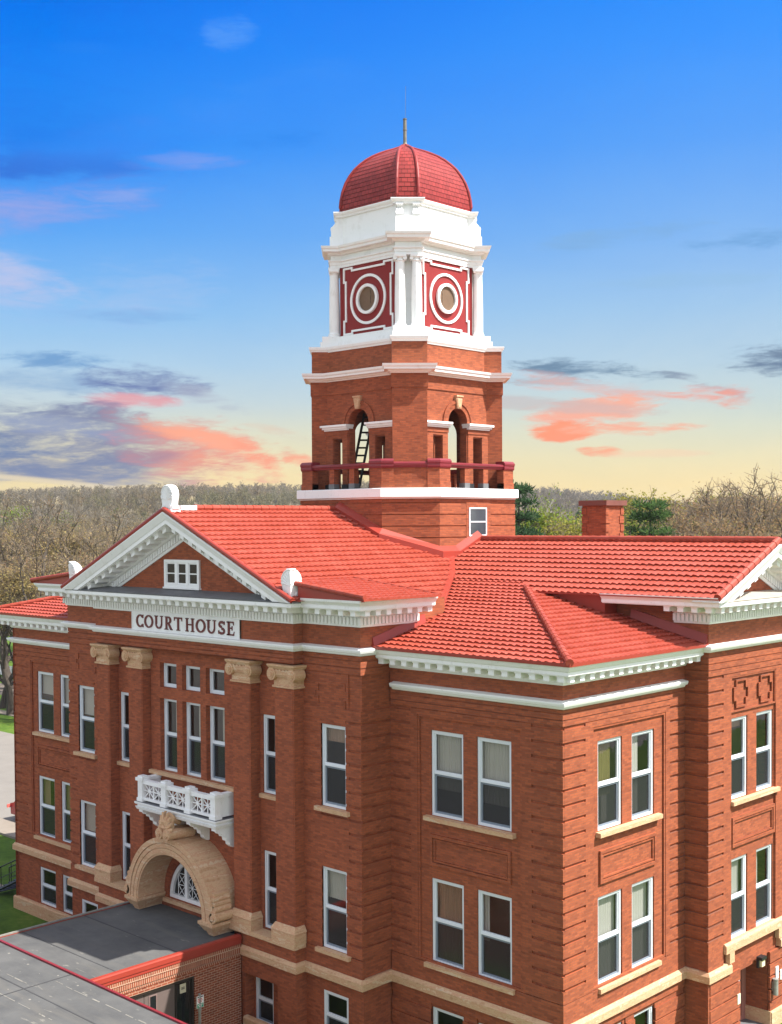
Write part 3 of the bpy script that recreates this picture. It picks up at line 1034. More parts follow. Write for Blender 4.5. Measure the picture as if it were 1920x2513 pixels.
PIL = [(-19.95, -19.12), (-17.92, -17.06), (-12.0, -11.1), (-9.9, -9.0)]
ped = MB()
for a, b in ((-20.0, -17.0), (-12.05, -9.0)):
    ped.box(a - 0.08, b + 0.08, -1.80, -1.3, 3.30, 3.44)
for a, b in PIL:
    ped.box(a - 0.10, b + 0.10, -1.80, -1.3, 3.44, 3.80)
    ped.hexa([(a - 0.13, -1.83, 3.80), (b + 0.13, -1.83, 3.80), (b + 0.13, -1.3, 3.80), (a - 0.13, -1.3, 3.80),
              (a - 0.02, -1.70, 3.99), (b + 0.02, -1.70, 3.99), (b + 0.02, -1.3, 3.99), (a - 0.02, -1.3, 3.99)])
make_split(ped, 'pedestal', STONE, COURT)
for i, (a, b) in enumerate(PIL):
    q = MB()
    q.box(a, b, -1.66, -1.2, 3.985, 11.46)
    q.box(a + 0.22, b - 0.05, -1.675, -1.6, 4.1, 11.35)
    q.make('pilaster', BRICK, COURT)
    c = MB()
    # collar, volutes, carved band and abacus
    c.box(a - 0.015, b + 0.015, -1.675, -1.2, 11.46, 11.80)
    c.sweep([(-0.05, 11.44), (0.05, 11.44), (0.05, 11.50), (-0.05, 11.52)], [(a - 0.01, -1.25), (a - 0.01, -1.67), (b + 0.01, -1.67), (b + 0.01, -1.25)])
    c.box(a - 0.05, b + 0.05, -1.74, -1.2, 11.78, 12.05)
    c.sweep([(-0.2, 12.03), (0.10, 12.03), (0.16, 12.12), (0.16, 12.17), (-0.2, 12.17)], [(a - 0.02, -1.2), (a - 0.02, -1.68), (b + 0.02, -1.68), (b + 0.02, -1.2)])
    for ux in (a - 0.02, b + 0.02):
        for (r, dep) in ((0.20, 0.0), (0.13, 0.03), (0.07, 0.055)):
            pts = [(ux + r * math.cos(t * math.pi / 10), 11.86 + r * math.sin(t * math.pi / 10)) for t in range(20)]
            fprism(c, FC, pts, -0.3 if r > 0.19 else 0.02, 0.14 + dep)
    # volutes on the visible flank
    FS = Face(b, 0, 0, 1)
    for uy in (-1.58,):
        for (r, dep) in ((0.20, 0.0), (0.12, 0.03)):
            pts = [(uy + r * math.cos(t * math.pi / 10), 11.86 + r * math.sin(t * math.pi / 10)) for t in range(20)]
            fprism(c, FS, pts, -0.1, 0.13 + dep)
    rnd = random.Random(i)
    for t in range(9):
        u = a + 0.12 + (b - a - 0.24) * t / 8
        h = 0.10 + 0.05 * ((t % 2))
        fprism(c, FC, [(u - 0.035, 11.84), (u + 0.035, 11.84), (u + 0.05, 11.84 + h), (u, 11.90 + h), (u - 0.05, 11.84 + h)], 0.05, 0.115)
    c.make('capital', STONE, COURT)


# --- windows
def window(F, u0, u1, z0, z1, d=-0.02, sill=None, blind=None, lower=True, single=False, fw=0.075):
    """white double-hung window set in an opening; d is the wall face"""
    D = d - 0.135
    w = MB()
    frame_rect(w, F, u0 + 0.004, u1 - 0.004, z0 + 0.004, z1 - 0.004, fw, D, d - 0.045)
    zm = z0 + (z1 - z0) * 0.5
    a, b = u0 + fw, u1 - fw
    if not single:
        fbox(w, F, a, b, D, d - 0.062, zm - 0.03, zm + 0.03)
    frame_rect(w, F, a, b, (zm + 0.03) if not single else z0 + fw, z1 - fw, 0.045, D, d - 0.075)
    win = w.make('window', WHITE_SMOOTH, COURT)
    g = MB()
    zb = zm + 0.03 if not single else z0 + fw
    g.quad(F.p(a, D + 0.02, zb), F.p(b, D + 0.02, zb), F.p(b, D + 0.02, z1 - fw), F.p(a, D + 0.02, z1 - fw))
    g.make('pane', GLASS, win, recalc=False)
    if not single:
        s = MB()
        frame_rect(s, F, a, b, z0 + fw, zm - 0.03, 0.06, D, d - 0.095)
        s.make('lower_sash', SASHGREY, win)
        g2 = MB()
        g2.quad(F.p(a, D + 0.012, z0 + fw), F.p(b, D + 0.012, z0 + fw), F.p(b, D + 0.012, zm - 0.03), F.p(a, D + 0.012, zm - 0.03))
        g2.make('insect_screen', SCREEN, win, recalc=False)
    if blind:
        mt, f0, f1, zlow = blind
        n = MB()
        ua, ub = u0 + (u1 - u0) * f0, u0 + (u1 - u0) * f1
        zl = z0 + (z1 - z0) * zlow
        k = max(3, int((ub - ua) / 0.045))
        pts = []
        for i in range(k + 1):
            u = ua + (ub - ua) * i / k
            pts.append((u, D - 0.10 - (0.022 if i % 2 else 0.0)))
        for i in range(k):
            n.quad(F.p(pts[i][0], pts[i][1], zl), F.p(pts[i + 1][0], pts[i + 1][1], zl), F.p(pts[i + 1][0], pts[i + 1][1], z1), F.p(pts[i][0], pts[i][1], z1))
        n.make('blind' if mt is BLIND else 'curtain', mt, win)
    return win


def sillpart(F, u0, u1, z, d=0.0):
    s = MB()
    s.hexa([F.p(u0, d + 0.12, z - 0.145), F.p(u1, d + 0.12, z - 0.145), F.p(u1, d - 0.16, z - 0.145), F.p(u0, d - 0.16, z - 0.145),
            F.p(u0, d + 0.12, z - 0.02), F.p(u1, d + 0.12, z - 0.02), F.p(u1, d - 0.16, z + 0.003), F.p(u0, d - 0.16, z + 0.003)])
    s.make('window_sill', STONE, COURT)


# corner wing, front
window(FW, *FWW[0], *W2, d=-0.08, blind=(BLIND, 0.05, 0.76, 0.30))
window(FW, *FWW[1], *W2, d=-0.08, blind=(BLIND, 0.02, 0.99, 0.24))
window(FW, *FWW[0], *W1, d=-0.08, blind=(CURT, 0.02, 0.86, 0.02))
window(FW, *FWW[1], *W1, d=-0.08, blind=(SHEER, 0.0, 0.2, 0.40))
for a, b in FWW:
    window(FW, a, b, *W0, d=-0.08)
sillpart(FW, -5.04, -1.66, W2[0], -0.03)
sillpart(FW, -5.04, -1.66, W1[0], -0.03)
# corner wing, right
window(RW, *RWW[0], *W2, d=-0.08, blind=(OLIVE, 0.02, 0.8, 0.35))
window(RW, *RWW[1], *W2, d=-0.08, blind=(SHEER, 0.3, 0.58, 0.05))
window(RW, *RWW[0], *W1, d=-0.08, blind=(SHEER, 0.03, 0.97, 0.03))
window(RW, *RWW[1], *W1, d=-0.08, blind=(SHEER, 0.02, 0.98, 0.03))
window(RW, 2.0, 3.1, *W0, d=-0.08)
window(RW, 3.54, 4.66, *W0, d=-0.08)
sillpart(RW, 1.66, 4.92, W2[0], -0.03)
sillpart(RW, 1.66, 4.85, W1[0], -0.03)
for a, b in RBW:
    for wz in R3:
        window(RW, a, b, *wz, d=-0.08)
sillpart(RW, 2 * YC2 - 4.92, 2 * YC2 - 1.66, W2[0], -0.03)
sillpart(RW, 2 * YC2 - 4.85, 2 * YC2 - 1.66, W1[0], -0.03)
# right pavilion
window(RP, *RPW[0], *W2, d=-0.08, blind=(CURT, 0.02, 0.98, 0.86))
window(RP, *RPW[1], *W2, d=-0.08, blind=(BLIND, 0.1, 0.3, 0.5))
window(RP, *RPW[0], *W1, d=-0.08, blind=(SHEER, 0.02, 0.9, 0.5))
window(RP, *RPW[1], *W1, d=-0.08, blind=(SHEER, 0.05, 0.5, 0.4))
sillpart(RP, 7.7, 10.8, W2[0], -0.03)
# outer bays of the front pavilion
for (a, b), bl in ((FLW[0], (CURT, 0.0, 1.0, 0.78)), (FLWL[0], (BLIND, 0.02, 0.98, 0.55))):
    window(FL, a, b, *W2, d=-0.03, blind=bl)
    window(FL, a, b, *W1, d=-0.03, blind=(BLIND, 0.02, 0.98, 0.52 if a < XC else 0.60))
    window(FL, a, b, *W0, d=-0.03)
    sillpart(FL, a - 0.2, b + 0.18, W2[0])
    sillpart(FL, a - 0.2, b + 0.18, W1[0])
for (a, b) in NARR + NARL:
    window(FL, a, b, *W2, d=0.0)
    window(FL, a, b, *W1, d=0.0)
    sillpart(FL, a - 0.08, b + 0.1, W2[0])
window(FL, -11.46, -10.54, 0.26, 1.82, d=0.0)
for a, b in MIDW:
    window(FB, a, b, 7.87, 10.44, d=-0.13, blind=(BLIND, 0.45, 0.98, 0.50))
    window(FB, a, b, 10.83, 11.70, d=-0.13, single=True)
sillpart(FB, -16.98, -12.12, 7.87, 0.02)
for i_, (a, b) in enumerate(LWW):
    window(FW, a, b, *W2, d=-0.08, blind=(BLIND, 0.03, 0.97, 0.62 - 0.1 * i_))
    window(FW, a, b, *W1, d=-0.08, blind=(CURT, 0.02, 0.45 + 0.5 * i_, 0.45))
    window(FW, a, b, *W0, d=-0.08)
sillpart(FW, mir(-1.66), mir(-5.04), W2[0], -0.03)
sillpart(FW, mir(-1.66), mir(-5.04), W1[0], -0.03)

# triple window in the gable
tw = MB()
frame_rect(tw, FC, -15.58, -13.62, 14.42, 15.36, 0.10, -0.05, 0.09)
for u in (-14.90, -14.20 - 0.08):
    fbox(tw, FC, u - 0.06, u + 0.06, -0.05, 0.08, 14.52, 15.26)
fbox(tw, FC, -15.62, -13.58, -0.05, 0.12, 14.36, 14.419)
for a, b in ((-15.48, -14.96), (-14.84, -14.34), (-14.22, -13.72)):
    frame_rect(tw, FC, a + 0.002, b - 0.002, 14.522, 15.258, 0.045, -0.03, 0.06)
    fbox(tw, FC, a + 0.047, b - 0.047, -0.03, 0.055, 14.87, 14.91)
twin = tw.make('gable_window', WHITE, COURT)
twg = MB()
twg.quad(FC.p(-15.5, 0.035, 14.5), FC.p(-13.7, 0.035, 14.5), FC.p(-13.7, 0.035, 15.28), FC.p(-15.5, 0.035, 15.28))
twg.make('pane', simple('black_glass', (0.012, 0.014, 0.016), 0.08, 0.1, spec=0.5), twin)

# fanlight over the entrance
fan = MB()
cx, cz = XC, 3.42
n = 24
def arcpts(r, zb=0.0):
    return [(cx + r * math.cos(math.pi * i / n), cz + zb + r * math.sin(math.pi * i / n)) for i in range(n + 1)]
ro, ri = arcpts(1.615), arcpts(1.47)
for i in range(n):
    for (A, B, C_, D_) in ((ro[i], ro[i + 1], ri[i + 1], ri[i]),):
        fan.add([FB.p(A[0], -0.10, A[1]), FB.p(B[0], -0.10, B[1]), FB.p(C_[0], -0.10, C_[1]), FB.p(D_[0], -0.10, D_[1]),
                 FB.p(A[0], -0.24, A[1]), FB.p(B[0], -0.24, B[1]), FB.p(C_[0], -0.24, C_[1]), FB.p(D_[0], -0.24, D_[1])],
                [(0, 1, 2, 3), (7, 6, 5, 4), (0, 1, 5, 4), (2, 3, 7, 6)])
fbox(fan, FB, cx - 1.46, cx + 1.46, -0.24, -0.098, cz, cz + 0.13)
for u in (-0.68, 0.68):
    fbox(fan, FB, cx + u - 0.075, cx + u + 0.075, -0.24, -0.102, cz + 0.12, cz + 1.31)
fw_ = fan.make('fanlight', WHITE, COURT)
lat = MB()
cell = 0.40
for i in range(-4, 5):
    for j in range(0, 5):
        u, z = cx + i * cell, cz + 0.1 + j * cell
        if math.hypot(i * cell, 0.1 + j * cell) > 1.62:
            continue
        def seg(a, b):
            pa, pb = Vector((a[0] - cx, a[1] - cz)), Vector((b[0] - cx, b[1] - cz))
            if max(pa.length, pb.length) > 1.5 or min(a[1], b[1]) < cz + 0.05:
                return
            lat.tube([FB.p(a[0], -0.17, a[1]), FB.p(b[0], -0.17, b[1])], 0.013, 4)
        seg((u, z), (u + cell, z)); seg((u, z), (u, z + cell))
        seg((u, z), (u + cell, z + cell)); seg((u + cell, z), (u, z + cell))
lat.make('lattice', WHITE, fw_)
gq = MB()
pts = arcpts(1.5)
gq.add([FB.p(u, -0.20, z) for u, z in pts], [tuple(range(len(pts)))])
gq.make('pane', simple('black_glass', (0.012, 0.014, 0.016), 0.08, 0.1, spec=0.5), fw_)
sillpart(FB, cx - 1.75, cx + 1.75, 3.42, 0.0)

# --- stone entrance arch
AF = Face(0, -2.5, 1, 0)
ar = MB()
ac = 3.60
def ring(mb, r0, r1, d0, d1, a0=0.0, a1=math.pi, nn=40):
    for i in range(nn):
        t0, t1 = a0 + (a1 - a0) * i / nn, a0 + (a1 - a0) * (i + 1) / nn
        P = [(XC + r * math.cos(t), ac + r * math.sin(t)) for r, t in ((r0, t0), (r1, t0), (r1, t1), (r0, t1))]
        fs = [(0, 1, 2, 3), (7, 6, 5, 4), (1, 2, 6, 5), (3, 0, 4, 7)]
        if i == 0:
            fs.append((0, 1, 5, 4))
        if i == nn - 1:
            fs.append((2, 3, 7, 6))
        mb.add([AF.p(u, d1, z) for u, z in P] + [AF.p(u, d0, z) for u, z in P], fs)
ring(ar, 1.80, 2.38, -1.18, -0.03)
ring(ar, 1.86, 2.02, -0.05, 0.0)
ring(ar, 2.05, 2.19, -0.05, 0.0)
ring(ar, 2.22, 2.40, -0.05, 0.02)
for s_ in (-1, 1):
    a, b = sorted((XC + s_ * 1.72, XC + s_ * 2.46))
    ar.box(a, b, -2.58, -1.36, 3.50, 3.60)
    ar.hexa([(a + 0.14, -2.42, 3.28), (b - 0.14, -2.42, 3.28), (b - 0.14, -1.36, 3.28), (a + 0.14, -1.36, 3.28),
             (a, -2.56, 3.499), (b, -2.56, 3.499), (b, -1.36, 3.499), (a, -1.36, 3.499)])
    ar.hexa([(a + 0.24, -2.3, 3.10), (b - 0.24, -2.3, 3.10), (b - 0.24, -1.36, 3.10), (a + 0.24, -1.36, 3.10),
             (a + 0.17, -2.38, 3.279), (b - 0.17, -2.38, 3.279), (b - 0.17, -1.36, 3.279), (a + 0.17, -1.36, 3.279)])
arch = ar.make('entrance_arch', STONE, COURT)
key = MB()
for du in (-0.20, 0.20):
    key.tube([(XC + du, -2.72, 6.16), (XC + du, -2.3, 6.15), (XC + du, -1.9, 6.12), (XC + du, -1.6, 6.1)], [0.19, 0.185, 0.18, 0.17], 14)
    key.tube([(XC + du, -2.76, 6.16), (XC + du, -2.71, 6.16)], 0.10, 12)
    key.tube([(XC + du, -2.78, 6.16), (XC + du, -2.71, 6.16)], 0.04, 8)
# shell leaf above the scrolls
for i in range(9):
    t = math.pi * (0.06 + 0.88 * i / 8)
    ln = 0.52 + 0.16 * math.sin(t)
    ex, ez = XC + 0.34 * math.cos(t) * 1.15, 6.25 + ln * math.sin(t)
    key.tube([(XC + 0.05 * math.cos(t), -2.55, 6.22), ((XC + ex) / 2, -2.62, (6.25 + ez) / 2), (ex, -2.56, ez)], [0.05, 0.085, 0.05], 8)
key.tube([(XC, -2.5, 6.3), (XC, -2.35, 6.68), (XC, -2.0, 6.45)], [0.24, 0.2, 0.1], 10)
key.make('keystone', STONE, arch)
for s_ in (-1, 1):
    con = MB()
    xo = XC + s_ * 2.40
    con.tube([(xo + 0.02 * s_, -2.52, 3.80), (xo + 0.02 * s_, -1.75, 3.80)], 0.17, 14)
    con.tube([(xo + 0.02 * s_, -2.56, 3.80), (xo + 0.02 * s_, -2.5, 3.80)], 0.09, 10)
    for j, (zz, rr) in enumerate(((4.05, 0.12), (4.21, 0.10), (4.36, 0.09))):
        con.tube([(xo - 0.02 * s_ * j, -2.46, zz), (xo - 0.02 * s_ * j, -1.8, zz)], rr, 10)
    con.box(min(xo, xo - 0.2 * s_), max(xo, xo - 0.2 * s_), -2.4, -1.8, 3.7, 4.55)
    con.make('console', STONE, arch)

# --- balcony
bal = MB()
BX0, BX1, BY = -16.66, -12.26, -2.20
bal.box(BX0, BX1, BY, -1.36, 6.70, 6.80)
bal.sweep([(-0.3, 6.80), (0.06, 6.80), (0.08, 6.84), (0.08, 6.88), (-0.3, 6.88)], [(BX0, -1.4), (BX0, BY), (BX1, BY), (BX1, -1.4)])
bal.sweep([(-0.3, 6.62), (0.02, 6.62), (0.06, 6.72), (-0.3, 6.72)], [(BX0, -1.4), (BX0, BY), (BX1, BY), (BX1, -1.4)])
balcony = bal.make('balcony', WHITE, COURT)
bfl = MB()
bfl.box(BX0 - 0.05, BX1 + 0.05, BY - 0.05, -1.37, 6.882, 6.90)
bfl.make('balcony_floor', LEAD, balcony)
bx = [BX0 + 0.16, BX0 + 0.16 + (BX1 - BX0 - 0.32) / 3, BX0 + 0.16 + 2 * (BX1 - BX0 - 0.32) / 3, BX1 - 0.16]
for x in bx:
    pm = MB()
    pm.box(x - 0.13, x + 0.13, BY - 0.0, BY + 0.24, 6.90, 7.68)
    pm.box(x - 0.16, x + 0.16, BY - 0.03, BY + 0.27, 6.90, 7.02)
    pm.box(x - 0.19, x + 0.19, BY - 0.06, BY + 0.30, 7.62, 7.73)
    pm.box(x - 0.13, x + 0.13, BY - 0.0, BY + 0.24, 7.731, 7.79)
    pm.make('post', WHITE, balcony)
rl = MB()
for i in range(3):
    a, b = bx[i] + 0.13, bx[i + 1] - 0.13
    rl.box(a, b, BY + 0.03, BY + 0.22, 7.52, 7.66)
    rl.box(a, b, BY + 0.05, BY + 0.19, 6.95, 7.04)
    mid = (a + b) / 2
    for (p, q) in ((a, mid), (mid, b)):
        zc_, uc_ = 7.28, (p + q) / 2
        y = BY + 0.12
        for (s0, s1) in (((p, 7.04), (q, 7.52)), ((p, 7.52), (q, 7.04)), ((uc_, 7.04), (uc_, 7.52)), ((p, zc_), (q, zc_))):
            rl.tube([(s0[0], y, s0[1]), (s1[0], y, s1[1])], 0.022, 6)
    rl.box(mid - 0.03, mid + 0.03, BY + 0.08, BY + 0.16, 7.04, 7.52)
for x in (BX0 + 0.06, BX1 - 0.22):
    rl.box(x, x + 0.16, BY + 0.245, -1.36, 6.95, 7.60)
    rl.box(x - 0.04, x + 0.20, BY + 0.245, -1.36, 7.60, 7.72)
make_split(rl, 'railing', WHITE, balcony)
for x in bx:
    bk = MB()
    prof = [(-1.36, 6.62), (BY + 0.03, 6.62), (BY + 0.03, 6.52), (BY + 0.14, 6.50), (BY + 0.18, 6.42), (BY + 0.30, 6.40), (BY + 0.34, 6.30), (BY + 0.45, 6.27), (BY + 0.48, 6.14),
            (BY + 0.60, 6.08), (BY + 0.62, 5.98), (-1.46, 5.88), (-1.36, 5.88)]
    BF = Face(x + 0.11, 0, 0, 1)
    fprism(bk, BF, prof, -0.22, 0.0)
    bk.make('bracket', WHITE, balcony)

# --- belts
BELT = lambda z: [(-0.05, z), (0.06, z), (0.09, z + 0.03), (0.10, z + 0.07), (0.17, z + 0.09), (0.20, z + 0.16), (0.20, z + 0.20), (-0.05, z + 0.25)]
bt = MB()
bt.sweep(BELT(11.52), [(-6.30, 0), (0, 0), (0, 6.18)])
bt.sweep(BELT(11.52), [(0, 12.26), (0, 18.44), (-6.4, 18.44)])
bt.sweep(BELT(11.52), [(XL, 18.4), (XL, 0), (-22.70, 0)])
bt.sweep(BELT(12.61), [(-22.55, 0.9), (-22.55, -1.27), (-20.0, -1.27), (-20.0, -1.66), (-9.0, -1.66), (-9.0, -1.27), (-6.45, -1.27), (-6.45, 0.9)])
bt.sweep(BELT(12.61), [(-0.6, 6.31), (0.81, 6.31), (0.81, 12.13), (-0.6, 12.13)])
make_split(bt, 'belt_course', WHITE, COURT)


# --- cornices
def along(path, spacing, margin=0.0):
    """evenly spaced (face, u) along each run of a path"""
    out = []
    for i in range(len(path) - 1):
        a, b = Vector(path[i]), Vector(path[i + 1])
        L = (b - a).length
        d = (b - a) / L
        F = Face(a.x, a.y, d.x, d.y)
        nn = max(1, round((L - 2 * margin) / spacing))
        for j in range(nn + 1):
            out.append((F, margin + (L - 2 * margin) * j / nn, L, i))
    return out


def blocks(mb, path, spacing, w, d0, d1, z0, z1, over=0.0, skip=(), chamfer=0.0):
    n = len(path)
    for i in range(n - 1):
        if i in skip:
            continue
        a, b = Vector(path[i]), Vector(path[i + 1])
        L = (b - a).length
        d = (b - a) / L
        F = Face(a.x, a.y, d.x, d.y)

        def turn(j):
            if j <= 0 or j >= n - 1:
                return 0
            e1 = (Vector(path[j]) - Vector(path[j - 1])).normalized()
            e2 = (Vector(path[j + 1]) - Vector(path[j])).normalized()
            return 1 if e1.x * e2.y - e1.y * e2.x > 0.3 else (-1 if e1.x * e2.y - e1.y * e2.x < -0.3 else 0)
        # convex corners: let the row run out past the wall corner; concave: stop short
        u0 = -over * 0.55 if turn(i) == 1 else (d1 + w if turn(i) == -1 else w * 0.6)
        u1 = L + over * 0.55 if turn(i + 1) == 1 else (L - d1 - w if turn(i + 1) == -1 else L - w * 0.6)
        if u1 - u0 < w:
            continue
        nn = max(1, round((u1 - u0) / spacing))
        for j in range(nn + 1):
            u = u0 + (u1 - u0) * j / nn
            fbox(mb, F, u - w / 2, u + w / 2, d0, d1, z0, z1)


# corner wings: modillions only
wing = MB()
for path in ([(-6.42, 0), (0, 0), (0, 6.28)], [(XL, 18.4), (XL, 0), (-22.58, 0)], [(0, 12.16), (0, 18.44), (-6.4, 18.44)]):
    wing.sweep([(-0.05, 12.17), (0.05, 12.17), (0.08, 12.22), (0.08, 12.34), (0.14, 12.36), (0.14, 12.50), (0.62, 12.50), (0.62, 12.53), (0.66, 12.53), (0.66, 12.63),
                (0.70, 12.65), (0.74, 12.72), (0.76, 12.78), (-0.05, 12.80)], path)
wm = wing
for path in ([(-6.42, 0), (0, 0), (0, 6.28)], [(XL, 8), (XL, 0), (-22.58, 0)], [(0, 12.16), (0, 18.44), (-6.4, 18.44)]):
    blocks(wm, path, 0.47, 0.20, 0.12, 0.56, 12.335, 12.502, over=0.62)
    blocks(wm, path, 0.47, 0.24, 0.12, 0.58, 12.46, 12.503, over=0.62)
make_split(wing, 'wing_cornice', WHITE, COURT)

PAVPATH = [(-22.55, 1.2), (-22.55, -1.27), (-20.0, -1.27), (-20.0, -1.66), (-9.0, -1.66), (-9.0, -1.27), (-6.45, -1.27), (-6.45, 1.2)]
RPATH = [(-0.35, 6.31), (0.81, 6.31), (0.81, 12.13), (-0.35, 12.13)]
pav = MB()
PROF = [(-0.05, 13.47), (0.05, 13.47), (0.07, 13.52), (0.07, 13.78), (0.15, 13.80), (0.19, 13.86), (0.19, 14.02), (0.76, 14.02), (0.76, 14.05), (0.80, 14.05), (0.80, 14.16), (0.0, 14.20), (-0.05, 14.20)]
CYMA = [(0.30, 14.161), (0.81, 14.161), (0.84, 14.20), (0.90, 14.26), (0.92, 14.33), (0.30, 14.34)]
pav.sweep(PROF, PAVPATH)
pav.sweep(PROF, RPATH)
pav.sweep(CYMA, [(-8.15, -1.27), (-6.45, -1.27), (-6.45, 1.2)])
pav.sweep(CYMA, [(-22.55, 1.2), (-22.55, -1.27), (-20.85, -1.27)])
RCY = [(-2.5, 6.31), (0.86, 6.31)]
pav.sweep([(0.1, 14.02), (0.76, 14.02), (0.76, 14.05), (0.80, 14.05), (0.80, 14.16), (0.1, 14.16)], [(-2.5, 6.31), (-0.352, 6.31)])
pav.sweep(CYMA[:-1] + [(0.30, 14.30)], [(-2.5, 6.31), (1.62, 6.31)])
pm_ = pav
dn = pav
for path in (PAVPATH, RPATH):
    blocks(pm_, path, 0.46, 0.20, 0.16, 0.68, 13.855, 14.022, over=0.68)
    blocks(pm_, path, 0.46, 0.24, 0.16, 0.70, 13.98, 14.023, over=0.68)
    blocks(dn, path, 0.155, 0.095, 0.03, 0.135, 13.545, 13.755, over=0.14)
make_split(pav, 'pavilion_cornice', WHITE, COURT)
# sheet-lead weathering on the front and side cornice shelves
ld = MB()
ld.hexa([FC.p(-20.75, 0.805, 14.165), FC.p(-8.25, 0.805, 14.165), FC.p(-8.6, -0.1, 14.22), FC.p(-20.4, -0.1, 14.22), FC.p(-20.75, 0.815, 14.19), FC.p(-8.25, 0.815, 14.19), FC.p(-8.6, -0.1, 14.37), FC.p(-20.4, -0.1, 14.37)])
ld.make('cornice_flashing', LEAD, COURT)
ld2 = MB()
ld2.hexa([RP.p(5.55, 0.805, 14.165), RP.p(12.9, 0.805, 14.165), RP.p(12.6, -0.1, 14.22), RP.p(5.9, -0.1, 14.22), RP.p(5.55, 0.815, 14.19), RP.p(12.9, 0.815, 14.19), RP.p(12.6, -0.1, 14.37), RP.p(5.9, -0.1, 14.37)])
ld2.make('cornice_flashing', simple('pale_flashing', (0.36, 0.31, 0.26), 0.7, 0.15, 2.0), COURT)


# raking cornices
def rake(F, uc, half, zap, slope, name, dent=True):
    """zap: height of the roof edge at the apex"""
    zr = lambda u: zap - slope * abs(u - uc)
    mb = MB()
    mo = mb
    de = mb
    prof = [(-0.05, -1.02), (0.06, -1.02), (0.08, -0.97), (0.08, -0.70), (0.16, -0.66), (0.20, -0.60), (0.20, -0.46), (0.74, -0.46), (0.74, -0.43), (0.79, -0.43), (0.79, -0.28),
            (0.81, -0.28), (0.84, -0.22), (0.90, -0.10), (0.92, -0.06), (0.92, -0.03), (-0.05, -0.03)]
    for s_ in (-1, 1):
        k = len(prof)
        # stop the lower end on the horizontal cornice
        V = []
        for d_, h in prof:
            V.append(F.p(uc, d_, zr(uc) + h))
        for d_, h in prof:
            ue = half
            if zr(uc + s_ * ue) + h < 14.19:
                ue = min(half, (zap + h - 14.19) / slope)
            V.append(F.p(uc + s_ * ue, d_, max(zr(uc + s_ * ue) + h, 14.17)))
        mb.add(V, [(j, (j + 1) % k, (j + 1) % k + k, j + k) for j in range(k)] + [tuple(range(k)), tuple(range(2 * k - 1, k - 1, -1))])
        nm = int((half - 0.5) / 0.46)
        for j in range(nm):
            u = uc + s_ * (0.26 + 0.46 * j)
            for (w, dd, h0, h1) in ((0.20, 0.66, -0.625, -0.458), (0.24, 0.69, -0.50, -0.457)):
                ua, ub = u - w / 2, u + w / 2
                if min(zr(ua), zr(ub)) + h0 < 14.2:
                    continue
                mo.hexa([F.p(ua, dd, zr(ua) + h0), F.p(ub, dd, zr(ub) + h0), F.p(ub, 0.16, zr(ub) + h0), F.p(ua, 0.16, zr(ua) + h0),
                         F.p(ua, dd, zr(ua) + h1), F.p(ub, dd, zr(ub) + h1), F.p(ub, 0.16, zr(ub) + h1), F.p(ua, 0.16, zr(ua) + h1)])
        nd = int((half - 0.7) / 0.15)
        for j in range(nd):
            u = uc + s_ * (0.10 + 0.15 * j)
            ua, ub = u - 0.047, u + 0.047
            if min(zr(ua), zr(ub)) - 0.93 < 14.2:
                continue
            de.hexa([F.p(ua, 0.14, zr(ua) - 0.93), F.p(ub, 0.14, zr(ub) - 0.93), F.p(ub, 0.03, zr(ub) - 0.93), F.p(ua, 0.03, zr(ua) - 0.93),
                     F.p(ua, 0.14, zr(ua) - 0.715), F.p(ub, 0.14, zr(ub) - 0.715), F.p(ub, 0.03, zr(ub) - 0.715), F.p(ua, 0.03, zr(ua) - 0.715)])
    mb.make('raking_cornice', WHITE, COURT)


SLF = 0.441
SLR = 0.433
rake(FC, XC, 6.40, 17.02, SLF, 'front')
rake(RP, YC2, 3.84, 15.87, SLR, 'side')

# --- name panel with raised letters
sg = MB()
fbox(sg, FC, -17.57, -11.54, -0.03, 0.05, 12.815, 13.47)
frame_rect(sg, FC, -17.57, -11.54, 12.815, 13.47, 0.05, 0.0, 0.075)
panel = sg.make('name_panel', WHITE, COURT)


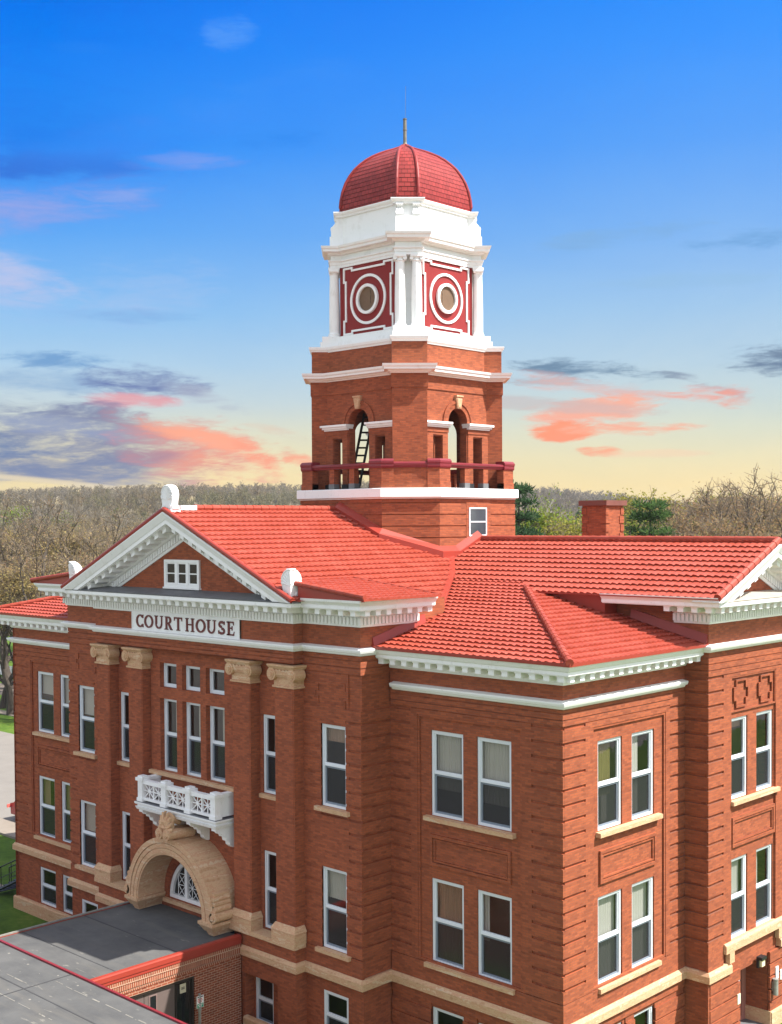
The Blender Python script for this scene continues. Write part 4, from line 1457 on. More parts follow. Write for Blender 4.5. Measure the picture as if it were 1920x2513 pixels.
def letters():
    mb = MB()
    H, z0 = 0.455, 12.935
    D0, D1 = 0.045, 0.085
    T, t = 0.085, 0.045          # thick and thin strokes
    sf = 0.035

    def st(u0, u1, z0_, z1_):
        fprism(mb, FC, [(u0, z0_), (u1, z0_), (u1, z1_), (u0, z1_)], D0, D1)

    def sl(pts):
        fprism(mb, FC, pts, D0, D1)

    def arc(cu, cz, ru, rz, a0, a1, w=lambda a: 0.07, n=26):
        for i in range(n):
            A, B = a0 + (a1 - a0) * i / n, a0 + (a1 - a0) * (i + 1) / n
            q = []
            for a, k in ((A, 0), (B, 0), (B, 1), (A, 1)):
                ww = w(a) if k else 0.0
                q.append((cu + (ru - ww) * math.cos(a), cz + (rz - ww) * math.sin(a)))
            sl(q)
    wid = lambda a: t + (T - t) * abs(math.cos(a))

    def serif(u, z, w=0.2):
        st(u - w / 2, u + w / 2, z, z + 0.03)
    zm = z0 + H / 2

    def C(u):
        arc(u + 0.24, zm, 0.235, H / 2, R_(48), R_(312), wid)
        sl([(u + 0.385, zm + 0.10), (u + 0.425, zm + 0.10), (u + 0.425, zm + 0.225), (u + 0.385, zm + 0.19)])
        sl([(u + 0.385, zm - 0.19), (u + 0.425, zm - 0.225), (u + 0.425, zm - 0.10), (u + 0.385, zm - 0.10)])

    def O(u):
        arc(u + 0.26, zm, 0.26, H / 2, 0, 2 * math.pi, wid, 36)

    def U(u):
        st(u + 0.06, u + 0.06 + T, z0 + 0.17, z0 + H)
        st(u + 0.40, u + 0.40 + t, z0 + 0.17, z0 + H)
        arc(u + 0.2525, z0 + 0.175, 0.1925, 0.175, math.pi, 2 * math.pi, lambda a: 0.06)
        serif(u + 0.10, z0 + H - 0.03)
        serif(u + 0.42, z0 + H - 0.03, 0.15)

    def R(u):
        st(u + 0.06, u + 0.06 + T, z0, z0 + H)
        arc(u + 0.22, z0 + H - 0.125, 0.15, 0.125, -math.pi / 2, math.pi / 2, wid)
        st(u + 0.14, u + 0.225, z0 + H - 0.045, z0 + H)
        st(u + 0.14, u + 0.225, z0 + H - 0.25, z0 + H - 0.205)
        sl([(u + 0.19, z0 + H - 0.25), (u + 0.28, z0 + H - 0.25), (u + 0.43, z0), (u + 0.33, z0)])
        serif(u + 0.10, z0)
        serif(u + 0.385, z0, 0.13)
        st(u + 0.02, u + 0.07, z0 + H - 0.03, z0 + H)

    def Tt(u):
        st(u, u + 0.44, z0 + H - 0.05, z0 + H)
        st(u + 0.18, u + 0.18 + T, z0, z0 + H - 0.04)
        sl([(u, z0 + H - 0.13), (u + 0.035, z0 + H - 0.05), (u, z0 + H - 0.05)])
        sl([(u + 0.44, z0 + H - 0.13), (u + 0.44, z0 + H - 0.05), (u + 0.405, z0 + H - 0.05)])
        serif(u + 0.2225, z0)

    def Hh(u):
        for x in (0.05, 0.36):
            st(u + x, u + x + T * 0.9, z0, z0 + H)
            serif(u + x + 0.04, z0, 0.17)
            serif(u + x + 0.04, z0 + H - 0.03, 0.17)
        st(u + 0.12, u + 0.37, zm - 0.01, zm + 0.035)

    def S(u):
        w = lambda a: t + (T - t) * abs(math.sin(a)) * 0.4 + 0.02
        arc(u + 0.20, zm + 0.107, 0.155, 0.120, R_(35), R_(270), w)
        arc(u + 0.20, zm - 0.107, 0.165, 0.120, R_(90), R_(-145), lambda a: w(a), 26)
        sl([(u + 0.315, zm + 0.10), (u + 0.35, zm + 0.10), (u + 0.35, zm + 0.22), (u + 0.315, zm + 0.17)])
        sl([(u + 0.035, zm - 0.21), (u + 0.07, zm - 0.17), (u + 0.07, zm - 0.09), (u + 0.035, zm - 0.09)])

    def E(u):
        st(u + 0.05, u + 0.05 + T, z0, z0 + H)
        st(u + 0.0, u + 0.36, z0, z0 + 0.045)
        st(u + 0.0, u + 0.34, z0 + H - 0.045, z0 + H)
        st(u + 0.12, u + 0.27, zm - 0.01, zm + 0.035)
        sl([(u + 0.325, z0 + 0.04), (u + 0.36, z0 + 0.04), (u + 0.375, z0 + 0.13)])
        sl([(u + 0.305, z0 + H - 0.04), (u + 0.35, z0 + H - 0.12), (u + 0.34, z0 + H - 0.04)])
        st(u + 0.255, u + 0.275, zm - 0.06, zm + 0.085)
    for f, u in ((C, -17.30), (O, -16.80), (U, -16.20), (R, -15.60), (Tt, -15.05), (Hh, -14.42), (O, -13.84), (U, -13.26), (S, -12.66), (E, -12.18)):
        mb.v, mb.f = [], []
        f(u)
        mb.make('letter', LETTER, panel)


letters()

# ------------------------------------------------------------------ roofs
def tile_plane(name, origin, eave_dir, up_dir, slope, poly, pitch=0.335, wave=0.25, step=0.050, amp=0.025, mat_=None, fine=True, parent=None):
    """pan-tile sheet: poly in world (x, y), origin a point on the eave line"""
    O = Vector(origin)
    e = Vector((eave_dir[0], eave_dir[1])).normalized()
    h = Vector((up_dir[0], up_dir[1])).normalized()
    uv = [((Vector((x, y)) - O.xy).dot(e), (Vector((x, y)) - O.xy).dot(h)) for x, y in poly]
    u0, u1 = min(p[0] for p in uv), max(p[0] for p in uv)
    v0, v1 = min(p[1] for p in uv), max(p[1] for p in uv)
    ns = 6 if fine else 2
    du = wave / ns
    i0, i1 = math.floor(u0 / du), math.ceil(u1 / du)
    us = [i * du for i in range(i0, i1 + 1)]
    r0, r1 = math.floor(v0 / pitch), math.ceil(v1 / pitch)
    rnd = random.Random(int(abs(O.x * 100 + O.y * 37)) + 5)
    lines = []
    for r in range(r0, r1):
        j = rnd.uniform(-0.006, 0.006)
        lines.append((r * pitch + 0.002, step + j, 1.0))
        lines.append(((r + 0.35) * pitch, step * 0.66 + j, 0.75))
        lines.append(((r + 1) * pitch + (0.014 if h.y > 0.5 else 0.004), 0.0, 0.3))
    V, Fc = [], []
    nu = len(us)
    for (v, base, r) in lines:
        for u in us:
            ph = (u / wave) % 1.0
            w = amp * r * (math.sin(2 * math.pi * ph) + 0.35 * math.sin(4 * math.pi * ph + 0.6))
            V.append((u, v, base + w))
    for l in range(len(lines) - 1):
        for i in range(nu - 1):
            a = l * nu + i
            Fc.append((a, a + 1, a + 1 + nu, a + nu))
    # front edge
    o = len(V)
    for u in us:
        V.append((u, lines[0][0], -0.045))
    for i in range(nu - 1):
        Fc.append((o + i, o + i + 1, i + 1, i))
    me = bpy.data.meshes.new(name)
    me.from_pydata(V, [], Fc)
    bm = bmesh.new()
    bm.from_mesh(me)
    area = sum(uv[i][0] * uv[(i + 1) % len(uv)][1] - uv[(i + 1) % len(uv)][0] * uv[i][1] for i in range(len(uv)))
    if area < 0:
        uv = uv[::-1]
    for i in range(len(uv)):
        a, b = Vector(uv[i]), Vector(uv[(i + 1) % len(uv)])
        d = b - a
        if d.length < 1e-5:
            continue
        nrm = Vector((d.y, -d.x, 0)).normalized()
        bmesh.ops.bisect_plane(bm, geom=bm.verts[:] + bm.edges[:] + bm.faces[:], plane_co=(a.x, a.y, 0), plane_no=nrm, clear_outer=True)
    N = Vector((-h.x * slope, -h.y * slope, 1)).normalized()
    for vv in bm.verts:
        u, v, d = vv.co
        p = Vector((O.x + e.x * u + h.x * v, O.y + e.y * u + h.y * v, O.z + slope * v)) + N * d
        vv.co = p
    bmesh.ops.recalc_face_normals(bm, faces=bm.faces)
    bm.to_mesh(me)
    bm.free()
    me.materials.append(mat_ or TILE)
    ob = bpy.data.objects.new(name, me)
    COL.objects.link(ob)
    par = parent or COURT
    ob.parent = par
    if par.type == 'EMPTY':
        ob.matrix_parent_inverse = Matrix.Translation(-par.location)
    return ob


SLW = 0.249
ZW = 12.84
HF = 17.08       # front ridge
HR = 15.93       # side ridge
xe = lambda z: XC + (HF - z) / SLF
xm = -11.89

# front gable, both slopes
tile_plane('roof', (-8.12, 0, HF - SLF * (XC * -1 - 8.12)), (0, 1), (-1, 0), SLF,
           [(XC, -2.52), (-8.10, -2.52), (-6.29, 1.92), (-9.26, 6.2), (xm, YC2), (XC, YC2)])
tile_plane('roof', (-20.88, 0, HF - SLF * (20.88 + XC)), (0, -1), (1, 0), SLF,
           [(XC, -2.52), (-20.90, -2.52), (mir(-6.29), 1.92), (mir(-9.26), 6.2), (mir(xm), YC2), (XC, YC2)], fine=False)
# low roofs over the outer bays
tile_plane('roof', (-5.36, 0, 14.37), (0, 1), (-1, 0), 0.11, [(-5.36, -2.2), (-5.36, 1.12), (-9.4, 1.12), (-9.4, -1.7), (-8.4, -2.2)], pitch=0.34, step=0.03)
tile_plane('roof', (mir(-5.36), 0, 14.37), (0, -1), (1, 0), 0.11, [(mir(-5.36), -2.2), (mir(-5.36), 1.12), (mir(-9.4), 1.12), (mir(-9.4), -1.7), (mir(-8.4), -2.2)], step=0.03)
# side gable
tile_plane('roof', (0, 5.43, HR - SLR * (YC2 - 5.43)), (1, 0), (0, 1), SLR, [(-9.9, 5.43), (1.66, 5.43), (1.66, YC2), (xm, YC2)])
tile_plane('roof', (0, 13.01, HR - SLR * (YC2 - 5.43)), (-1, 0), (0, -1), SLR, [(-11.0, 13.01), (1.66, 13.01), (1.66, YC2), (-12.5, YC2)], fine=False)
tile_plane('roof', (0, 5.43, HR - SLR * (YC2 - 5.43)), (1, 0), (0, 1), SLR, [(mir(-9.9), 5.43), (-30.6, 5.43), (-30.6, YC2), (mir(xm), YC2)], fine=False)
tile_plane('roof', (0, 13.01, HR - SLR * (YC2 - 5.43)), (-1, 0), (0, -1), SLR, [(-30.6, 13.01), (-17.0, 13.01), (-16.5, YC2), (-30.6, YC2)], fine=False)
# back gable
tile_plane('roof', (-8.12, 0, 15.7 - 0.25 * (XC * -1 - 8.12)), (0, 1), (-1, 0), 0.25, [(XC, 13.2), (-10.4, 13.2), (-6.3, 16.5), (-8.1, 20.9), (XC, 20.9)], fine=False)
tile_plane('roof', (-20.88, 0, 15.7 - 0.25 * (20.88 + XC)), (0, -1), (1, 0), 0.25, [(XC, 13.2), (mir(-10.4), 13.2), (mir(-6.3), 16.5), (-20.9, 20.9), (XC, 20.9)], fine=False)
# corner wings
tile_plane('roof', (0, -0.80, ZW), (1, 0), (0, 1), SLW, [(-9.5, -0.80), (0.80, -0.80), (-6.05, 6.05), (-9.5, 6.05)])
tile_plane('roof', (0.80, 0, ZW), (0, 1), (-1, 0), SLW, [(0.80, -0.80), (0.80, 6.30), (-5.6, 6.30), (-5.6, 5.6)])
tile_plane('roof', (0, -0.80, ZW), (1, 0), (0, 1), SLW, [(mir(-9.5), -0.80), (mir(0.80), -0.80), (mir(-6.05), 6.05), (mir(-9.5), 6.05)])
tile_plane('roof', (mir(0.80), 0, ZW), (0, -1), (1, 0), SLW, [(mir(0.80), -0.80), (mir(0.80), 6.30), (mir(-5.6), 6.30), (mir(-5.6), 5.6)], fine=False)
for sx in (1, -1):
    f = (lambda x: x) if sx == 1 else mir
    tile_plane('roof', (0, 19.24, ZW), (-1, 0), (0, -1), SLW, [(f(-9.5), 19.24), (f(0.80), 19.24), (f(-6.05), 12.39), (f(-9.5), 12.39)], fine=False)
    tile_plane('roof', (f(0.80), 0, ZW), (0, 1), (-1 if sx == 1 else 1, 0), SLW, [(f(0.80), 12.14), (f(0.80), 19.24), (f(-5.6), 12.84), (f(-5.6), 12.14)], fine=False)

# eaves boards, caps, flashings
eb = MB()
for path, z in (([(-6.42, 0), (0, 0), (0, 6.3)], 12.80), ([(XL, 18.4), (XL, 0), (-22.58, 0)], 12.80)):
    eb.sweep([(0.3, z - 0.02), (0.78, z - 0.015), (0.825, z - 0.01), (0.83, z + 0.085), (0.3, z + 0.03)], path)
eb.sweep([(0.3, 14.335), (1.05, 14.335), (1.07, 14.37), (0.3, 14.37)], [(-6.45, -1.2), (-6.45, 1.12)])
eb.sweep([(0.4, 14.16), (0.86, 14.27), (0.88, 14.36), (0.4, 14.40)], [(-5.2, 6.31), (0.8, 6.31)]) if False else None
eb.box(-5.3, 1.64, 5.40, 5.62, 14.255, 14.30)
make_split(eb, 'eaves_board', TRIM, COURT)

caps = MB()


def cap_run(p0, p1, r=0.105, seg=0.37, lift=0.05):
    a, b = Vector(p0), Vector(p1)
    L = (b - a).length
    n = max(1, round(L / seg))
    for i in range(n):
        s_, t_ = a.lerp(b, i / n), a.lerp(b, min(1, (i + 1.12) / n))
        off = Vector((0, 0, lift))
        caps.tube([s_ + off, t_ + off], [r * 1.10, r * 0.94], 10)


zf = lambda x: HF - SLF * abs(x - XC)
zs = lambda y: HR - SLR * abs(y - YC2)
cap_run((XC, -1.25, HF), (XC, 5.7, HF))
cap_run((-10.55, YC2, HR), (1.60, YC2, HR))
cap_run((0.82, -0.82, ZW + 0.02), (-5.42, 5.42, ZW + SLW * 6.22 + 0.02), 0.10)
cap_run((mir(0.82), -0.82, ZW + 0.02), (mir(-5.42), 5.42, ZW + SLW * 6.22 + 0.02), 0.10)
cap_run((1.60, 5.42, zs(5.42)), (1.60, YC2, HR), 0.11)
cap_run((1.60, 13.02, zs(13.02)), (1.60, YC2, HR), 0.11)
cap_run((-5.36, -2.16, 14.39), (-8.35, -2.16, 14.72), 0.075)
cap_run((mir(-5.36), -2.16, 14.39), (mir(-8.35), -2.16, 14.72), 0.075)
cap_run((-5.36, 1.10, 14.37), (-9.2, 1.10, 14.79), 0.045, lift=0.02)
make_split(caps, 'ridge_cap', TILE, COURT)
rk = MB()
for s_ in (-1, 1):
    k = lambda u: XC + s_ * u
    rk.tube([(k(0), -2.50, HF + 0.0), (k(6.38), -2.50, zf(k(6.38)) + 0.0)], 0.085, 10)
    # vertical sheet closing the end of the low roof
    a, b = sorted((k(6.25), k(9.05)))
    zA, zB = (14.72, 14.40) if s_ == 1 else (14.40, 14.72)
    rk.hexa([(a, -2.13, 14.30), (b, -2.13, 14.30), (b, -2.08, 14.30), (a, -2.08, 14.30), (a, -2.13, zA), (b, -2.13, zB), (b, -2.08, zB), (a, -2.08, zA)])
make_split(rk, 'rake_trim', TRIM, COURT)

fl_ = MB()
# stepped flashing where the corner wing roof meets the pavilion walls
def flash(p0, p1, n, hgt=0.26, out=0.10):
    a, b, n = Vector(p0), Vector(p1), Vector((n[0], n[1], 0))
    up = Vector((0, 0, hgt))
    fl_.hexa([a + n * out, b + n * out, b - n * 0.05, a - n * 0.05, a + n * 0.03 + up, b + n * 0.03 + up, b - n * 0.05 + up, a - n * 0.05 + up])


zw = lambda y: ZW + SLW * (y + 0.80)
flash((-6.45, -0.78, zw(-0.78) + 0.03), (-6.45, 1.55, zw(1.55) + 0.03), (1, 0))
flash((-22.55, 1.55, zw(1.55) + 0.03), (-22.55, -0.78, zw(-0.78) + 0.03), (-1, 0))
zr_ = lambda x: ZW + SLW * (0.80 - x)
flash((-1.9, 6.31, zr_(-1.9) + 0.03), (0.78, 6.31, zr_(0.78) + 0.03), (0, -1), 0.28)
# red sheet wall under the side gable eave
fl_.hexa([(-5.3, 5.62, 13.6), (-2.45, 5.62, 13.2), (-2.45, 6.3, 13.2), (-5.3, 6.3, 13.6), (-5.3, 5.62, 14.27), (-2.45, 5.62, 14.27), (-2.45, 6.3, 14.3), (-5.3, 6.3, 14.3)])
# valleys
def strip(pts, w=0.11, lift=0.075):
    for i in range(len(pts) - 1):
        a, b = Vector(pts[i]), Vector(pts[i + 1])
        d = (b - a).normalized()
        s_ = Vector((-d.y, d.x, 0)).normalized() * w
        z = Vector((0, 0, lift))
        z2 = Vector((0, 0, 0.03))
        fl_.hexa([a - s_, a + s_, b + s_, b - s_, a - s_ + z, a + s_ + z, b + s_ + z, b - s_ + z])


vpts = [(-6.20, 1.80, 13.42), (-9.24, 6.12, 14.75), (-10.58, 7.62, 15.32)]
strip(vpts)
strip([(mir(x), y, z) for x, y, z in vpts])
# skirt round the foot of the tower
TX, TY = -14.41, 9.31
sk = [(TX, 5.56, HF - 0.02), (-12.17, 5.56, zf(-12.17)), (-10.66, 7.07, zf(-10.66)), (-10.66, 7.95, zf(-10.66)), (-10.66, 9.22, HR + 0.02)]


def skirt(sk, sgn):
    n = len(sk)
    outs = []
    for i in range(n):
        def nn(a, b):
            d = Vector((b[0] - a[0], b[1] - a[1])).normalized()
            return Vector((d.y, -d.x)) * sgn
        n1 = nn(sk[max(i - 1, 0)], sk[max(i, 1)])
        n2 = nn(sk[min(i, n - 2)], sk[min(i + 1, n - 1)])
        mm = (n1 + n2) / max(1e-6, 1 + n1.dot(n2))
        outs.append(mm)
    prof = [(0.26, -0.12), (0.26, 0.13), (0.23, 0.15), (-0.04, 0.36), (-0.04, -0.12)]
    k = len(prof)
    V = []
    for p, o in zip(sk, outs):
        for d, z in prof:
            V.append((p[0] + o.x * d, p[1] + o.y * d, p[2] + z))
    F_ = [(i * k + j, (i + 1) * k + j, (i + 1) * k + (j + 1) % k, i * k + (j + 1) % k) for i in range(n - 1) for j in range(k)]
    F_ += [tuple(range(k)), tuple((n - 1) * k + j for j in range(k - 1, -1, -1))]
    fl_.add(V, F_)


skirt(sk, 1)
skirt([(2 * TX - x, y, z) for x, y, z in sk], -1)
make_split(fl_, 'roof_flashing', TRIM, COURT)

# acroteria
def acro(name, F, uc, z0, w, h, d0, d1, mb):
    out = [(uc - w * 0.46, z0), (uc + w * 0.46, z0), (uc + w * 0.52, z0 + h * 0.07), (uc + w * 0.42, z0 + h * 0.17), (uc + w * 0.40, z0 + h * 0.24)]
    for i in range(13):
        t = -0.42 + (math.pi + 0.84) * i / 12
        out.append((uc + w * 0.5 * math.cos(t), z0 + h * 0.60 + h * 0.40 * math.sin(t)))
    out += [(uc - w * 0.40, z0 + h * 0.24), (uc - w * 0.42, z0 + h * 0.17), (uc - w * 0.52, z0 + h * 0.07)]
    fprism(mb, F, out, d0, d1)
    for i in range(11):
        t = -0.35 + (math.pi + 0.7) * i / 10
        a = (uc + 0.06 * w * math.cos(t), z0 + h * 0.42 + 0.06 * h * math.sin(t))
        b = (uc + w * 0.36 * math.cos(t), z0 + h * 0.60 + h * 0.29 * math.sin(t))
        mb.tube([F.p(a[0], d1, a[1]), F.p(b[0], d1 + 0.004, b[1])], [0.014, 0.038], 6)
    for s_ in (-1, 1):
        mb.tube([F.p(uc + s_ * w * 0.24, d1 - 0.05, z0 + h * 0.16), F.p(uc + s_ * w * 0.24, d1 + 0.03, z0 + h * 0.16)], 0.075, 10)
    # raised rim
    rim = [(uc + w * 0.46 * math.cos(-0.42 + (math.pi + 0.84) * i / 12), z0 + h * 0.60 + h * 0.365 * math.sin(-0.42 + (math.pi + 0.84) * i / 12)) for i in range(13)]
    mb.tube([F.p(u, d1, z) for u, z in rim], 0.03, 6)


AC = Face(0, -2.38, 1, 0)
a_ = MB()
acro('acroterion', AC, XC, 17.04, 0.66, 0.86, -0.26, 0.0, a_)
a_.box(XC - 0.30, XC + 0.30, -2.44, -2.05, 16.98, 17.08)
a_.make('acroterion', WHITE, COURT)
a2 = MB()
a2.box(XC - 0.16, XC + 0.16, -1.9, -1.25, 17.05, 17.21)
a2.make('ridge_block', WHITE, COURT)


def half_acro(mb, F, uc, sgn, z0, w, h, th):
    """half of a shell: straight edge on the corner uc, curling edge towards sgn"""
    out = [(uc, z0), (uc + sgn * w * 0.92, z0), (uc + sgn * w * 1.02, z0 + h * 0.08), (uc + sgn * w * 0.84, z0 + h * 0.18), (uc + sgn * w * 0.80, z0 + h * 0.26)]
    for i in range(8):
        t = -0.42 + (math.pi / 2 + 0.42) * i / 7
        out.append((uc + sgn * w * math.cos(t), z0 + h * 0.60 + h * 0.40 * math.sin(t)))
    fprism(mb, F, out, -th, 0.0)
    for i in range(6):
        t = -0.3 + (math.pi / 2 + 0.25) * i / 5
        mb.tube([F.p(uc + sgn * 0.10 * w * math.cos(t), 0.0, z0 + h * (0.44 + 0.04 * math.sin(t))), F.p(uc + sgn * w * 0.76 * math.cos(t), 0.004, z0 + h * (0.60 + 0.30 * math.sin(t)))], [0.014, 0.036], 6)
    rim = [F.p(uc + sgn * 0.93 * w * math.cos(-0.4 + (math.pi / 2 + 0.4) * i / 9), 0.0, z0 + h * (0.60 + 0.37 * math.sin(-0.4 + (math.pi / 2 + 0.4) * i / 9))) for i in range(10)]
    mb.tube(rim, 0.026, 6)
    mb.tube([F.p(uc + sgn * w * 0.6, -0.05, z0 + h * 0.15), F.p(uc + sgn * w * 0.6, 0.03, z0 + h * 0.15)], 0.065, 10)


for s_ in (1, -1):
    b_ = MB()
    u = XC + s_ * 6.16
    half_acro(b_, Face(0, -2.34, 1, 0), u - s_ * 0.004, -s_, 14.30, 0.44, 0.92, 0.20)
    if s_ == 1:
        half_acro(b_, Face(u, 0, 0, 1), -2.334, 1, 14.30, 0.44, 0.92, 0.20)
    else:
        half_acro(b_, Face(u, 0, 0, -1), 2.334, -1, 14.30, 0.44, 0.92, 0.20)
    b_.box(min(u, u - s_ * 0.46), max(u, u - s_ * 0.46), -2.36, -1.88, 14.16, 14.31)
    b_.make('acroterion', WHITE, COURT)

# chimney
ch = MB()
CX0, CX1, CY0, CY1 = -8.5, -7.38, 13.0, 14.24
ch.box(CX0 + 0.02, CX1 - 0.02, CY0 + 0.02, CY1 - 0.02, 12.5, 17.2)
z = 17.12
j = 0
while z > 14.6:
    for F, a, b in ((Face(CX1, 0, 0, 1), CY0, CY1), (Face(0, CY0, 1, 0), CX0, CX1)):
        w = 0.30 if j % 2 else 0.22
        fbox(ch, F, a + 0.004, a + w, -0.05, 0.012, z - 0.27, z)
        fbox(ch, F, b - w, b - 0.004, -0.05, 0.012, z - 0.27, z)
    z -= 0.33
    j += 1
chim = ch.make('chimney', BRICK, COURT)
cc = MB()
cc.box(CX0 - 0.09, CX1 + 0.09, CY0 - 0.09, CY1 + 0.09, 17.2, 17.40)
cc.make('chimney_cap', simple('brown_cap', (0.15, 0.055, 0.042), 0.7, 0.2, 3.0), chim)

# ------------------------------------------------------------------ the clock tower
S2 = math.sqrt(0.5)


def octa(a, c):
    b = a - c
    return [(TX + x, TY + y) for x, y in ((-b, -a), (b, -a), (a, -b), (a, b), (b, a), (-b, a), (-a, b), (-a, -b))]


def tpath(a, p, w):
    """square body with a diagonal pier on every corner"""
    pts = []
    for q in range(4):
        an = q * math.pi / 2
        D = (S2, -S2)
        Lv = (S2, S2)
        t = a * math.sqrt(2) - w
        for (tt, l) in ((t, -w), (p, -w), (p, w), (t, w)):
            x, y = D[0] * tt + Lv[0] * l, D[1] * tt + Lv[1] * l
            pts.append((TX + x * math.cos(an) - y * math.sin(an), TY + x * math.sin(an) + y * math.cos(an)))
    return pts


def tface(k, dist):
    """k*90 deg: 0 front, 1 right, 2 back, 3 left"""
    an = k * math.pi / 2
    c, s_ = round(math.cos(an)), round(math.sin(an))
    return Face(TX + dist * s_, TY - dist * c, c, s_)


def dface(k, dist):
    an = k * math.pi / 2 + math.pi / 4
    c, s_ = math.cos(an), math.sin(an)
    return Face(TX + dist * s_, TY - dist * c, c, s_)


tb = MB()
tb.prism(octa(3.72, 1.51), 12.0, 17.47)
OC = octa(3.75, 1.51)
z = 17.29
while z > 13.2:
    tb.sweep([(-0.08, z - 0.43 + 0.045), (0, z - 0.43 + 0.045), (0, z), (-0.08, z)], OC, closed=True)
    z -= 0.43
tb.sweep([(-0.08, 17.335), (0.0, 17.335), (0.0, 17.47), (-0.08, 17.47)], OC, closed=True)
fbox(tb, tface(1, 3.75), -0.74, 0.71, -0.06, 0.012, 15.9, 17.33)
tb.make('tower_base', BRICK, COURT)
tbd = MB()
tbd.sweep([(-0.3, 17.472), (0.02, 17.472), (0.02, 17.50), (0.13, 17.53), (0.13, 17.84), (0.11, 17.86), (-0.3, 17.87)], OC, closed=True)
tbd.make('tower_band', WHITE, COURT)
tfl = MB()
tfl.prism(octa(3.6, 1.45), 17.6, 17.875)
tfl.make('belfry_floor', BLACKBASE, COURT)
TF1 = tface(1, 3.762)
bw = MB()
frame_rect(bw, TF1, -0.60, 0.44, 16.05, 17.14, 0.055, -0.05, 0.03)
fbox(bw, TF1, -0.545, 0.385, -0.05, 0.02, 16.575, 16.625)
bwo = bw.make('tower_window', WHITE_SMOOTH, COURT)
bg_ = MB()
bg_.quad(TF1.p(-0.55, 0.005, 16.1), TF1.p(0.39, 0.005, 16.1), TF1.p(0.39, 0.005, 17.1), TF1.p(-0.55, 0.005, 17.1))
bg_.make('pane', simple('grey_glass', (0.05, 0.062, 0.075), 0.12, 0.3, 2.0, spec=0.6), bwo)

# parapet of the belfry
pp = MB()
PB = octa(3.70, 1.52)
nP = len(PB)
rails = MB()
for i in range(nP):
    p0, p1, p2 = Vector(PB[i - 1]), Vector(PB[i]), Vector(PB[(i + 1) % nP])
    d1, d2 = (p1 - p0).normalized(), (p2 - p1).normalized()
    card_first = (i % 2 == 1)              # arriving along a cardinal side
    la, lb = (0.60, 0.45) if card_first else (0.45, 0.60)
    path = [tuple(p1 - d1 * la), tuple(p1), tuple(p1 + d2 * lb)]
    pp.sweep([(-0.32, 17.86), (0.0, 17.86), (0.0, 18.62), (-0.32, 18.62)], path)
    pp.sweep([(-0.34, 17.86), (0.03, 17.86), (0.03, 18.10), (-0.34, 18.10)], path)
    rails.sweep([(-0.37, 18.61), (0.03, 18.61), (0.05, 18.67), (0.05, 18.76), (0.07, 18.80), (0.07, 18.87), (0.0, 18.95), (-0.40, 18.95)], path)
    # span to the next corner
    if not card_first:
        a, b = p1 + d2 * 0.60, p2 - d2 * 0.60
        rails.sweep([(-0.26, 18.63), (-0.04, 18.63), (-0.02, 18.70), (0.02, 18.73), (0.02, 18.79), (-0.03, 18.82), (-0.26, 18.82)], [tuple(a), tuple(b)])
        L_ = (b - a).length
        FR = Face(a.x, a.y, d2.x, d2.y)
    else:
        a, b = p1 + d2 * 0.45, p2 - d2 * 0.45
        pp.sweep([(-0.30, 17.86), (-0.06, 17.86), (-0.06, 18.62), (-0.30, 18.62)], [tuple(a), tuple(b)])
        pp.sweep([(-0.30, 17.86), (-0.02, 17.86), (-0.02, 18.16), (-0.30, 18.16)], [tuple(a), tuple(b)])
        rails.sweep([(-0.34, 18.62), (-0.03, 18.62), (-0.01, 18.69), (0.02, 18.73), (0.02, 18.79), (-0.03, 18.84), (-0.34, 18.84)], [tuple(a), tuple(b)])
po = MB()
pb_ = MB()
for k in range(4):
    F = tface(k, 3.66)
    for u in (-0.55, 0.55):
        fbox(po, F, u - 0.13, u + 0.13, -0.26, -0.02, 17.86, 18.64)
        fbox(pb_, F, u - 0.15, u + 0.15, -0.28, 0.0, 17.865, 18.07)
make_split(po, 'parapet_post', BRICK, COURT)
make_split(pb_, 'post_base', LEAD, COURT)
make_split(pp, 'belfry_parapet', BRICK, COURT)
make_split(rails, 'belfry_rail', RAILRED, COURT)

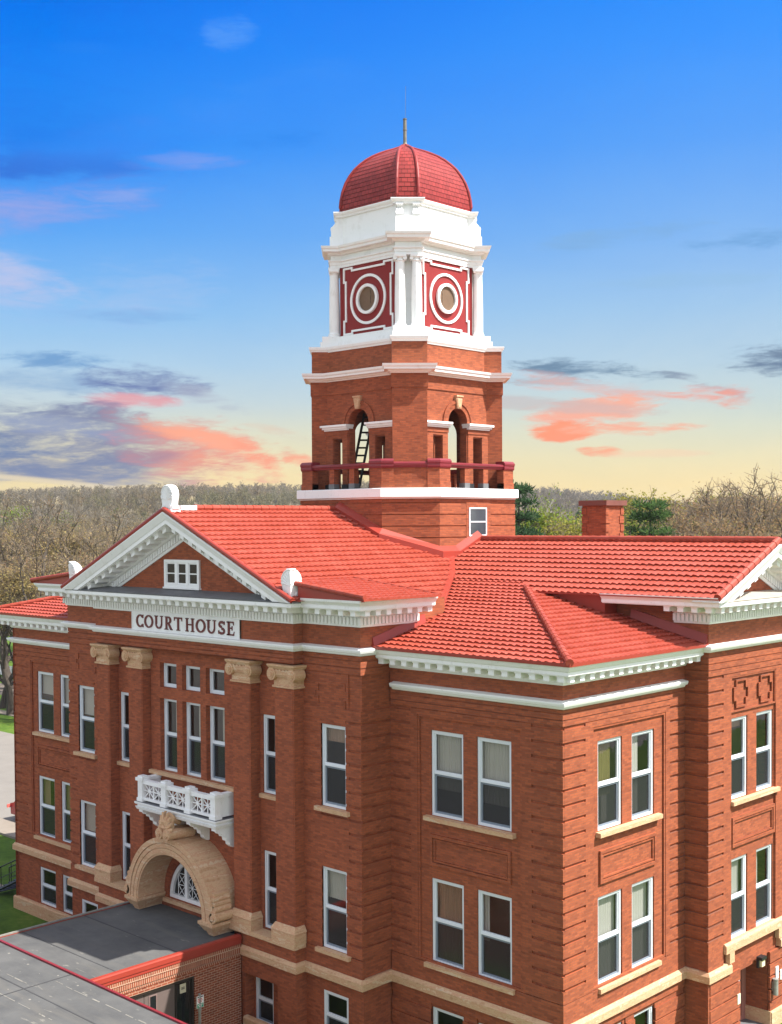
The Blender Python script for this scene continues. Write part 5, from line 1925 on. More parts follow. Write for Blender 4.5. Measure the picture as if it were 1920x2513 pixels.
bel = MB()
imp = MB()
keyb = MB()
for k in range(4):
    F = tface(k, 2.69)
    ra = 0.55 if k < 2 else 0.62
    H = [(-ra, ra, 17.9, 20.43 + ra if k < 2 else 20.78, 'arch'), (-1.42, -0.92, 17.9, 19.87), (0.92, 1.42, 17.9, 19.87)]
    wallsheet(bel, F, -2.2, 2.2, 17.8, 22.2, H, d=0.0, rev=0.34, thick=True)
    # arch rings
    for r0, r1, d in ((0.56, 0.86, 0.05), (0.58, 0.72, 0.03)) if False else ((0.56, 0.74, 0.035), (0.74, 0.87, 0.07)):
        nn_ = 20
        for i in range(nn_):
            t0, t1 = math.pi * i / nn_, math.pi * (i + 1) / nn_
            P = [(r * math.cos(t), 20.43 + r * math.sin(t)) for r, t in ((r0, t0), (r1, t0), (r1, t1), (r0, t1))]
            bel.add([F.p(u, -0.05, z) for u, z in P] + [F.p(u, d, z) for u, z in P], [(3, 2, 1, 0), (4, 5, 6, 7), (1, 2, 6, 5), (3, 0, 4, 7)])
    for s_ in (-1, 1):
        a, b = sorted((s_ * 0.57, s_ * 1.98))
        bel_box = lambda *q: fbox(bel, F, *q)
        bel_box(a, b, -0.05, 0.06, 20.02, 20.22)
        bel_box(min(s_ * 0.62, s_ * 1.92), max(s_ * 0.62, s_ * 1.92), -0.05, 0.035, 19.92, 20.02)
        for (c, e) in ((0.60, 0.90), (1.44, 1.82)):
            c, e = sorted((s_ * c, s_ * e))
            bel_box(c, e, -0.05, 0.04, 17.88, 19.92)
        for d, z0, z1 in ((0.10, 20.20, 20.26), (0.16, 20.26, 20.34), (0.22, 20.34, 20.42)):
            c, e = sorted((s_ * (0.62 - d * 0.55), s_ * (1.86 + d)))
            fbox(imp, F, c, e, -0.2, d, z0, z1)
    fprism(keyb, F, [(-0.10, 20.98), (0.10, 20.98), (0.19, 21.42), (-0.19, 21.42)], -0.05, 0.12)
    fprism(keyb, F, [(-0.075, 21.02), (0.075, 21.02), (0.14, 21.36), (-0.14, 21.36)], 0.1, 0.14)
    fbox(keyb, F, -0.20, 0.20, -0.05, 0.16, 21.42, 21.48)
    DF = dface(k, 3.78)
    fbox(bel, DF, -0.65, 0.65, -1.0, 0.0, 17.85, 22.12)
bel.sweep([(-0.2, 21.62), (0.035, 21.62), (0.035, 22.16), (-0.2, 22.16)], tpath(2.69, 3.78, 0.65), closed=True)
bel.prism(octa(2.7, 0.9), 21.66, 21.8)
bel.make('belfry', BRICK, COURT)
bb = MB()
for k in range(4):
    F = tface(k, 2.69)
    for s_ in (-1, 1):
        for (c, e) in ((0.585, 0.91), (1.43, 1.86)):
            c, e = sorted((s_ * c, s_ * e))
            fbox(bb, F, c, e, -0.02, 0.075, 17.87, 18.09)
make_split(bb, 'belfry_base', BLACKBASE, COURT)
make_split(imp, 'impost', WHITE, COURT)
make_split(keyb, 'keystone', STONE, COURT)
c1 = MB()
c1.sweep([(-0.3, 22.14), (0.06, 22.14), (0.08, 22.18), (0.14, 22.20), (0.16, 22.25), (0.30, 22.26), (0.31, 22.33), (0.35, 22.38), (0.37, 22.46), (-0.3, 22.50)], tpath(2.69, 3.78, 0.65), closed=True)
c1.make('tower_cornice', WHITE, COURT)
at = MB()
at.prism(tpath(2.64, 3.76, 0.66), 22.4, 23.34)
at.make('tower_attic', BRICK, COURT)
c2 = MB()
c2.sweep([(-0.6, 23.32), (0.03, 23.32), (0.05, 23.38), (0.09, 23.42), (0.11, 23.50), (0.11, 23.53), (-0.6, 23.57)], tpath(2.64, 3.76, 0.62), closed=True)
c2.prism(tpath(2.62, 3.72, 0.6), 23.33, 23.545)
c2.prism(tpath(2.36, 3.42, 0.62), 23.5, 23.74)
c2.prism(tpath(2.30, 3.34, 0.60), 23.7, 23.96)
c2.make('tower_cornice', WHITE, COURT)

red = MB()
A_CL = 2.13
red.prism(tpath(A_CL, 2.62, 0.47), 23.9, 26.72)
for k in range(4):
    F = tface(k, A_CL)
    fprism(red, F, [(0.6 * math.cos(2 * math.pi * i / 32), 25.28 + 0.6 * math.sin(2 * math.pi * i / 32)) for i in range(32)], -0.05, 0.02)
red.make('clock_stage', PANELRED, COURT)
for k in range(4):
    F = tface(k, A_CL)
    fr = MB()
    zc = 25.28

    def annulus(mb, r0, r1, d0, d1, nn=40):
        for i in range(nn):
            t0, t1 = 2 * math.pi * i / nn, 2 * math.pi * (i + 1) / nn
            P = [(r * math.cos(t), zc + r * math.sin(t)) for r, t in ((r0, t0), (r1, t0), (r1, t1), (r0, t1))]
            mb.add([F.p(u, d0, z) for u, z in P] + [F.p(u, d1, z) for u, z in P], [(3, 2, 1, 0), (4, 5, 6, 7), (1, 2, 6, 5), (3, 0, 4, 7)])
    annulus(fr, 0.87, 0.97, -0.03, 0.05)
    annulus(fr, 0.47, 0.58, -0.03, 0.12)
    # frame with stepped corners
    w = 0.075
    U, Z0, Z1, st_ = 1.33, 24.03, 26.60, 0.10
    seg = [((-U, Z1 - 0.52), (-U, Z1)), ((-U, Z1), (-U + 0.45, Z1)), ((-U + 0.45, Z1), (-U + 0.45, Z1 - st_)), ((-U + 0.45, Z1 - st_), (U - 0.45, Z1 - st_)),
           ((U - 0.45, Z1 - st_), (U - 0.45, Z1)), ((U - 0.45, Z1), (U, Z1)), ((U, Z1), (U, Z1 - 0.52)), ((U, Z1 - 0.52), (U - st_, Z1 - 0.52)),
           ((U - st_, Z1 - 0.52), (U - st_, Z0 + 0.52)), ((U - st_, Z0 + 0.52), (U, Z0 + 0.52)), ((U, Z0 + 0.52), (U, Z0)), ((U, Z0), (U - 0.45, Z0)),
           ((U - 0.45, Z0), (U - 0.45, Z0 + st_)), ((U - 0.45, Z0 + st_), (-U + 0.45, Z0 + st_)), ((-U + 0.45, Z0 + st_), (-U + 0.45, Z0)), ((-U + 0.45, Z0), (-U, Z0)),
           ((-U, Z0), (-U, Z0 + 0.52)), ((-U, Z0 + 0.52), (-U + st_, Z0 + 0.52)), ((-U + st_, Z0 + 0.52), (-U + st_, Z1 - 0.52)), ((-U + st_, Z1 - 0.52), (-U, Z1 - 0.52))]
    for i, (p, q) in enumerate(seg):
        e = 0.0006 * (i % 2)
        u0_, u1_ = sorted((p[0], q[0]))
        z0_, z1_ = sorted((p[1], q[1]))
        fbox(fr, F, u0_ - w / 2 + e, u1_ + w / 2 - e, -0.03, 0.045 + e * 4, z0_ - w / 2 + e, z1_ + w / 2 - e)
    fr.make('clock_frame', WHITE, COURT)
    bd = MB()
    fprism(bd, F, [(0.5 * math.cos(2 * math.pi * i / 32), zc + 0.5 * math.sin(2 * math.pi * i / 32)) for i in range(32)], 0.0, 0.035)
    bdo = bd.make('clock_board', BOARD, COURT)
    ck = MB()
    rnd = random.Random(k)
    pts = [(0.12 if k == 0 else -0.26, zc + 0.34)]
    for i in range(7):
        pts.append((pts[-1][0] + rnd.uniform(-0.05, 0.05), pts[-1][1] - 0.075))
    ck.tube([F.p(u, 0.036, z) for u, z in pts], 0.010, 5)
    ck.make('crack', DARK, bdo)

cs = MB()
for k in range(4):
    DF = dface(k, 2.64)
    fbox(cs, DF, -0.34, 0.34, -0.2, 0.0, 23.95, 26.70)
make_split(cs, 'column_backing', WHITE, COURT)
for k in range(4):
    for s_ in (-1, 1):
        DF = dface(k, 2.86)
        cx_, cy_ = DF.xy(s_ * 0.315, 0.0)
        cl = MB()
        cl.lathe([(0.26, 23.95), (0.26, 23.99), (0.24, 24.02), (0.25, 24.06), (0.22, 24.10), (0.205, 24.14), (0.205, 25.0), (0.19, 25.8), (0.175, 26.42), (0.20, 26.45), (0.20, 26.48), (0.175, 26.50), (0.175, 26.56), (0.22, 26.60)], (cx_, cy_), 20)
        fbox(cl, DF, s_ * 0.315 - 0.24, s_ * 0.315 + 0.24, -0.22, 0.22, 26.60, 26.69)
        for v in (-1, 1):
            cl.tube([DF.p(s_ * 0.315 + v * 0.19, 0.20, 26.55), DF.p(s_ * 0.315 + v * 0.19, -0.20, 26.55)], 0.075, 10)
        cl.make('column', WHITE, COURT)
en = MB()
E0 = tpath(2.20, 3.03, 0.54)
en.sweep([(-0.5, 26.68), (-0.02, 26.68), (-0.02, 26.78), (0.0, 26.79), (0.0, 26.90), (0.05, 26.92), (0.05, 26.96), (-0.04, 26.97), (-0.04, 27.16), (0.05, 27.18), (0.10, 27.25), (0.26, 27.27), (0.27, 27.36), (0.31, 27.40), (0.33, 27.48), (-0.5, 27.56)], E0, closed=True)
en.make('tower_cornice', WHITE, COURT)
dr = MB()
dr.prism(tpath(2.10, 2.62, 0.48), 27.4, 28.72)
for k in range(4):
    DF = dface(k, 0.0)
    fbox(dr, DF, -0.475, 0.475, 2.0, 3.02, 27.45, 27.92)
    fbox(dr, DF, -0.475, 0.475, 2.0, 2.97, 27.92, 28.16)
    for s_ in (-1, 1):
        # scrolled console
        an = k * math.pi / 2 + math.pi / 4
        oc = DF.xy(s_ * 0.32 - 0.14, 0)
        CF = Face(oc[0], oc[1], DF.n[0], DF.n[1])
        pr = [(2.4, 28.16), (2.96, 28.16), (2.99, 28.22), (2.96, 28.30), (2.86, 28.34), (2.78, 28.42), (2.75, 28.50), (2.80, 28.55), (2.83, 28.62), (2.80, 28.70), (2.4, 28.70)]
        fprism(dr, CF, pr, 0.0, -0.28)
        for j in range(3):
            uu = s_ * 0.32 - 0.09 + 0.09 * j
            dr.tube([DF.p(uu, 2.95, 28.2), DF.p(uu, 2.88, 28.33), DF.p(uu, 2.77, 28.46), DF.p(uu, 2.82, 28.6)], 0.03, 6)
dr.make('drum', WHITE, COURT)
rm = MB()
rm.sweep([(-0.6, 28.66), (0.04, 28.66), (0.05, 28.72), (0.10, 28.76), (0.13, 28.82), (0.13, 28.86), (-0.6, 28.92)], tpath(2.12, 2.74, 0.52), closed=True)
rm.make('dome_rim', WHITE, COURT)

# dome: eight facets, four broad and four narrow, in shingle courses
def dome_mat(k, b):
    g = k.node('ShaderNodeNewGeometry')
    s_ = k.node('ShaderNodeSeparateXYZ')
    k.l.new(g.outputs['Position'], s_.inputs[0])
    an = k.math('ARCTAN2', k.math('SUBTRACT', s_.outputs[1], TY), k.math('SUBTRACT', s_.outputs[0], TX))
    br = k.node('ShaderNodeTexBrick')
    k.l.new(k.comb(k.math('MULTIPLY', an, 2.6), s_.outputs[2], 0.0), br.inputs['Vector'])
    br.inputs['Scale'].default_value = 1.0
    br.inputs['Brick Width'].default_value = 0.24
    br.inputs['Row Height'].default_value = 0.18
    br.inputs['Mortar Size'].default_value = 0.012
    br.inputs['Mortar Smooth'].default_value = 0.6
    br.inputs['Color1'].default_value = (0.275, 0.036, 0.033, 1)
    br.inputs['Color2'].default_value = (0.20, 0.026, 0.025, 1)
    br.inputs['Mortar'].default_value = (0.075, 0.010, 0.010, 1)
    k.l.new(br.outputs['Color'], b.inputs['Base Color'])
    b.inputs['Roughness'].default_value = 0.5
    b.inputs['Specular IOR Level'].default_value = 0.15
    bp = k.node('ShaderNodeBump')
    bp.inputs['Strength'].default_value = 0.6
    bp.inputs['Distance'].default_value = 0.02
    k.l.new(k.math('SUBTRACT', 1.0, br.outputs['Fac']), bp.inputs['Height'])
    k.l.new(bp.outputs[0], b.inputs['Normal'])


DOMEM = mat('dome_shingles', dome_mat)
DPROF = [(2.56, 28.80), (2.58, 29.07), (2.55, 29.35), (2.48, 29.68), (2.36, 30.02), (2.20, 30.31), (2.0, 30.58), (1.79, 30.78), (1.55, 30.97), (1.30, 31.12), (1.02, 31.25), (0.74, 31.36), (0.45, 31.46), (0.2, 31.56), (0.07, 31.66)]


def dinterp(z):
    for (r0, z0), (r1, z1) in zip(DPROF, DPROF[1:]):
        if z0 <= z <= z1:
            return r0 + (r1 - r0) * (z - z0) / (z1 - z0)
    return DPROF[-1][0]


def dring(r, z):
    hw = 0.41 * (max(r, 0.02) / 2.58) ** 0.75
    pts = []
    for q in range(4):
        an = q * math.pi / 2 - math.pi / 4
        c, s_ = math.cos(an), math.sin(an)
        for l in (-hw, hw):
            pts.append((TX + c * r - s_ * l, TY + s_ * r + c * l, z))
    return pts


dm = MB()
zl = [28.80 + 0.18 * i for i in range(16)] + [31.66]
zl = [z for z in zl if z < 31.6] + [31.66]
for i in range(len(zl) - 1):
    a, b = dring(dinterp(zl[i]) + 0.012, zl[i]), dring(dinterp(zl[i + 1]) + 0.004, zl[i + 1])
    dm.add(a + b, [(j, (j + 1) % 8, (j + 1) % 8 + 8, j + 8) for j in range(8)])
    if i + 1 < len(zl) - 1:
        c_ = dring(dinterp(zl[i + 1]) + 0.012, zl[i + 1])
        dm.add(b + c_, [(j, (j + 1) % 8, (j + 1) % 8 + 8, j + 8) for j in range(8)])
dome = dm.make('dome', DOMEM, COURT)
for q in range(8):
    rb = MB()
    rb.tube([Vector(dring(r + 0.02, z)[q]) for r, z in DPROF], [0.062] * (len(DPROF) - 3) + [0.05, 0.045, 0.04], 8)
    rb.make('rib', DOMERED, dome)
fn_ = MB()
fn_.lathe([(0.17, 31.55), (0.15, 31.62), (0.09, 31.70), (0.075, 31.75), (0.072, 32.2), (0.072, 32.22), (0.085, 32.24), (0.085, 32.30), (0.075, 32.31), (0.07, 32.66), (0.085, 32.68), (0.085, 32.71), (0.0, 32.72)], (TX, TY), 12)
fn_.tube([(TX + 0.02, TY, 32.7), (TX + 0.05, TY, 34.0)], 0.008, 4)
fn_.make('finial', POLE, dome)

# ladder leaning inside the belfry
lad = MB()
lf, lr_ = Vector((-15.70, 7.60, 17.9)), Vector((-15.26, 8.03, 20.95))
side = Vector((0.13, 0.13, 0))
for s_ in (-1, 1):
    lad.tube([lf + side * s_, lr_ + side * s_], 0.058, 6)
for i in range(10):
    p = lf.lerp(lr_, (i + 0.5) / 10)
    lad.tube([p - side, p + side], 0.042, 6)
lad_o = lad.make('ladder', BLACKMETAL)
tag(lad_o, 'black ladder leaning inside the open arches of the tower belfry', 'ladder')

# ================================================================== link building and foreground annex
LINK = empty('entrance_link', (-14.5, -4.9, 0), 'low brick link with grey flat roof and red edge trim at the courthouse entrance', 'link building')
LX0, LX1, LY0, LY1 = -17.4, -11.64, -8.0, -1.70
LF = Face(LX1, 0, 0, 1)
lr = MB()
lr.prism([(LX0, LY0), (LX1, LY0), (LX1, LY1), (-12.35, LY1), (-12.35, -1.40), (-16.65, -1.40), (-16.65, LY1), (LX0, LY1)], 2.98, 3.12)
lr.make('roof', MEMBRANE, LINK)
sm = MB()
for (x0, y0, x1, y1, w) in ((-17.3, -6.35, -11.75, -6.3, 0.02), (-17.3, -4.0, -11.75, -4.02, 0.02)):
    sm.hexa([(x0, y0 - w, 3.118), (x1, y1 - w, 3.118), (x1, y1 + w, 3.118), (x0, y0 + w, 3.118), (x0, y0 - w, 3.126), (x1, y1 - w, 3.126), (x1, y1 + w, 3.126), (x0, y0 + w, 3.126)])
make_split(sm, 'roof_seam', SEAM, LINK)
fa = MB()
fa.sweep([(-0.12, 2.90), (0.05, 2.90), (0.07, 2.93), (0.06, 3.02), (0.085, 3.03), (0.075, 3.17), (0.03, 3.20), (-0.12, 3.20)], [(LX1, LY0), (LX1, LY1 - 0.03)])
fa.sweep([(-0.12, 2.90), (0.05, 2.90), (0.07, 3.03), (0.05, 3.15), (-0.12, 3.15)], [(LX0, LY1 - 0.03), (LX0, LY0)])
make_split(fa, 'fascia', TRIM, LINK)
ge = MB()
ge.sweep([(-0.12, 3.15), (0.03, 3.15), (0.03, 3.17), (-0.12, 3.19)], [(LX0, LY1 - 0.03), (LX0, LY0)])
ge.make('roof_edge', SEAMLIGHT, LINK)
lw = MB()
wallsheet(lw, LF, LY0, LY1, 0, 2.62, [(-7.7, -3.58, 0.0, 2.33)], d=0.0, rev=0.22)
wallsheet(lw, Face(LX0, 0, 0, -1), 1.70, 8.0, 0, 2.9, (), d=0.0)
make_split(lw, 'wall', BRICK_NEW, LINK)
sc_ = MB()
fbox(sc_, LF, LY0, LY1 - 0.02, -0.05, 0.035, 2.60, 2.755)
fbox(sc_, LF, LY0, LY1 - 0.02, -0.05, 0.050, 2.765, 2.905)
fbox(sc_, LF, LY0, LY1 - 0.02, -0.05, 0.02, 2.50, 2.56)
sc_.make('soldier_course', BRICK_SOLDIER, LINK)
dj = MB()
frame_rect(dj, LF, -7.69, -3.59, -0.1, 2.32, 0.06, -0.21, -0.03)
djo = dj.make('door_frame', BRONZE, LINK)
for (a, b, nm, mt) in ((-4.24, -3.66, 'glass_door', BRONZE), (-5.40, -4.27, 'door', TAUPE), (-6.54, -5.42, 'door', TAUPE), (-7.62, -6.56, 'door', TAUPE)):
    d_ = MB()
    fbox(d_, LF, a, b, -0.20, -0.12, 0.02, 2.24)
    dd = d_.make(nm, mt, LINK)
    if mt is TAUPE:
        c_ = (a + b) / 2 + (-0.25 if a > -5.41 else 0.12)
        g_ = MB()
        fbox(g_, LF, c_ - 0.11, c_ + 0.11, -0.13, -0.116, 0.9, 2.07)
        g_.make('door_light', simple('black_glass', (0.012, 0.014, 0.016), 0.08, 0.1, spec=0.5), dd)
        g_ = MB()
        frame_rect(g_, LF, c_ - 0.15, c_ + 0.15, 0.86, 2.11, 0.038, -0.13, -0.105)
        g_.make('light_trim', simple('taupe_trim', (0.19, 0.13, 0.12), 0.5, 0.05), dd)
    else:
        g_ = MB()
        fbox(g_, LF, a + 0.06, b - 0.06, -0.13, -0.117, 0.1, 2.18)
        g_.make('pane', simple('black_glass', (0.012, 0.014, 0.016), 0.08, 0.1, spec=0.5), dd)
nt = MB()
fbox(nt, LF, -4.07, -3.84, -0.118, -0.108, 1.86, 2.15)
fbox(nt, LF, -4.03, -3.88, -0.110, -0.105, 1.97, 2.03)
nto = nt.make('paper_notice', PAPER)
tag(nto, 'cream paper notice taped inside the dark glass door of the brick link', 'notice')
bl_ = MB()
for z in (1.975, 2.0, 2.03):
    fbox(bl_, LF, -4.02, -3.89, -0.109, -0.1035, z, z + 0.016)
bl_.make('print', DARK, nto)

sp = empty('sign_post', (-11.3, -3.64, 0), 'grey post with small white and green parking sign beside the brick link wall', 'sign')
SF = Face(-11.3, 0, 0, 1)
q_ = MB()
q_.tube([(-11.32, -3.64, 0), (-11.32, -3.64, 1.86)], 0.045, 8)
q_.tube([(-11.32, -3.64, 1.32), (-11.32, -3.64, 1.45)], 0.06, 8)
q_.make('post', GREYMETAL, sp)
q_ = MB()
fbox(q_, SF, -3.77, -3.50, 0.0, 0.012, 1.42, 1.80)
pl_ = q_.make('sign_panel', SIGNWHITE, sp)
q_ = MB()
fbox(q_, SF, -3.755, -3.515, 0.01, 0.016, 1.43, 1.555)
q_.make('lower_field', SIGNGREEN, pl_)
q_ = MB()
for z, a, b in ((1.69, -3.73, -3.56), (1.64, -3.74, -3.55), (1.59, -3.71, -3.58)):
    fbox(q_, SF, a, b, 0.01, 0.016, z, z + 0.028)
q_.make('red_text', SIGNRED, pl_)
q_ = MB()
for z, a, b in ((1.51, -3.73, -3.55), (1.46, -3.71, -3.58)):
    fbox(q_, SF, a, b, 0.012, 0.02, z, z + 0.022)
q_.make('white_text', SIGNWHITE, pl_)
q_ = MB()
fbox(q_, SF, -3.74, -3.69, 0.01, 0.016, 1.745, 1.785)
fbox(q_, SF, -3.60, -3.54, 0.01, 0.016, 1.745, 1.785)
q_.make('black_corner', DARK, pl_)

ANX = empty('annex_building', (-12, -18, 0), 'flat roofed annex with worn grey membrane roof and thin red edge in the foreground', 'annex')
ax = MB()
ax.box(-34, 2.0, -30, -8.02, 3.45, 3.60)
ax.make('roof', MEMBRANE, ANX)
aw = MB()
aw.box(-33.9, 1.9, -29.9, -8.10, -0.5, 3.45)
aw.make('wall', BRICK_NEW, ANX)
ae = MB()
ae.sweep([(-0.02, 3.38), (0.05, 3.38), (0.06, 3.60), (0.03, 3.65), (-0.05, 3.65), (-0.05, 3.60)], [(2.0, -8.02), (-34, -8.02)])
ae.make('roof_edge', RAILRED, ANX)
am = MB()
am.box(-33, 1.5, -9.59, -9.55, 3.595, 3.607)
am.box(-11.55, -11.50, -20, -8.1, 3.594, 3.609)
make_split(am, 'roof_seam', SEAM, ANX)
al = MB()
rnd = random.Random(4)
for (x0, x1, y) in ((-30, -11.7, -9.31), (-11.4, 1.4, -8.66), (-32, 1.0, -10.21), (-32, -11.6, -10.9)):
    x = x0
    while x < x1:
        L_ = rnd.uniform(0.15, 0.9)
        w = rnd.uniform(0.008, 0.022)
        yy = y + rnd.uniform(-0.012, 0.012)
        al.box(x, min(x1, x + L_), yy - w, yy + w, 3.596, 3.606)
        x += L_ + rnd.uniform(0.02, 0.5)
for i in range(34):
    x, y = rnd.uniform(-16, -3), rnd.uniform(-12.5, -8.3)
    r = rnd.uniform(0.012, 0.045)
    al.lathe([(r, 3.597), (r * 0.8, 3.606)], (x, y), 7)
al.make('sealant_mark', SEAMLIGHT, ANX)['kind'] = 'stuff'

# ------------------------------------------------------------------ right hand doorway and wall fittings
dw = MB()
dw.box(-1.25, -1.22, 8.0, 10.5, 0.0, 2.5)
rv = MB()
for (p, q) in (((0.70, 8.262), (-1.2, 8.262)), ((-1.2, 10.238), (0.70, 10.238))):
    rv.quad((p[0], p[1], 0.55), (q[0], q[1], 0.55), (q[0], q[1], 2.36), (p[0], p[1], 2.36))
rv.quad((-1.2, 8.262, 2.355), (0.70, 8.262, 2.355), (0.70, 10.238, 2.355), (-1.2, 10.238, 2.355))
make_split(rv, 'doorway_lining', BRICK, COURT)
rp = MB()
rp.box(-1.2, 0.86, 10.20, 10.236, 0.0, 0.56)
rp.box(-1.2, 0.86, 8.264, 8.30, 0.0, 0.56)
make_split(rp, 'doorway_plinth', STONE, COURT)
ste = MB()
ste.box(-1.2, 0.9, 8.30, 10.20, 0.0, 0.10)
ste.make('doorstep', LEAD, COURT)
DFc = Face(-0.05, 0, 0, 1)
do_ = MB()
frame_rect(do_, DFc, 8.27, 10.23, 0.0, 2.35, 0.09, -0.08, 0.02)
fbox(do_, DFc, 9.2, 9.3, -0.08, 0.02, 0.1, 2.26)
for a in (8.36, 9.30):
    frame_rect(do_, DFc, a, a + 0.84, 0.1, 2.26, 0.16, -0.06, 0.01)
dO = do_.make('door', PINKDOOR, COURT)
dg = MB()
fbox(dg, DFc, 8.4, 10.1, -0.05, -0.04, 0.2, 2.2)
dg.make('pane', simple('grey_glass', (0.05, 0.062, 0.075), 0.12, 0.3, 2.0, spec=0.6), dO)


def wl(name, label, cat, group=None):
    return empty(name, (0.83, 9.48, 2.3), label, cat, group)


lamp = wl('wall_lamp', 'small wall lamp with dark hood and cream glass above the right hand doorway', 'lamp')
q_ = MB()
fbox(q_, RP, 9.30, 9.62, 0.02, 0.22, 2.50, 2.60)
fbox(q_, RP, 9.30, 9.36, 0.02, 0.10, 2.24, 2.50)
q_.make('hood', BLACKMETAL, lamp)
q_ = MB()
fbox(q_, RP, 9.37, 9.58, 0.02, 0.18, 2.28, 2.49)
q_.make('lamp_glass', LAMPGLASS, lamp)
q_ = MB()
TU = RP.p(10.42, 0.12, 0)
q_.tube([(TU[0], TU[1], 1.08), (TU[0], TU[1], 1.58)], 0.09, 12)
q_.tube([(TU[0], TU[1], 1.57), (TU[0], TU[1], 1.61)], 0.10, 12)
fbox(q_, RP, 10.37, 10.47, 0.0, 0.06, 1.2, 1.5)
tag(q_.make('ash_tube', GREYMETAL), 'grey metal tube with white cap fixed to brick wall right of the doorway', 'ashtray')
q_ = MB()
fbox(q_, RP, 10.60, 10.78, 0.02, 0.05, 1.52, 1.92)
ps_ = q_.make('wall_sign', SIGNWHITE)
tag(ps_, 'narrow white sign with pinkish lines on the brick wall right of the doorway', 'sign')
q_ = MB()
for z in (1.6, 1.66, 1.72, 1.78, 1.84):
    fbox(q_, RP, 10.62, 10.76, 0.045, 0.054, z, z + 0.02)
q_.make('print', simple('pink_print', (0.6, 0.3, 0.33), 0.6, 0.05), ps_)
q_ = MB()
fbox(q_, RP, 10.92, 11.15, 0.02, 0.05, 1.42, 1.74)
ps_ = q_.make('wall_sign', SIGNWHITE)
tag(ps_, 'squarish white sign at the right edge of the picture beside the narrow one', 'sign')
q_ = MB()
fbox(q_, RP, 10.97, 11.10, 0.045, 0.054, 1.5, 1.62)
q_.make('print', simple('teal_print', (0.15, 0.36, 0.40), 0.6, 0.05), ps_)
q_ = MB()
fbox(q_, RP, 8.06, 8.24, 0.0, 0.04, 1.40, 1.72)
ps_ = q_.make('wall_plaque', simple('plaque_cream', (0.66, 0.60, 0.44), 0.5, 0.25, 24.0))
tag(ps_, 'small cream plaque on the brick pier left of the right hand doorway', 'plaque')
q_ = MB()
fbox(q_, Face(0.72, 0, 0, 1), 8.28, 8.42, -0.1, 0.0, 1.84, 2.34)
ps_ = q_.make('wall_box', simple('grey_box', (0.42, 0.38, 0.38), 0.5, 0.1))
tag(ps_, 'grey metal box on the left jamb inside the right hand doorway', 'box')
q_ = MB()
fbox(q_, RP, 11.30, 11.90, -0.08, 0.05, 2.70, 3.15)
for i in range(5):
    fbox(q_, RP, 11.32, 11.88, 0.05, 0.07, 2.74 + 0.08 * i, 2.78 + 0.08 * i)
q_.make('vent_louvre', STONE, COURT)

# side steps at the left end of the courthouse
st_o = empty('iron_steps', (-30.3, 0.75, 0), 'dark iron steps with handrails against the left end of the courthouse', 'steps')
q_ = MB()
for i in range(5):
    q_.box(-31.5 + 0.42 * i, -31.1 + 0.42 * i, 0.30, 1.20, 0.16 + 0.2 * i, 0.20 + 0.2 * i)
for y in (0.30, 1.20):
    q_.tube([(-31.6, y, 0.05), (-29.1, y, 1.15)], 0.06, 4)
q_.make('treads', BLACKMETAL, st_o)
for y in (0.30, 1.20):
    q_ = MB()
    q_.tube([(-31.75, y, 0.0), (-31.75, y, 0.98), (-29.05, y, 2.12)], 0.032, 6)
    q_.tube([(-31.75, y, 0.5), (-29.05, y, 1.64)], 0.02, 6)
    for i in (1, 2, 3):
        x = -31.75 + 0.9 * i
        q_.tube([(x, y, 0.1 + 0.38 * i), (x, y, 0.98 + 0.38 * i)], 0.02, 6)
    q_.make('handrail', BLACKMETAL, st_o)

# ================================================================== ground, hills
RND = random.Random(11)
CX, CY, CZ = CAMLOC
VIEW = math.atan2(FV.y, FV.x)


def ridge_z(az, r):
    """terrain height on the ridge seen at bearing az (positive to the right)"""
    px = 960 + 3050 * math.tan(max(-1.2, min(1.2, az)))
    T = [(-3000, 1235), (-900, 1225), (-300, 1206), (0, 1201), (150, 1197), (300, 1192), (450, 1188), (600, 1185), (740, 1188), (1000, 1178), (1265, 1187), (1400, 1199), (1540, 1213),
         (1640, 1228), (1750, 1240), (1920, 1250), (2300, 1258), (4000, 1262)]
    y = T[-1][1]
    for (a, b), (c, d) in zip(T, T[1:]):
        if a <= px <= c:
            y = b + (d - b) * (px - a) / (c - a)
            break
    if px < T[0][0]:
        y = T[0][1]
    hor = 1282.4 - 0.0055 * (max(-2000, min(4000, px)) - 960)
    depth = r * max(0.35, math.cos(az))
    return CZ + (hor - y) / 3050 * depth


RIDGE = 950.0


def terrain(az, r):
    if r < 300:
        return 0.0
    top = ridge_z(az, RIDGE) - 13.0
    t = min(1.0, (r - 300) / (RIDGE - 300))
    t = t * t * (3 - 2 * t)
    z = top * (0.25 * min(1, (r - 300) / 650) + 0.75 * t)
    if r > RIDGE:
        z -= (r - RIDGE) * 0.02
    return z


def wpos(az, r):
    a = VIEW - az
    return CX + r * math.cos(a), CY + r * math.sin(a)


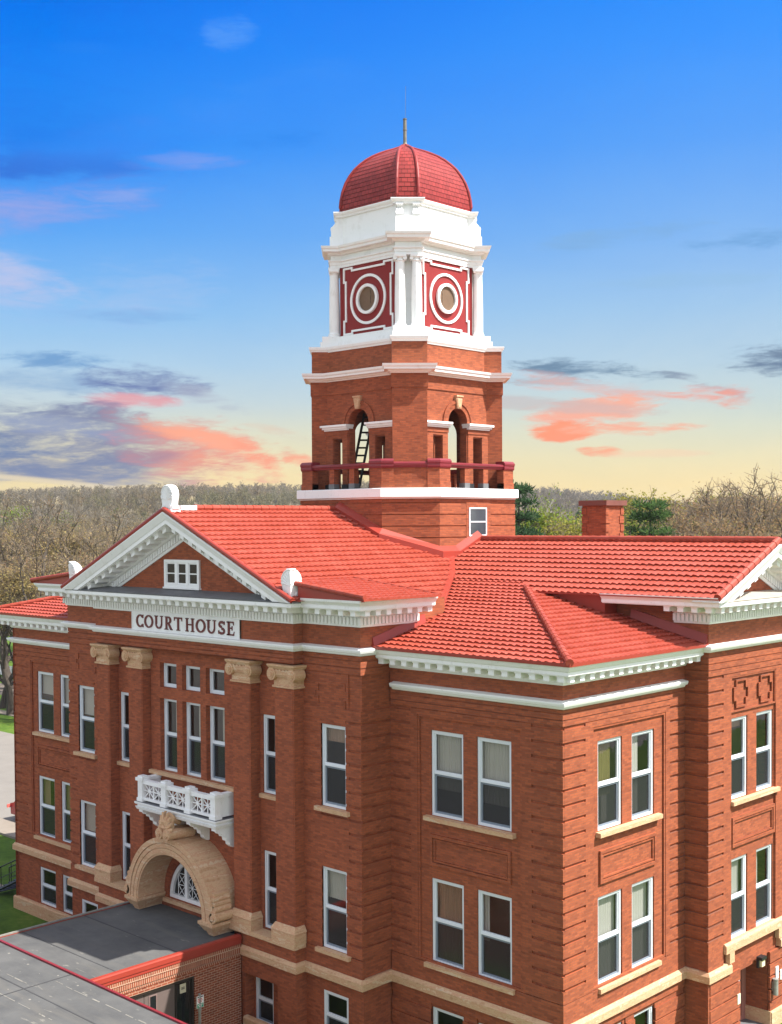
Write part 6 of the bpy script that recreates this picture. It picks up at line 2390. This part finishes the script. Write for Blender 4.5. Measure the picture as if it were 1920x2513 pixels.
def build_ground():
    rs = [0.5, 30, 60, 100, 150, 200, 250, 300, 340, 380, 430, 480, 540, 600, 660, 720, 780, 840, 900, 950, 1000, 1100, 1300, 1800, 3000, 6000]
    azs = []
    a = -math.pi
    while a < math.pi - 1e-6:
        azs.append(a)
        a += R_(1.0) if abs(a) < R_(26) else R_(6.0)
    V, Fc = [], []
    n = len(azs)
    for r in rs:
        for az in azs:
            x, y = wpos(az, r)
            nz = 0.0
            if r >= 340:
                nz = 2.2 * mnoise.noise(Vector((x * 0.008, y * 0.008, 1.7)))
            V.append((x, y, terrain(az, r) + nz))
    for i in range(len(rs) - 1):
        for j in range(n):
            Fc.append((i * n + j, i * n + (j + 1) % n, (i + 1) * n + (j + 1) % n, (i + 1) * n + j))
    Fc.append(tuple(range(n)))
    me = bpy.data.meshes.new('ground')
    me.from_pydata(V, [], Fc)
    bm = bmesh.new()
    bm.from_mesh(me)
    bmesh.ops.recalc_face_normals(bm, faces=bm.faces)
    if sum(f.normal.z for f in bm.faces) < 0:
        bmesh.ops.reverse_faces(bm, faces=bm.faces)
    bm.to_mesh(me)
    bm.free()

    def gfn(k, b):
        tc = k.node('ShaderNodeTexCoord')
        o = tc.outputs['Object']
        n1 = k.noise(o, 0.35, 6.0, 0.65)
        n2 = k.noise(o, 3.5, 4.0, 0.6)
        f = k.math('ADD', k.math('MULTIPLY', n1, 0.6), k.math('MULTIPLY', n2, 0.4))
        grass = k.ramp(f, [(0.34, (0.034, 0.068, 0.010, 1)), (0.52, (0.066, 0.118, 0.015, 1)), (0.68, (0.12, 0.15, 0.030, 1))])
        n3 = k.noise(o, 0.02, 5.0, 0.6)
        n4 = k.noise(o, 0.25, 4.0, 0.6)
        wood = k.ramp(k.math('ADD', k.math('MULTIPLY', n3, 0.5), k.math('MULTIPLY', n4, 0.5)), [(0.36, (0.105, 0.085, 0.052, 1)), (0.52, (0.135, 0.108, 0.064, 1)), (0.66, (0.125, 0.115, 0.058, 1))])
        g = k.node('ShaderNodeNewGeometry')
        d = k.node('ShaderNodeVectorMath', operation='DISTANCE')
        k.l.new(g.outputs['Position'], d.inputs[0])
        d.inputs[1].default_value = (0, 0, 0)
        t = k.math('MULTIPLY', k.math('SUBTRACT', d.outputs['Value'], 170.0), 0.012, clamp=True)
        k.l.new(k.mix(t, grass, wood), b.inputs['Base Color'])
        b.inputs['Roughness'].default_value = 0.95
        b.inputs['Specular IOR Level'].default_value = 0.1
    me.materials.append(mat('lawn_and_woodland_floor', gfn))
    o = bpy.data.objects.new('ground', me)
    COL.objects.link(o)
    o['kind'] = 'structure'


build_ground()


def sheet(name, pts, z, material, kerb=0.0):
    mb = MB()
    mb.prism(pts, -0.3, z)
    o = mb.make(name, material)
    o['kind'] = 'structure'
    return o


CONC = simple('concrete', (0.20, 0.17, 0.14), 0.9, 0.15, 1.5)
ASPH = simple('pale_asphalt', (0.17, 0.155, 0.138), 0.9, 0.12, 0.8)
sheet('road', [(-160, 7.7), (-31.5, 7.7), (-31.5, 22.7), (-160, 22.7)], 0.012, ASPH)
sheet('pavement', [(-160, 5.9), (-31.5, 5.9), (-31.5, 7.6), (-160, 7.6)], 0.12, CONC)
sheet('footpath', [(-70, 1.7), (-31.9, 0.35), (-31.9, 1.25), (-70, 2.8)], 0.02, CONC)
sheet('pavement', [(-170, 27.3), (-60, 27.3), (-60, 28.4), (-170, 28.4)], 0.06, CONC)
sheet('driveway', [(-170, 33.5), (-80, 33.5), (-80, 38.0), (-170, 38.0)], 0.02, simple('driveway_gravel', (0.14, 0.115, 0.095), 0.95, 0.3, 2.0))
sheet('road', [(-200, -72), (120, -72), (120, -34), (-200, -34)], 0.012, ASPH)  # unseen pale sheet, added so the front windows reflect neutral ground
sheet('road', [(30, -30), (70, -30), (70, 150), (30, 150)], 0.012, ASPH)  # added out of view too, a neutral reflection for the right-hand windows
fe = MB()
for i in range(60):
    x = -118 + 0.42 * i
    fe.box(x, x + 0.30, 41.6, 41.64, 0.05, 1.15)
fe.box(-118, -93, 41.64, 41.70, 0.35, 0.45)
fe.box(-118, -93, 41.64, 41.70, 0.85, 0.95)
tag(fe.make('picket_fence', WHITE), 'white picket fence across the lawn far behind the left end of the courthouse', 'fence')

# parked car, most of it behind the left end wall
car = empty('parked_car', (-41.6, 8.9, 0.0), 'dark red car parked beyond the left end of the courthouse, only its tail showing', 'car')
CFc = Face(-41.6, 8.0, 1, 0)
b_ = MB()
side_pts = [(-2.2, 0.35), (2.2, 0.35), (2.25, 0.75), (1.2, 0.92), (0.7, 1.0), (0.1, 1.42), (-1.3, 1.44), (-1.9, 1.02), (-2.25, 0.95)]
fprism(b_, CFc, side_pts, -1.75, 0.0)
b_.make('body', CARRED, car)
g_ = MB()
fprism(g_, CFc, [(0.62, 1.0), (0.1, 1.36), (-1.25, 1.38), (-1.72, 1.02)], -1.77, 0.02)
g_.make('side_glass', simple('black_glass', (0.012, 0.014, 0.016), 0.08, 0.1, spec=0.5), car)
for u in (-1.4, 1.4):
    for d in (0.02, -1.57):
        w_ = MB()
        w_.tube([CFc.p(u, d, 0.32), CFc.p(u, d - 0.2, 0.32)], 0.32, 16)
        wo = w_.make('wheel', TYRE, car)
        w_ = MB()
        w_.tube([CFc.p(u, d + 0.01, 0.32), CFc.p(u, d - 0.05, 0.32)], 0.18, 12)
        w_.make('rim', GREYMETAL, wo)
for d in (-0.05, -1.4):
    w_ = MB()
    fbox(w_, Face(-43.86, 0, 0, -1), -8.0 - 0.35 + d if False else -(8.05 - d), -(8.05 - d) + 0.3, -0.05, 0.02, 0.72, 0.90)
    w_.make('tail_light', simple('tail_lamp', (0.6, 0.12, 0.10), 0.3, 0.05), car)
w_ = MB()
fbox(w_, Face(-43.86, 0, 0, -1), -9.15, -8.6, -0.02, 0.012, 0.62, 0.76)
w_.make('number_plate', SIGNWHITE, car)

# ================================================================== trees
def translucent(k, b, col, f):
    out = [n for n in k.n if n.type == 'OUTPUT_MATERIAL'][0]
    t = k.node('ShaderNodeBsdfTranslucent')
    k.l.new(col, t.inputs[0])
    mx = k.node('ShaderNodeMixShader')
    mx.inputs[0].default_value = f
    k.l.new(b.outputs[0], mx.inputs[1])
    k.l.new(t.outputs[0], mx.inputs[2])
    k.l.new(mx.outputs[0], out.inputs[0])


def leafmat(name, c1, c2, c3, trans=0.0):
    def fn(k, b):
        g = k.node('ShaderNodeNewGeometry')
        oi = k.node('ShaderNodeObjectInfo')
        r = k.math('FRACT', k.math('ADD', g.outputs['Random Per Island'], k.math('MULTIPLY', oi.outputs['Random'], 0.35)))
        c = k.ramp(r, [(0.0, c1 + (1,)), (0.5, c2 + (1,)), (1.0, c3 + (1,))])
        k.l.new(c, b.inputs['Base Color'])
        b.inputs['Roughness'].default_value = 0.8
        b.inputs['Specular IOR Level'].default_value = 0.15
        translucent(k, b, c, 0.45)
    return mat(name, fn)


BARK = simple('grey_brown_bark', (0.060, 0.047, 0.038), 0.9, 0.3, 3.0)
BARKPALE = simple('birch_bark', (0.2726, 0.2491, 0.2162), 0.8, 0.3, 3.0)
TWIG = leafmat('bare_twig', (0.13, 0.1, 0.075), (0.19, 0.15, 0.11), (0.26, 0.205, 0.15))
TWIGGREY = leafmat('grey_twig', (0.17, 0.145, 0.12), (0.23, 0.2, 0.165), (0.3, 0.265, 0.22))
BUDTAN = leafmat('tan_bud', (0.25, 0.18, 0.095), (0.34, 0.25, 0.135), (0.28, 0.24, 0.115))
BUDOCHRE = leafmat('ochre_bud', (0.27, 0.19, 0.075), (0.34, 0.25, 0.1), (0.26, 0.23, 0.09))
LEAFGREEN = leafmat('spring_leaf', (0.11, 0.165, 0.018), (0.18, 0.245, 0.03), (0.27, 0.3, 0.045))
LEAFYEL = leafmat('yellow_spring_leaf', (0.17, 0.17, 0.022), (0.25, 0.23, 0.035), (0.29, 0.26, 0.06))
BUDRUST = leafmat('rust_bud', (0.23, 0.14, 0.075), (0.3, 0.19, 0.1), (0.25, 0.21, 0.085))
NEEDLE = leafmat('pine_needle', (0.035, 0.075, 0.018), (0.065, 0.125, 0.032), (0.1, 0.165, 0.05))
NEEDLEDARK = leafmat('spruce_needle', (0.022, 0.052, 0.02), (0.042, 0.088, 0.034), (0.07, 0.125, 0.05))


def skeleton(rnd, H, spread, forks=3, levels=4, lean=0.0, up=0.55, trunk=0.22, first=0.3):
    """returns tubes [(points, radii)] and twig ends [(point, direction)]"""
    tubes, ends = [], []

    def grow(p, d, L, r, lev):
        n = 4
        pts, rad = [p.copy()], [r]
        dd = d.copy()
        for i in range(n):
            dd = (dd + Vector((rnd.gauss(0, 0.13), rnd.gauss(0, 0.13), rnd.gauss(0.05, 0.08)))).normalized()
            pts.append(pts[-1] + dd * L / n)
            rad.append(r * (1 - 0.42 * (i + 1) / n))
        tubes.append((pts, rad, lev))
        if lev >= levels:
            ends.append((pts[-1], dd, pts[-2]))
            return
        nf = forks + (1 if rnd.random() < 0.35 else 0)
        base = rnd.uniform(0, 6.28)
        for j in range(nf):
            t = rnd.uniform(0.55, 1.0) if j else 1.0
            if lev == 0:
                t = rnd.uniform(first, 1.0) if j else 1.0
            k = min(n - 1, int(t * n))
            q = pts[k].lerp(pts[k + 1], t * n - k) if t < 1 else pts[-1]
            ang = base + 6.283 * j / nf + rnd.uniform(-0.5, 0.5)
            sp = spread * rnd.uniform(0.6, 1.25)
            side = Vector((math.cos(ang), math.sin(ang), 0))
            nd = (dd * up + side * sp + Vector((0, 0, 0.28))).normalized()
            grow(q, nd, L * rnd.uniform(0.58, 0.80), rad[min(k, n)] * rnd.uniform(0.55, 0.72), lev + 1)
    grow(Vector((0, 0, -0.3)), Vector((lean, 0, 1)).normalized(), H * 0.36, trunk, 0)
    zmax = max(e[0].z for e in ends)
    k = H / zmax
    tubes = [([p * k for p in pts], rad, lev) for pts, rad, lev in tubes]
    ends = [(p * k, d, q * k) for p, d, q in ends]
    return tubes, ends


def crown_mesh(name, V, Fq, mi, mats):
    me = bpy.data.meshes.new(name)
    V = np.asarray(V, dtype=np.float32).reshape(-1, 3)
    nf = len(V) // 4
    me.vertices.add(len(V))
    me.vertices.foreach_set('co', V.ravel())
    me.loops.add(nf * 4)
    me.loops.foreach_set('vertex_index', np.arange(nf * 4, dtype=np.int32))
    me.polygons.add(nf)
    me.polygons.foreach_set('loop_start', np.arange(0, nf * 4, 4, dtype=np.int32))
    me.polygons.foreach_set('loop_total', np.full(nf, 4, dtype=np.int32))
    for mm in mats:
        me.materials.append(mm)
    me.polygons.foreach_set('material_index', np.asarray(mi, dtype=np.int32))
    me.update()
    me.validate()
    return me


def sliver(V, p, d, L, w, rnd):
    a = d.cross(Vector((rnd.gauss(0, 1), rnd.gauss(0, 1), rnd.gauss(0, 1))))
    if a.length < 1e-4:
        a = Vector((1, 0, 0))
    a = a.normalized() * w
    e = p + d * L
    V += [tuple(p - a), tuple(p + a), tuple(e + a * 0.4), tuple(e - a * 0.4)]


def leafq(V, p, s, rnd):
    n = Vector((rnd.gauss(0, 1), rnd.gauss(0, 1), rnd.gauss(0, 1))).normalized()
    a = n.orthogonal().normalized()
    b = n.cross(a)
    a, b = a * s, b * s * rnd.uniform(0.5, 1.0)
    V += [tuple(p - a), tuple(p - b), tuple(p + a), tuple(p + b)]


def make_broadleaf(seed, H, spread, twigm, leafm, nleaf, leafs, barkm, ntw=9, twl=0.9, forks=3, levels=4, trunk=0.2, up=0.6, low=0.0, tww=0.022, first=0.3, droop=0.0):
    rnd = random.Random(seed)
    tubes, ends = skeleton(rnd, H, spread, forks, levels, trunk=trunk, up=up, first=first)
    tb_ = MB()
    for pts, rad, lev in tubes:
        tb_.tube(pts, [max(0.018, r) for r in rad], 6 if lev < 2 else (4 if lev < 3 else 3), caps=False)
    V, mi = [], []
    for p, d, q in ends:
        for i in range(ntw):
            t = rnd.random()
            s_ = q.lerp(p, t)
            dd = (d * 0.7 + Vector((rnd.gauss(0, 0.6), rnd.gauss(0, 0.6), rnd.gauss(0.15 - droop, 0.45)))).normalized()
            L = twl * rnd.uniform(0.5, 1.3)
            sliver(V, s_, dd, L, tww, rnd)
            mi.append(0)
            for j in range(2):
                d2 = (dd + Vector((rnd.gauss(0, 0.6), rnd.gauss(0, 0.6), rnd.gauss(0, 0.5)))).normalized()
                sliver(V, s_ + dd * L * rnd.uniform(0.3, 0.9), d2, L * 0.6, tww * 0.7, rnd)
                mi.append(0)
            for j in range(nleaf):
                leafq(V, s_ + dd * L * rnd.random() + Vector((rnd.gauss(0, 0.22), rnd.gauss(0, 0.22), rnd.gauss(0, 0.22))), leafs * rnd.uniform(0.6, 1.3), rnd)
                mi.append(1)
    cm = crown_mesh('crown', V, None, mi, [twigm, leafm])
    return tb_, cm, barkm


def make_pine(seed, H, needm, tiers=13, wid=0.30, base=0.12, clump=0.7, gap=0.25, dens=46):
    rnd = random.Random(seed)
    tb_ = MB()
    bend = Vector((rnd.gauss(0, 0.3), rnd.gauss(0, 0.3), 0))
    tb_.tube([(0, 0, -0.3), tuple(bend * 0.5 + Vector((0, 0, H * 0.5))), tuple(bend + Vector((0, 0, H * 0.97)))], [H * 0.016, H * 0.011, 0.03], 7, caps=False)
    V, mi = [], []
    for i in range(tiers):
        t = base + (1 - base) * (i + rnd.uniform(-0.2, 0.2)) / tiers
        z = H * t
        R = H * wid * (1 - t) ** 0.75 * rnd.uniform(0.75, 1.15) + 0.25
        nb = rnd.randint(4, 6)
        a0 = rnd.uniform(0, 6.28)
        for j in range(nb):
            if rnd.random() < gap * 0.5:
                continue
            a = a0 + 6.283 * j / nb + rnd.uniform(-0.3, 0.3)
            L = R * rnd.uniform(0.7, 1.1)
            c = bend * t
            p0 = Vector((c.x, c.y, z))
            tip = p0 + Vector((math.cos(a) * L, math.sin(a) * L, L * rnd.uniform(0.05, 0.35)))
            tb_.tube([p0, p0.lerp(tip, 0.5) + Vector((0, 0, -0.06 * L)), tip], [0.05 + 0.01 * L, 0.035, 0.02], 4, caps=False)
            nc = max(2, int(L / 0.55))
            for q in range(nc):
                s_ = 0.35 + 0.65 * (q + 1) / nc
                cc_ = p0.lerp(tip, s_)
                r = clump * rnd.uniform(0.6, 1.1) * (0.7 + 0.3 * (1 - t))
                for w in range(dens):
                    v = Vector((rnd.gauss(0, 1), rnd.gauss(0, 1), rnd.gauss(0, 0.55)))
                    v = v.normalized() * r * rnd.random() ** 0.4
                    d = (v.normalized() + Vector((0, 0, 0.5))).normalized()
                    sliver(V, cc_ + v * 0.8, d, 0.20 * rnd.uniform(0.7, 1.3), 0.035, rnd)
                    mi.append(0)
    cm = crown_mesh('crown', V, None, mi, [needm])
    return tb_, cm, BARK


PROTO = {}


def proto(key, data):
    tb_, cm, bm_ = data
    tr = tb_.make('trunk', bm_)
    COL.objects.unlink(tr)
    me = tr.data
    bpy.data.objects.remove(tr)
    PROTO[key] = (me, cm)


proto('bare_grey', make_broadleaf(1, 12.0, 0.62, TWIGGREY, BUDTAN, 1, 0.04, BARK, ntw=6, twl=0.9, levels=4, trunk=0.34))
proto('bare_grey2', make_broadleaf(2, 12.0, 0.72, TWIG, BUDTAN, 1, 0.04, BARK, ntw=6, twl=1.0, levels=4, trunk=0.36, up=0.5))
proto('tan', make_broadleaf(3, 10.0, 0.66, TWIG, BUDTAN, 14, 0.055, BARK, ntw=7, twl=0.85, levels=4, trunk=0.26))
proto('tan2', make_broadleaf(4, 10.0, 0.55, TWIG, BUDOCHRE, 14, 0.055, BARK, ntw=7, twl=0.8, levels=4, trunk=0.24, up=0.8))
proto('green', make_broadleaf(5, 10.0, 0.62, TWIG, LEAFGREEN, 18, 0.075, BARK, ntw=7, twl=0.8, levels=4, trunk=0.24))
proto('yellow', make_broadleaf(6, 10.0, 0.60, TWIG, LEAFYEL, 16, 0.07, BARK, ntw=7, twl=0.8, levels=4, trunk=0.24))
proto('rust', make_broadleaf(7, 10.0, 0.72, TWIG, BUDRUST, 15, 0.055, BARK, ntw=7, twl=0.9, levels=4, trunk=0.30))
proto('birch', make_broadleaf(8, 12.0, 0.40, TWIGGREY, LEAFGREEN, 7, 0.055, BARKPALE, ntw=3, twl=0.7, levels=3, forks=3, trunk=0.60, up=0.9))
proto('oak', make_broadleaf(9, 12.0, 0.55, TWIG, BUDRUST, 3, 0.045, BARK, ntw=6, twl=0.7, levels=4, forks=2, trunk=0.36, up=0.85, first=0.4))
proto('pine', make_pine(10, 12.0, NEEDLE, tiers=15, wid=0.31, clump=0.62, dens=70, gap=0.12))
proto('spruce', make_pine(11, 12.0, NEEDLEDARK, tiers=17, wid=0.27, clump=0.5, gap=0.05, dens=50))


def tree(name, key, px, ytop, depth, label, group=None, wide=1.0, rot=None):
    """a tree standing where the picture has column px, its top at row ytop, at the given distance"""
    az = math.atan((px - 960) / 3050.0)
    r = depth / math.cos(az)
    x, y = wpos(az, r)
    z0 = terrain(az, r)
    hor = 1282.4 - 0.0055 * (px - 960)
    top = CZ + (hor - ytop) / 3050 * depth
    me_t, me_c = PROTO[key]
    H0 = 10.0 if key in ('tan', 'tan2', 'green', 'yellow', 'rust') else 12.0
    s_ = (top - z0) / H0
    e = empty(name, (x, y, z0), label, 'tree', group)
    e.scale = (s_ * wide, s_ * wide, s_)
    e.rotation_euler.z = RND.uniform(0, 6.28) if rot is None else rot
    for nm, me in (('trunk', me_t), ('crown', me_c)):
        o = bpy.data.objects.new(nm, me)
        COL.objects.link(o)
        o.parent = e
    return e


# left of the courthouse
G1 = 'bare spring trees in the thicket left of the courthouse'
LB = 'bare spring tree in the tangled thicket beyond the left wing roof'
tree('bare_tree', 'bare_grey', 65, 1222, 150, 'tall grey bare tree with pale upright limbs near the left edge of the picture', wide=0.9, rot=0.4)
tree('bare_tree', 'bare_grey2', 250, 1262, 170, 'grey bare tree with spreading limbs rising just left of the front gable', wide=1.1)
tree('oak_tree', 'oak', 235, 1262, 118, 'large bare tree with dark forked limbs close behind the left slope of the front gable', wide=1.2, rot=0.9)
tree('oak_tree', 'oak', 78, 1236, 122, 'tallest dark limbed bare tree standing in front of the thicket at far left', wide=1.1, rot=2.2)
tree('oak_tree', 'oak', 160, 1300, 104, 'leaning bare tree with dark limbs low above the left wing roof', wide=1.3, rot=4.0)
tree('willow', 'green', 15, 1262, 185, 'pale green leafing tree at the left edge of the picture among bare trees', wide=0.9)
tree('bare_tree', 'tan2', 330, 1290, 215, 'ochre budding tree showing just above the slope of the front gable', wide=1.0)
for px, yt, dp, ky, w in ((-30, 1300, 140, 'tan', 1.2), (20, 1330, 125, 'bare_grey2', 1.2), (40, 1300, 160, 'tan2', 1.3), (90, 1300, 130, 'tan', 1.2), (130, 1262, 190, 'bare_grey', 1.2), (150, 1310, 135, 'tan2', 1.3),
                          (175, 1285, 150, 'bare_grey2', 1.1), (205, 1300, 160, 'tan', 1.2), (235, 1290, 190, 'bare_grey', 1.2), (60, 1370, 112, 'tan', 1.3), (130, 1380, 112, 'rust', 1.3), (20, 1400, 108, 'tan2', 1.2),
                          (280, 1300, 200, 'tan', 1.3), (300, 1262, 260, 'bare_grey', 1.2), (190, 1255, 260, 'bare_grey', 1.2), (100, 1250, 270, 'bare_grey2', 1.2), (10, 1250, 260, 'bare_grey', 1.2), (360, 1285, 280, 'tan', 1.3), (400, 1262, 290, 'bare_grey', 1.3),
                          (90, 1420, 104, 'bare_grey2', 1.2), (0, 1450, 112, 'tan', 1.1), (35, 1275, 215, 'tan', 1.2), (160, 1280, 230, 'tan2', 1.2), (230, 1330, 150, 'tan', 1.2)):
    tree('bare_tree', ky, px, yt, dp, LB, G1, wide=w)
# right of the tower
tree('spruce_tree', 'spruce', 1268, 1176, 95, 'dark conifer half hidden behind the right side of the tower', wide=0.9)
tree('birch_tree', 'birch', 1318, 1212, 118, 'pale barked birch with thin green leaves between the tower and the chimney', wide=1.0, rot=1.0)
tree('birch_tree', 'birch', 1388, 1228, 122, 'smaller pale birch with green leaves just left of the chimney', wide=0.9, rot=2.6)
tree('leafy_tree', 'green', 1285, 1278, 110, 'bright green leafing tree low beside the right side of the tower', wide=1.2)
tree('leafy_tree', 'green', 1350, 1292, 105, 'bright green leafing tree low between the two birches', wide=1.1)
tree('leafy_tree', 'yellow', 1405, 1296, 100, 'yellow green leafing tree low against the left of the chimney', wide=1.1)
tree('spruce_tree', 'spruce', 1424, 1245, 130, 'dark conifer peeping out behind the left edge of the chimney', wide=0.9)
tree('leafy_tree', 'yellow', 1556, 1232, 128, 'yellow green leafing tree directly right of the chimney', wide=1.1)
tree('pine_tree', 'pine', 1610, 1210, 100, 'broad green pine with open branches right of the chimney', wide=1.15, rot=0.7)
tree('pine_tree', 'pine', 1672, 1262, 110, 'lower green pine against the right side of the broad pine', wide=1.0, rot=2.1)
tree('leafy_tree', 'yellow', 1748, 1230, 150, 'yellow green leafing tree above the middle of the right hand ridge', wide=1.3)
tree('budding_tree', 'rust', 1716, 1248, 125, 'rusty budding tree right of the pines above the right hand ridge', wide=1.3)
tree('budding_tree', 'rust', 1804, 1246, 118, 'rusty budding tree below the yellow green crown above the right hand ridge', wide=1.4)
tree('oak_tree', 'oak', 1822, 1206, 104, 'bare forked oak with dark limbs against the pale sky near the right edge', wide=1.0, rot=0.2)
tree('oak_tree', 'oak', 1895, 1180, 108, 'tallest bare oak with dark limbs at the right edge of the picture', wide=1.1, rot=1.9)
tree('budding_tree', 'rust', 1902, 1238, 135, 'rusty budding tree behind the tallest oak at the right edge', wide=1.3)
tree('budding_tree', 'tan', 1668, 1240, 165, 'tan budding tree in a gap behind the lower pine', wide=1.3)
tree('budding_tree', 'tan2', 1855, 1240, 170, 'ochre budding tree between the two bare oaks', wide=1.3)
G2 = 'bare trees low behind the right hand ridge'
for px, yt, dp, ky, w in ((1320, 1268, 150, 'tan', 1.3), (1370, 1262, 165, 'bare_grey', 1.3), (1590, 1270, 150, 'tan2', 1.3), (1735, 1290, 105, 'rust', 1.2), (1790, 1292, 100, 'rust', 1.2)):
    tree('bare_tree', ky, px, yt, dp, 'bare budding tree filling the low belt behind the right hand ridge', G2, wide=w)
# across the street from the front, seen only as reflections in the glass


# ------------------------------------------------------------------ the wooded hills
def forest():
    rng = np.random.default_rng(5)
    protos = []
    for s_ in range(5):
        r = random.Random(40 + s_)
        V = []
        H = 12.0
        sliver(V, Vector((0, 0, 0)), Vector((0, 0, 1)), H * 0.9, 0.16, r)
        sliver(V, Vector((0, 0, 0)), Vector((0, 0, 1)), H * 0.9, 0.16, r)
        for i in range(16):
            z = H * r.uniform(0.35, 0.85)
            a = r.uniform(0, 6.28)
            d = Vector((math.cos(a) * 0.55, math.sin(a) * 0.55, 0.9)).normalized()
            L = H * r.uniform(0.15, 0.38) * (1.15 - z / H)
            p = Vector((0, 0, z))
            sliver(V, p, d, L * 1.2, 0.10, r)
            for j in range(3):
                d2 = (d + Vector((r.gauss(0, 0.45), r.gauss(0, 0.45), r.gauss(0.2, 0.3)))).normalized()
                sliver(V, p + d * L * r.uniform(0.3, 1.0), d2, L * 0.9, 0.13, r)
            for j in range(3):
                leafq(V, p + d * L * r.uniform(0.5, 1.3) + Vector((r.gauss(0, .5), r.gauss(0, .5), r.gauss(0, .5))), 0.34, r)
        protos.append(np.array(V, dtype=np.float32))
    allV, allC = [], []
    pal = 0.62 * np.array([[0.27, 0.205, 0.115], [0.31, 0.235, 0.125], [0.235, 0.19, 0.125], [0.32, 0.265, 0.17], [0.275, 0.24, 0.105], [0.235, 0.225, 0.085], [0.33, 0.225, 0.11], [0.37, 0.33, 0.26]])
    n = 0
    tries = 0
    while n < 3000 and tries < 40000:
        tries += 1
        az = rng.uniform(-R_(20.5), R_(20.5))
        r = math.sqrt(rng.uniform(300 ** 2, 985 ** 2))
        if rng.random() > (0.55 + 0.45 * (r / 985)):
            continue
        x, y = wpos(az, r)
        z = terrain(az, r) + (2.2 * mnoise.noise(Vector((x * 0.008, y * 0.008, 1.7))) if r >= 340 else 0.0)
        P = protos[rng.integers(0, 5)]
        sc = rng.uniform(0.75, 1.25)
        a = rng.uniform(0, 6.28)
        c, s_ = math.cos(a), math.sin(a)
        Q = P * np.array([sc * 1.25, sc * 1.25, sc], dtype=np.float32)
        Q = np.stack([Q[:, 0] * c - Q[:, 1] * s_ + x, Q[:, 0] * s_ + Q[:, 1] * c + y, Q[:, 2] + z - 0.4], 1)
        patch = mnoise.noise(Vector((x * 0.006, y * 0.006, 4.0)))
        k = rng.integers(0, 8)
        col = (pal[k] * 0.55 + pal.mean(0) * 0.45) * rng.uniform(0.9, 1.12)
        if patch > 0.15:
            col = col * 0.6 + np.array([0.15, 0.15, 0.06]) * 0.4
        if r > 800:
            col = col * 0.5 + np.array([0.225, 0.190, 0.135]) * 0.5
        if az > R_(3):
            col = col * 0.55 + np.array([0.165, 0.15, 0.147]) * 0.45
        if rng.random() < 0.02 and r < 700:
            col = np.array([0.09, 0.126, 0.023])
        allV.append(Q)
        allC.append(np.repeat(np.append(col, 1.0)[None, :], len(Q), 0))
        n += 1
    V = np.concatenate(allV)
    C_ = np.concatenate(allC).astype(np.float32)

    def ffn(k, b):
        at_ = k.node('ShaderNodeAttribute')
        at_.attribute_name = 'tint'
        k.l.new(at_.outputs['Color'], b.inputs['Base Color'])
        b.inputs['Roughness'].default_value = 0.9
        b.inputs['Specular IOR Level'].default_value = 0.1
        translucent(k, b, at_.outputs['Color'], 0.5)
    me = crown_mesh('hill_forest', V, None, np.zeros(len(V) // 4), [mat('hill_wood', ffn)])
    at_ = me.color_attributes.new('tint', 'FLOAT_COLOR', 'POINT')
    if len(at_.data) == len(C_):
        at_.data.foreach_set('color', C_.ravel())
    o = bpy.data.objects.new('hill_forest', me)
    COL.objects.link(o)
    o['kind'] = 'stuff'
    o['label'] = 'bare spring forest covering the hills along the horizon'
    o['category'] = 'forest'


forest()


# ------------------------------------------------------------------ air between here and the hills
def air():
    mb = MB()
    mb.box(-1500, 700, -500, 1500, -60, 40)
    mm = bpy.data.materials.new('air')
    mm.use_nodes = True
    nt = mm.node_tree
    nt.nodes.clear()
    out = nt.nodes.new('ShaderNodeOutputMaterial')
    v = nt.nodes.new('ShaderNodeVolumePrincipled')
    v.inputs['Color'].default_value = (0.86, 0.90, 0.97, 1)
    v.inputs['Density'].default_value = HAZE
    v.inputs['Anisotropy'].default_value = 0.2
    nt.links.new(v.outputs[0], out.inputs['Volume'])
    o = mb.make('haze', mm)
    o['kind'] = 'stuff'
    o.display_type = 'WIRE'


HAZE = 0.00012
air()
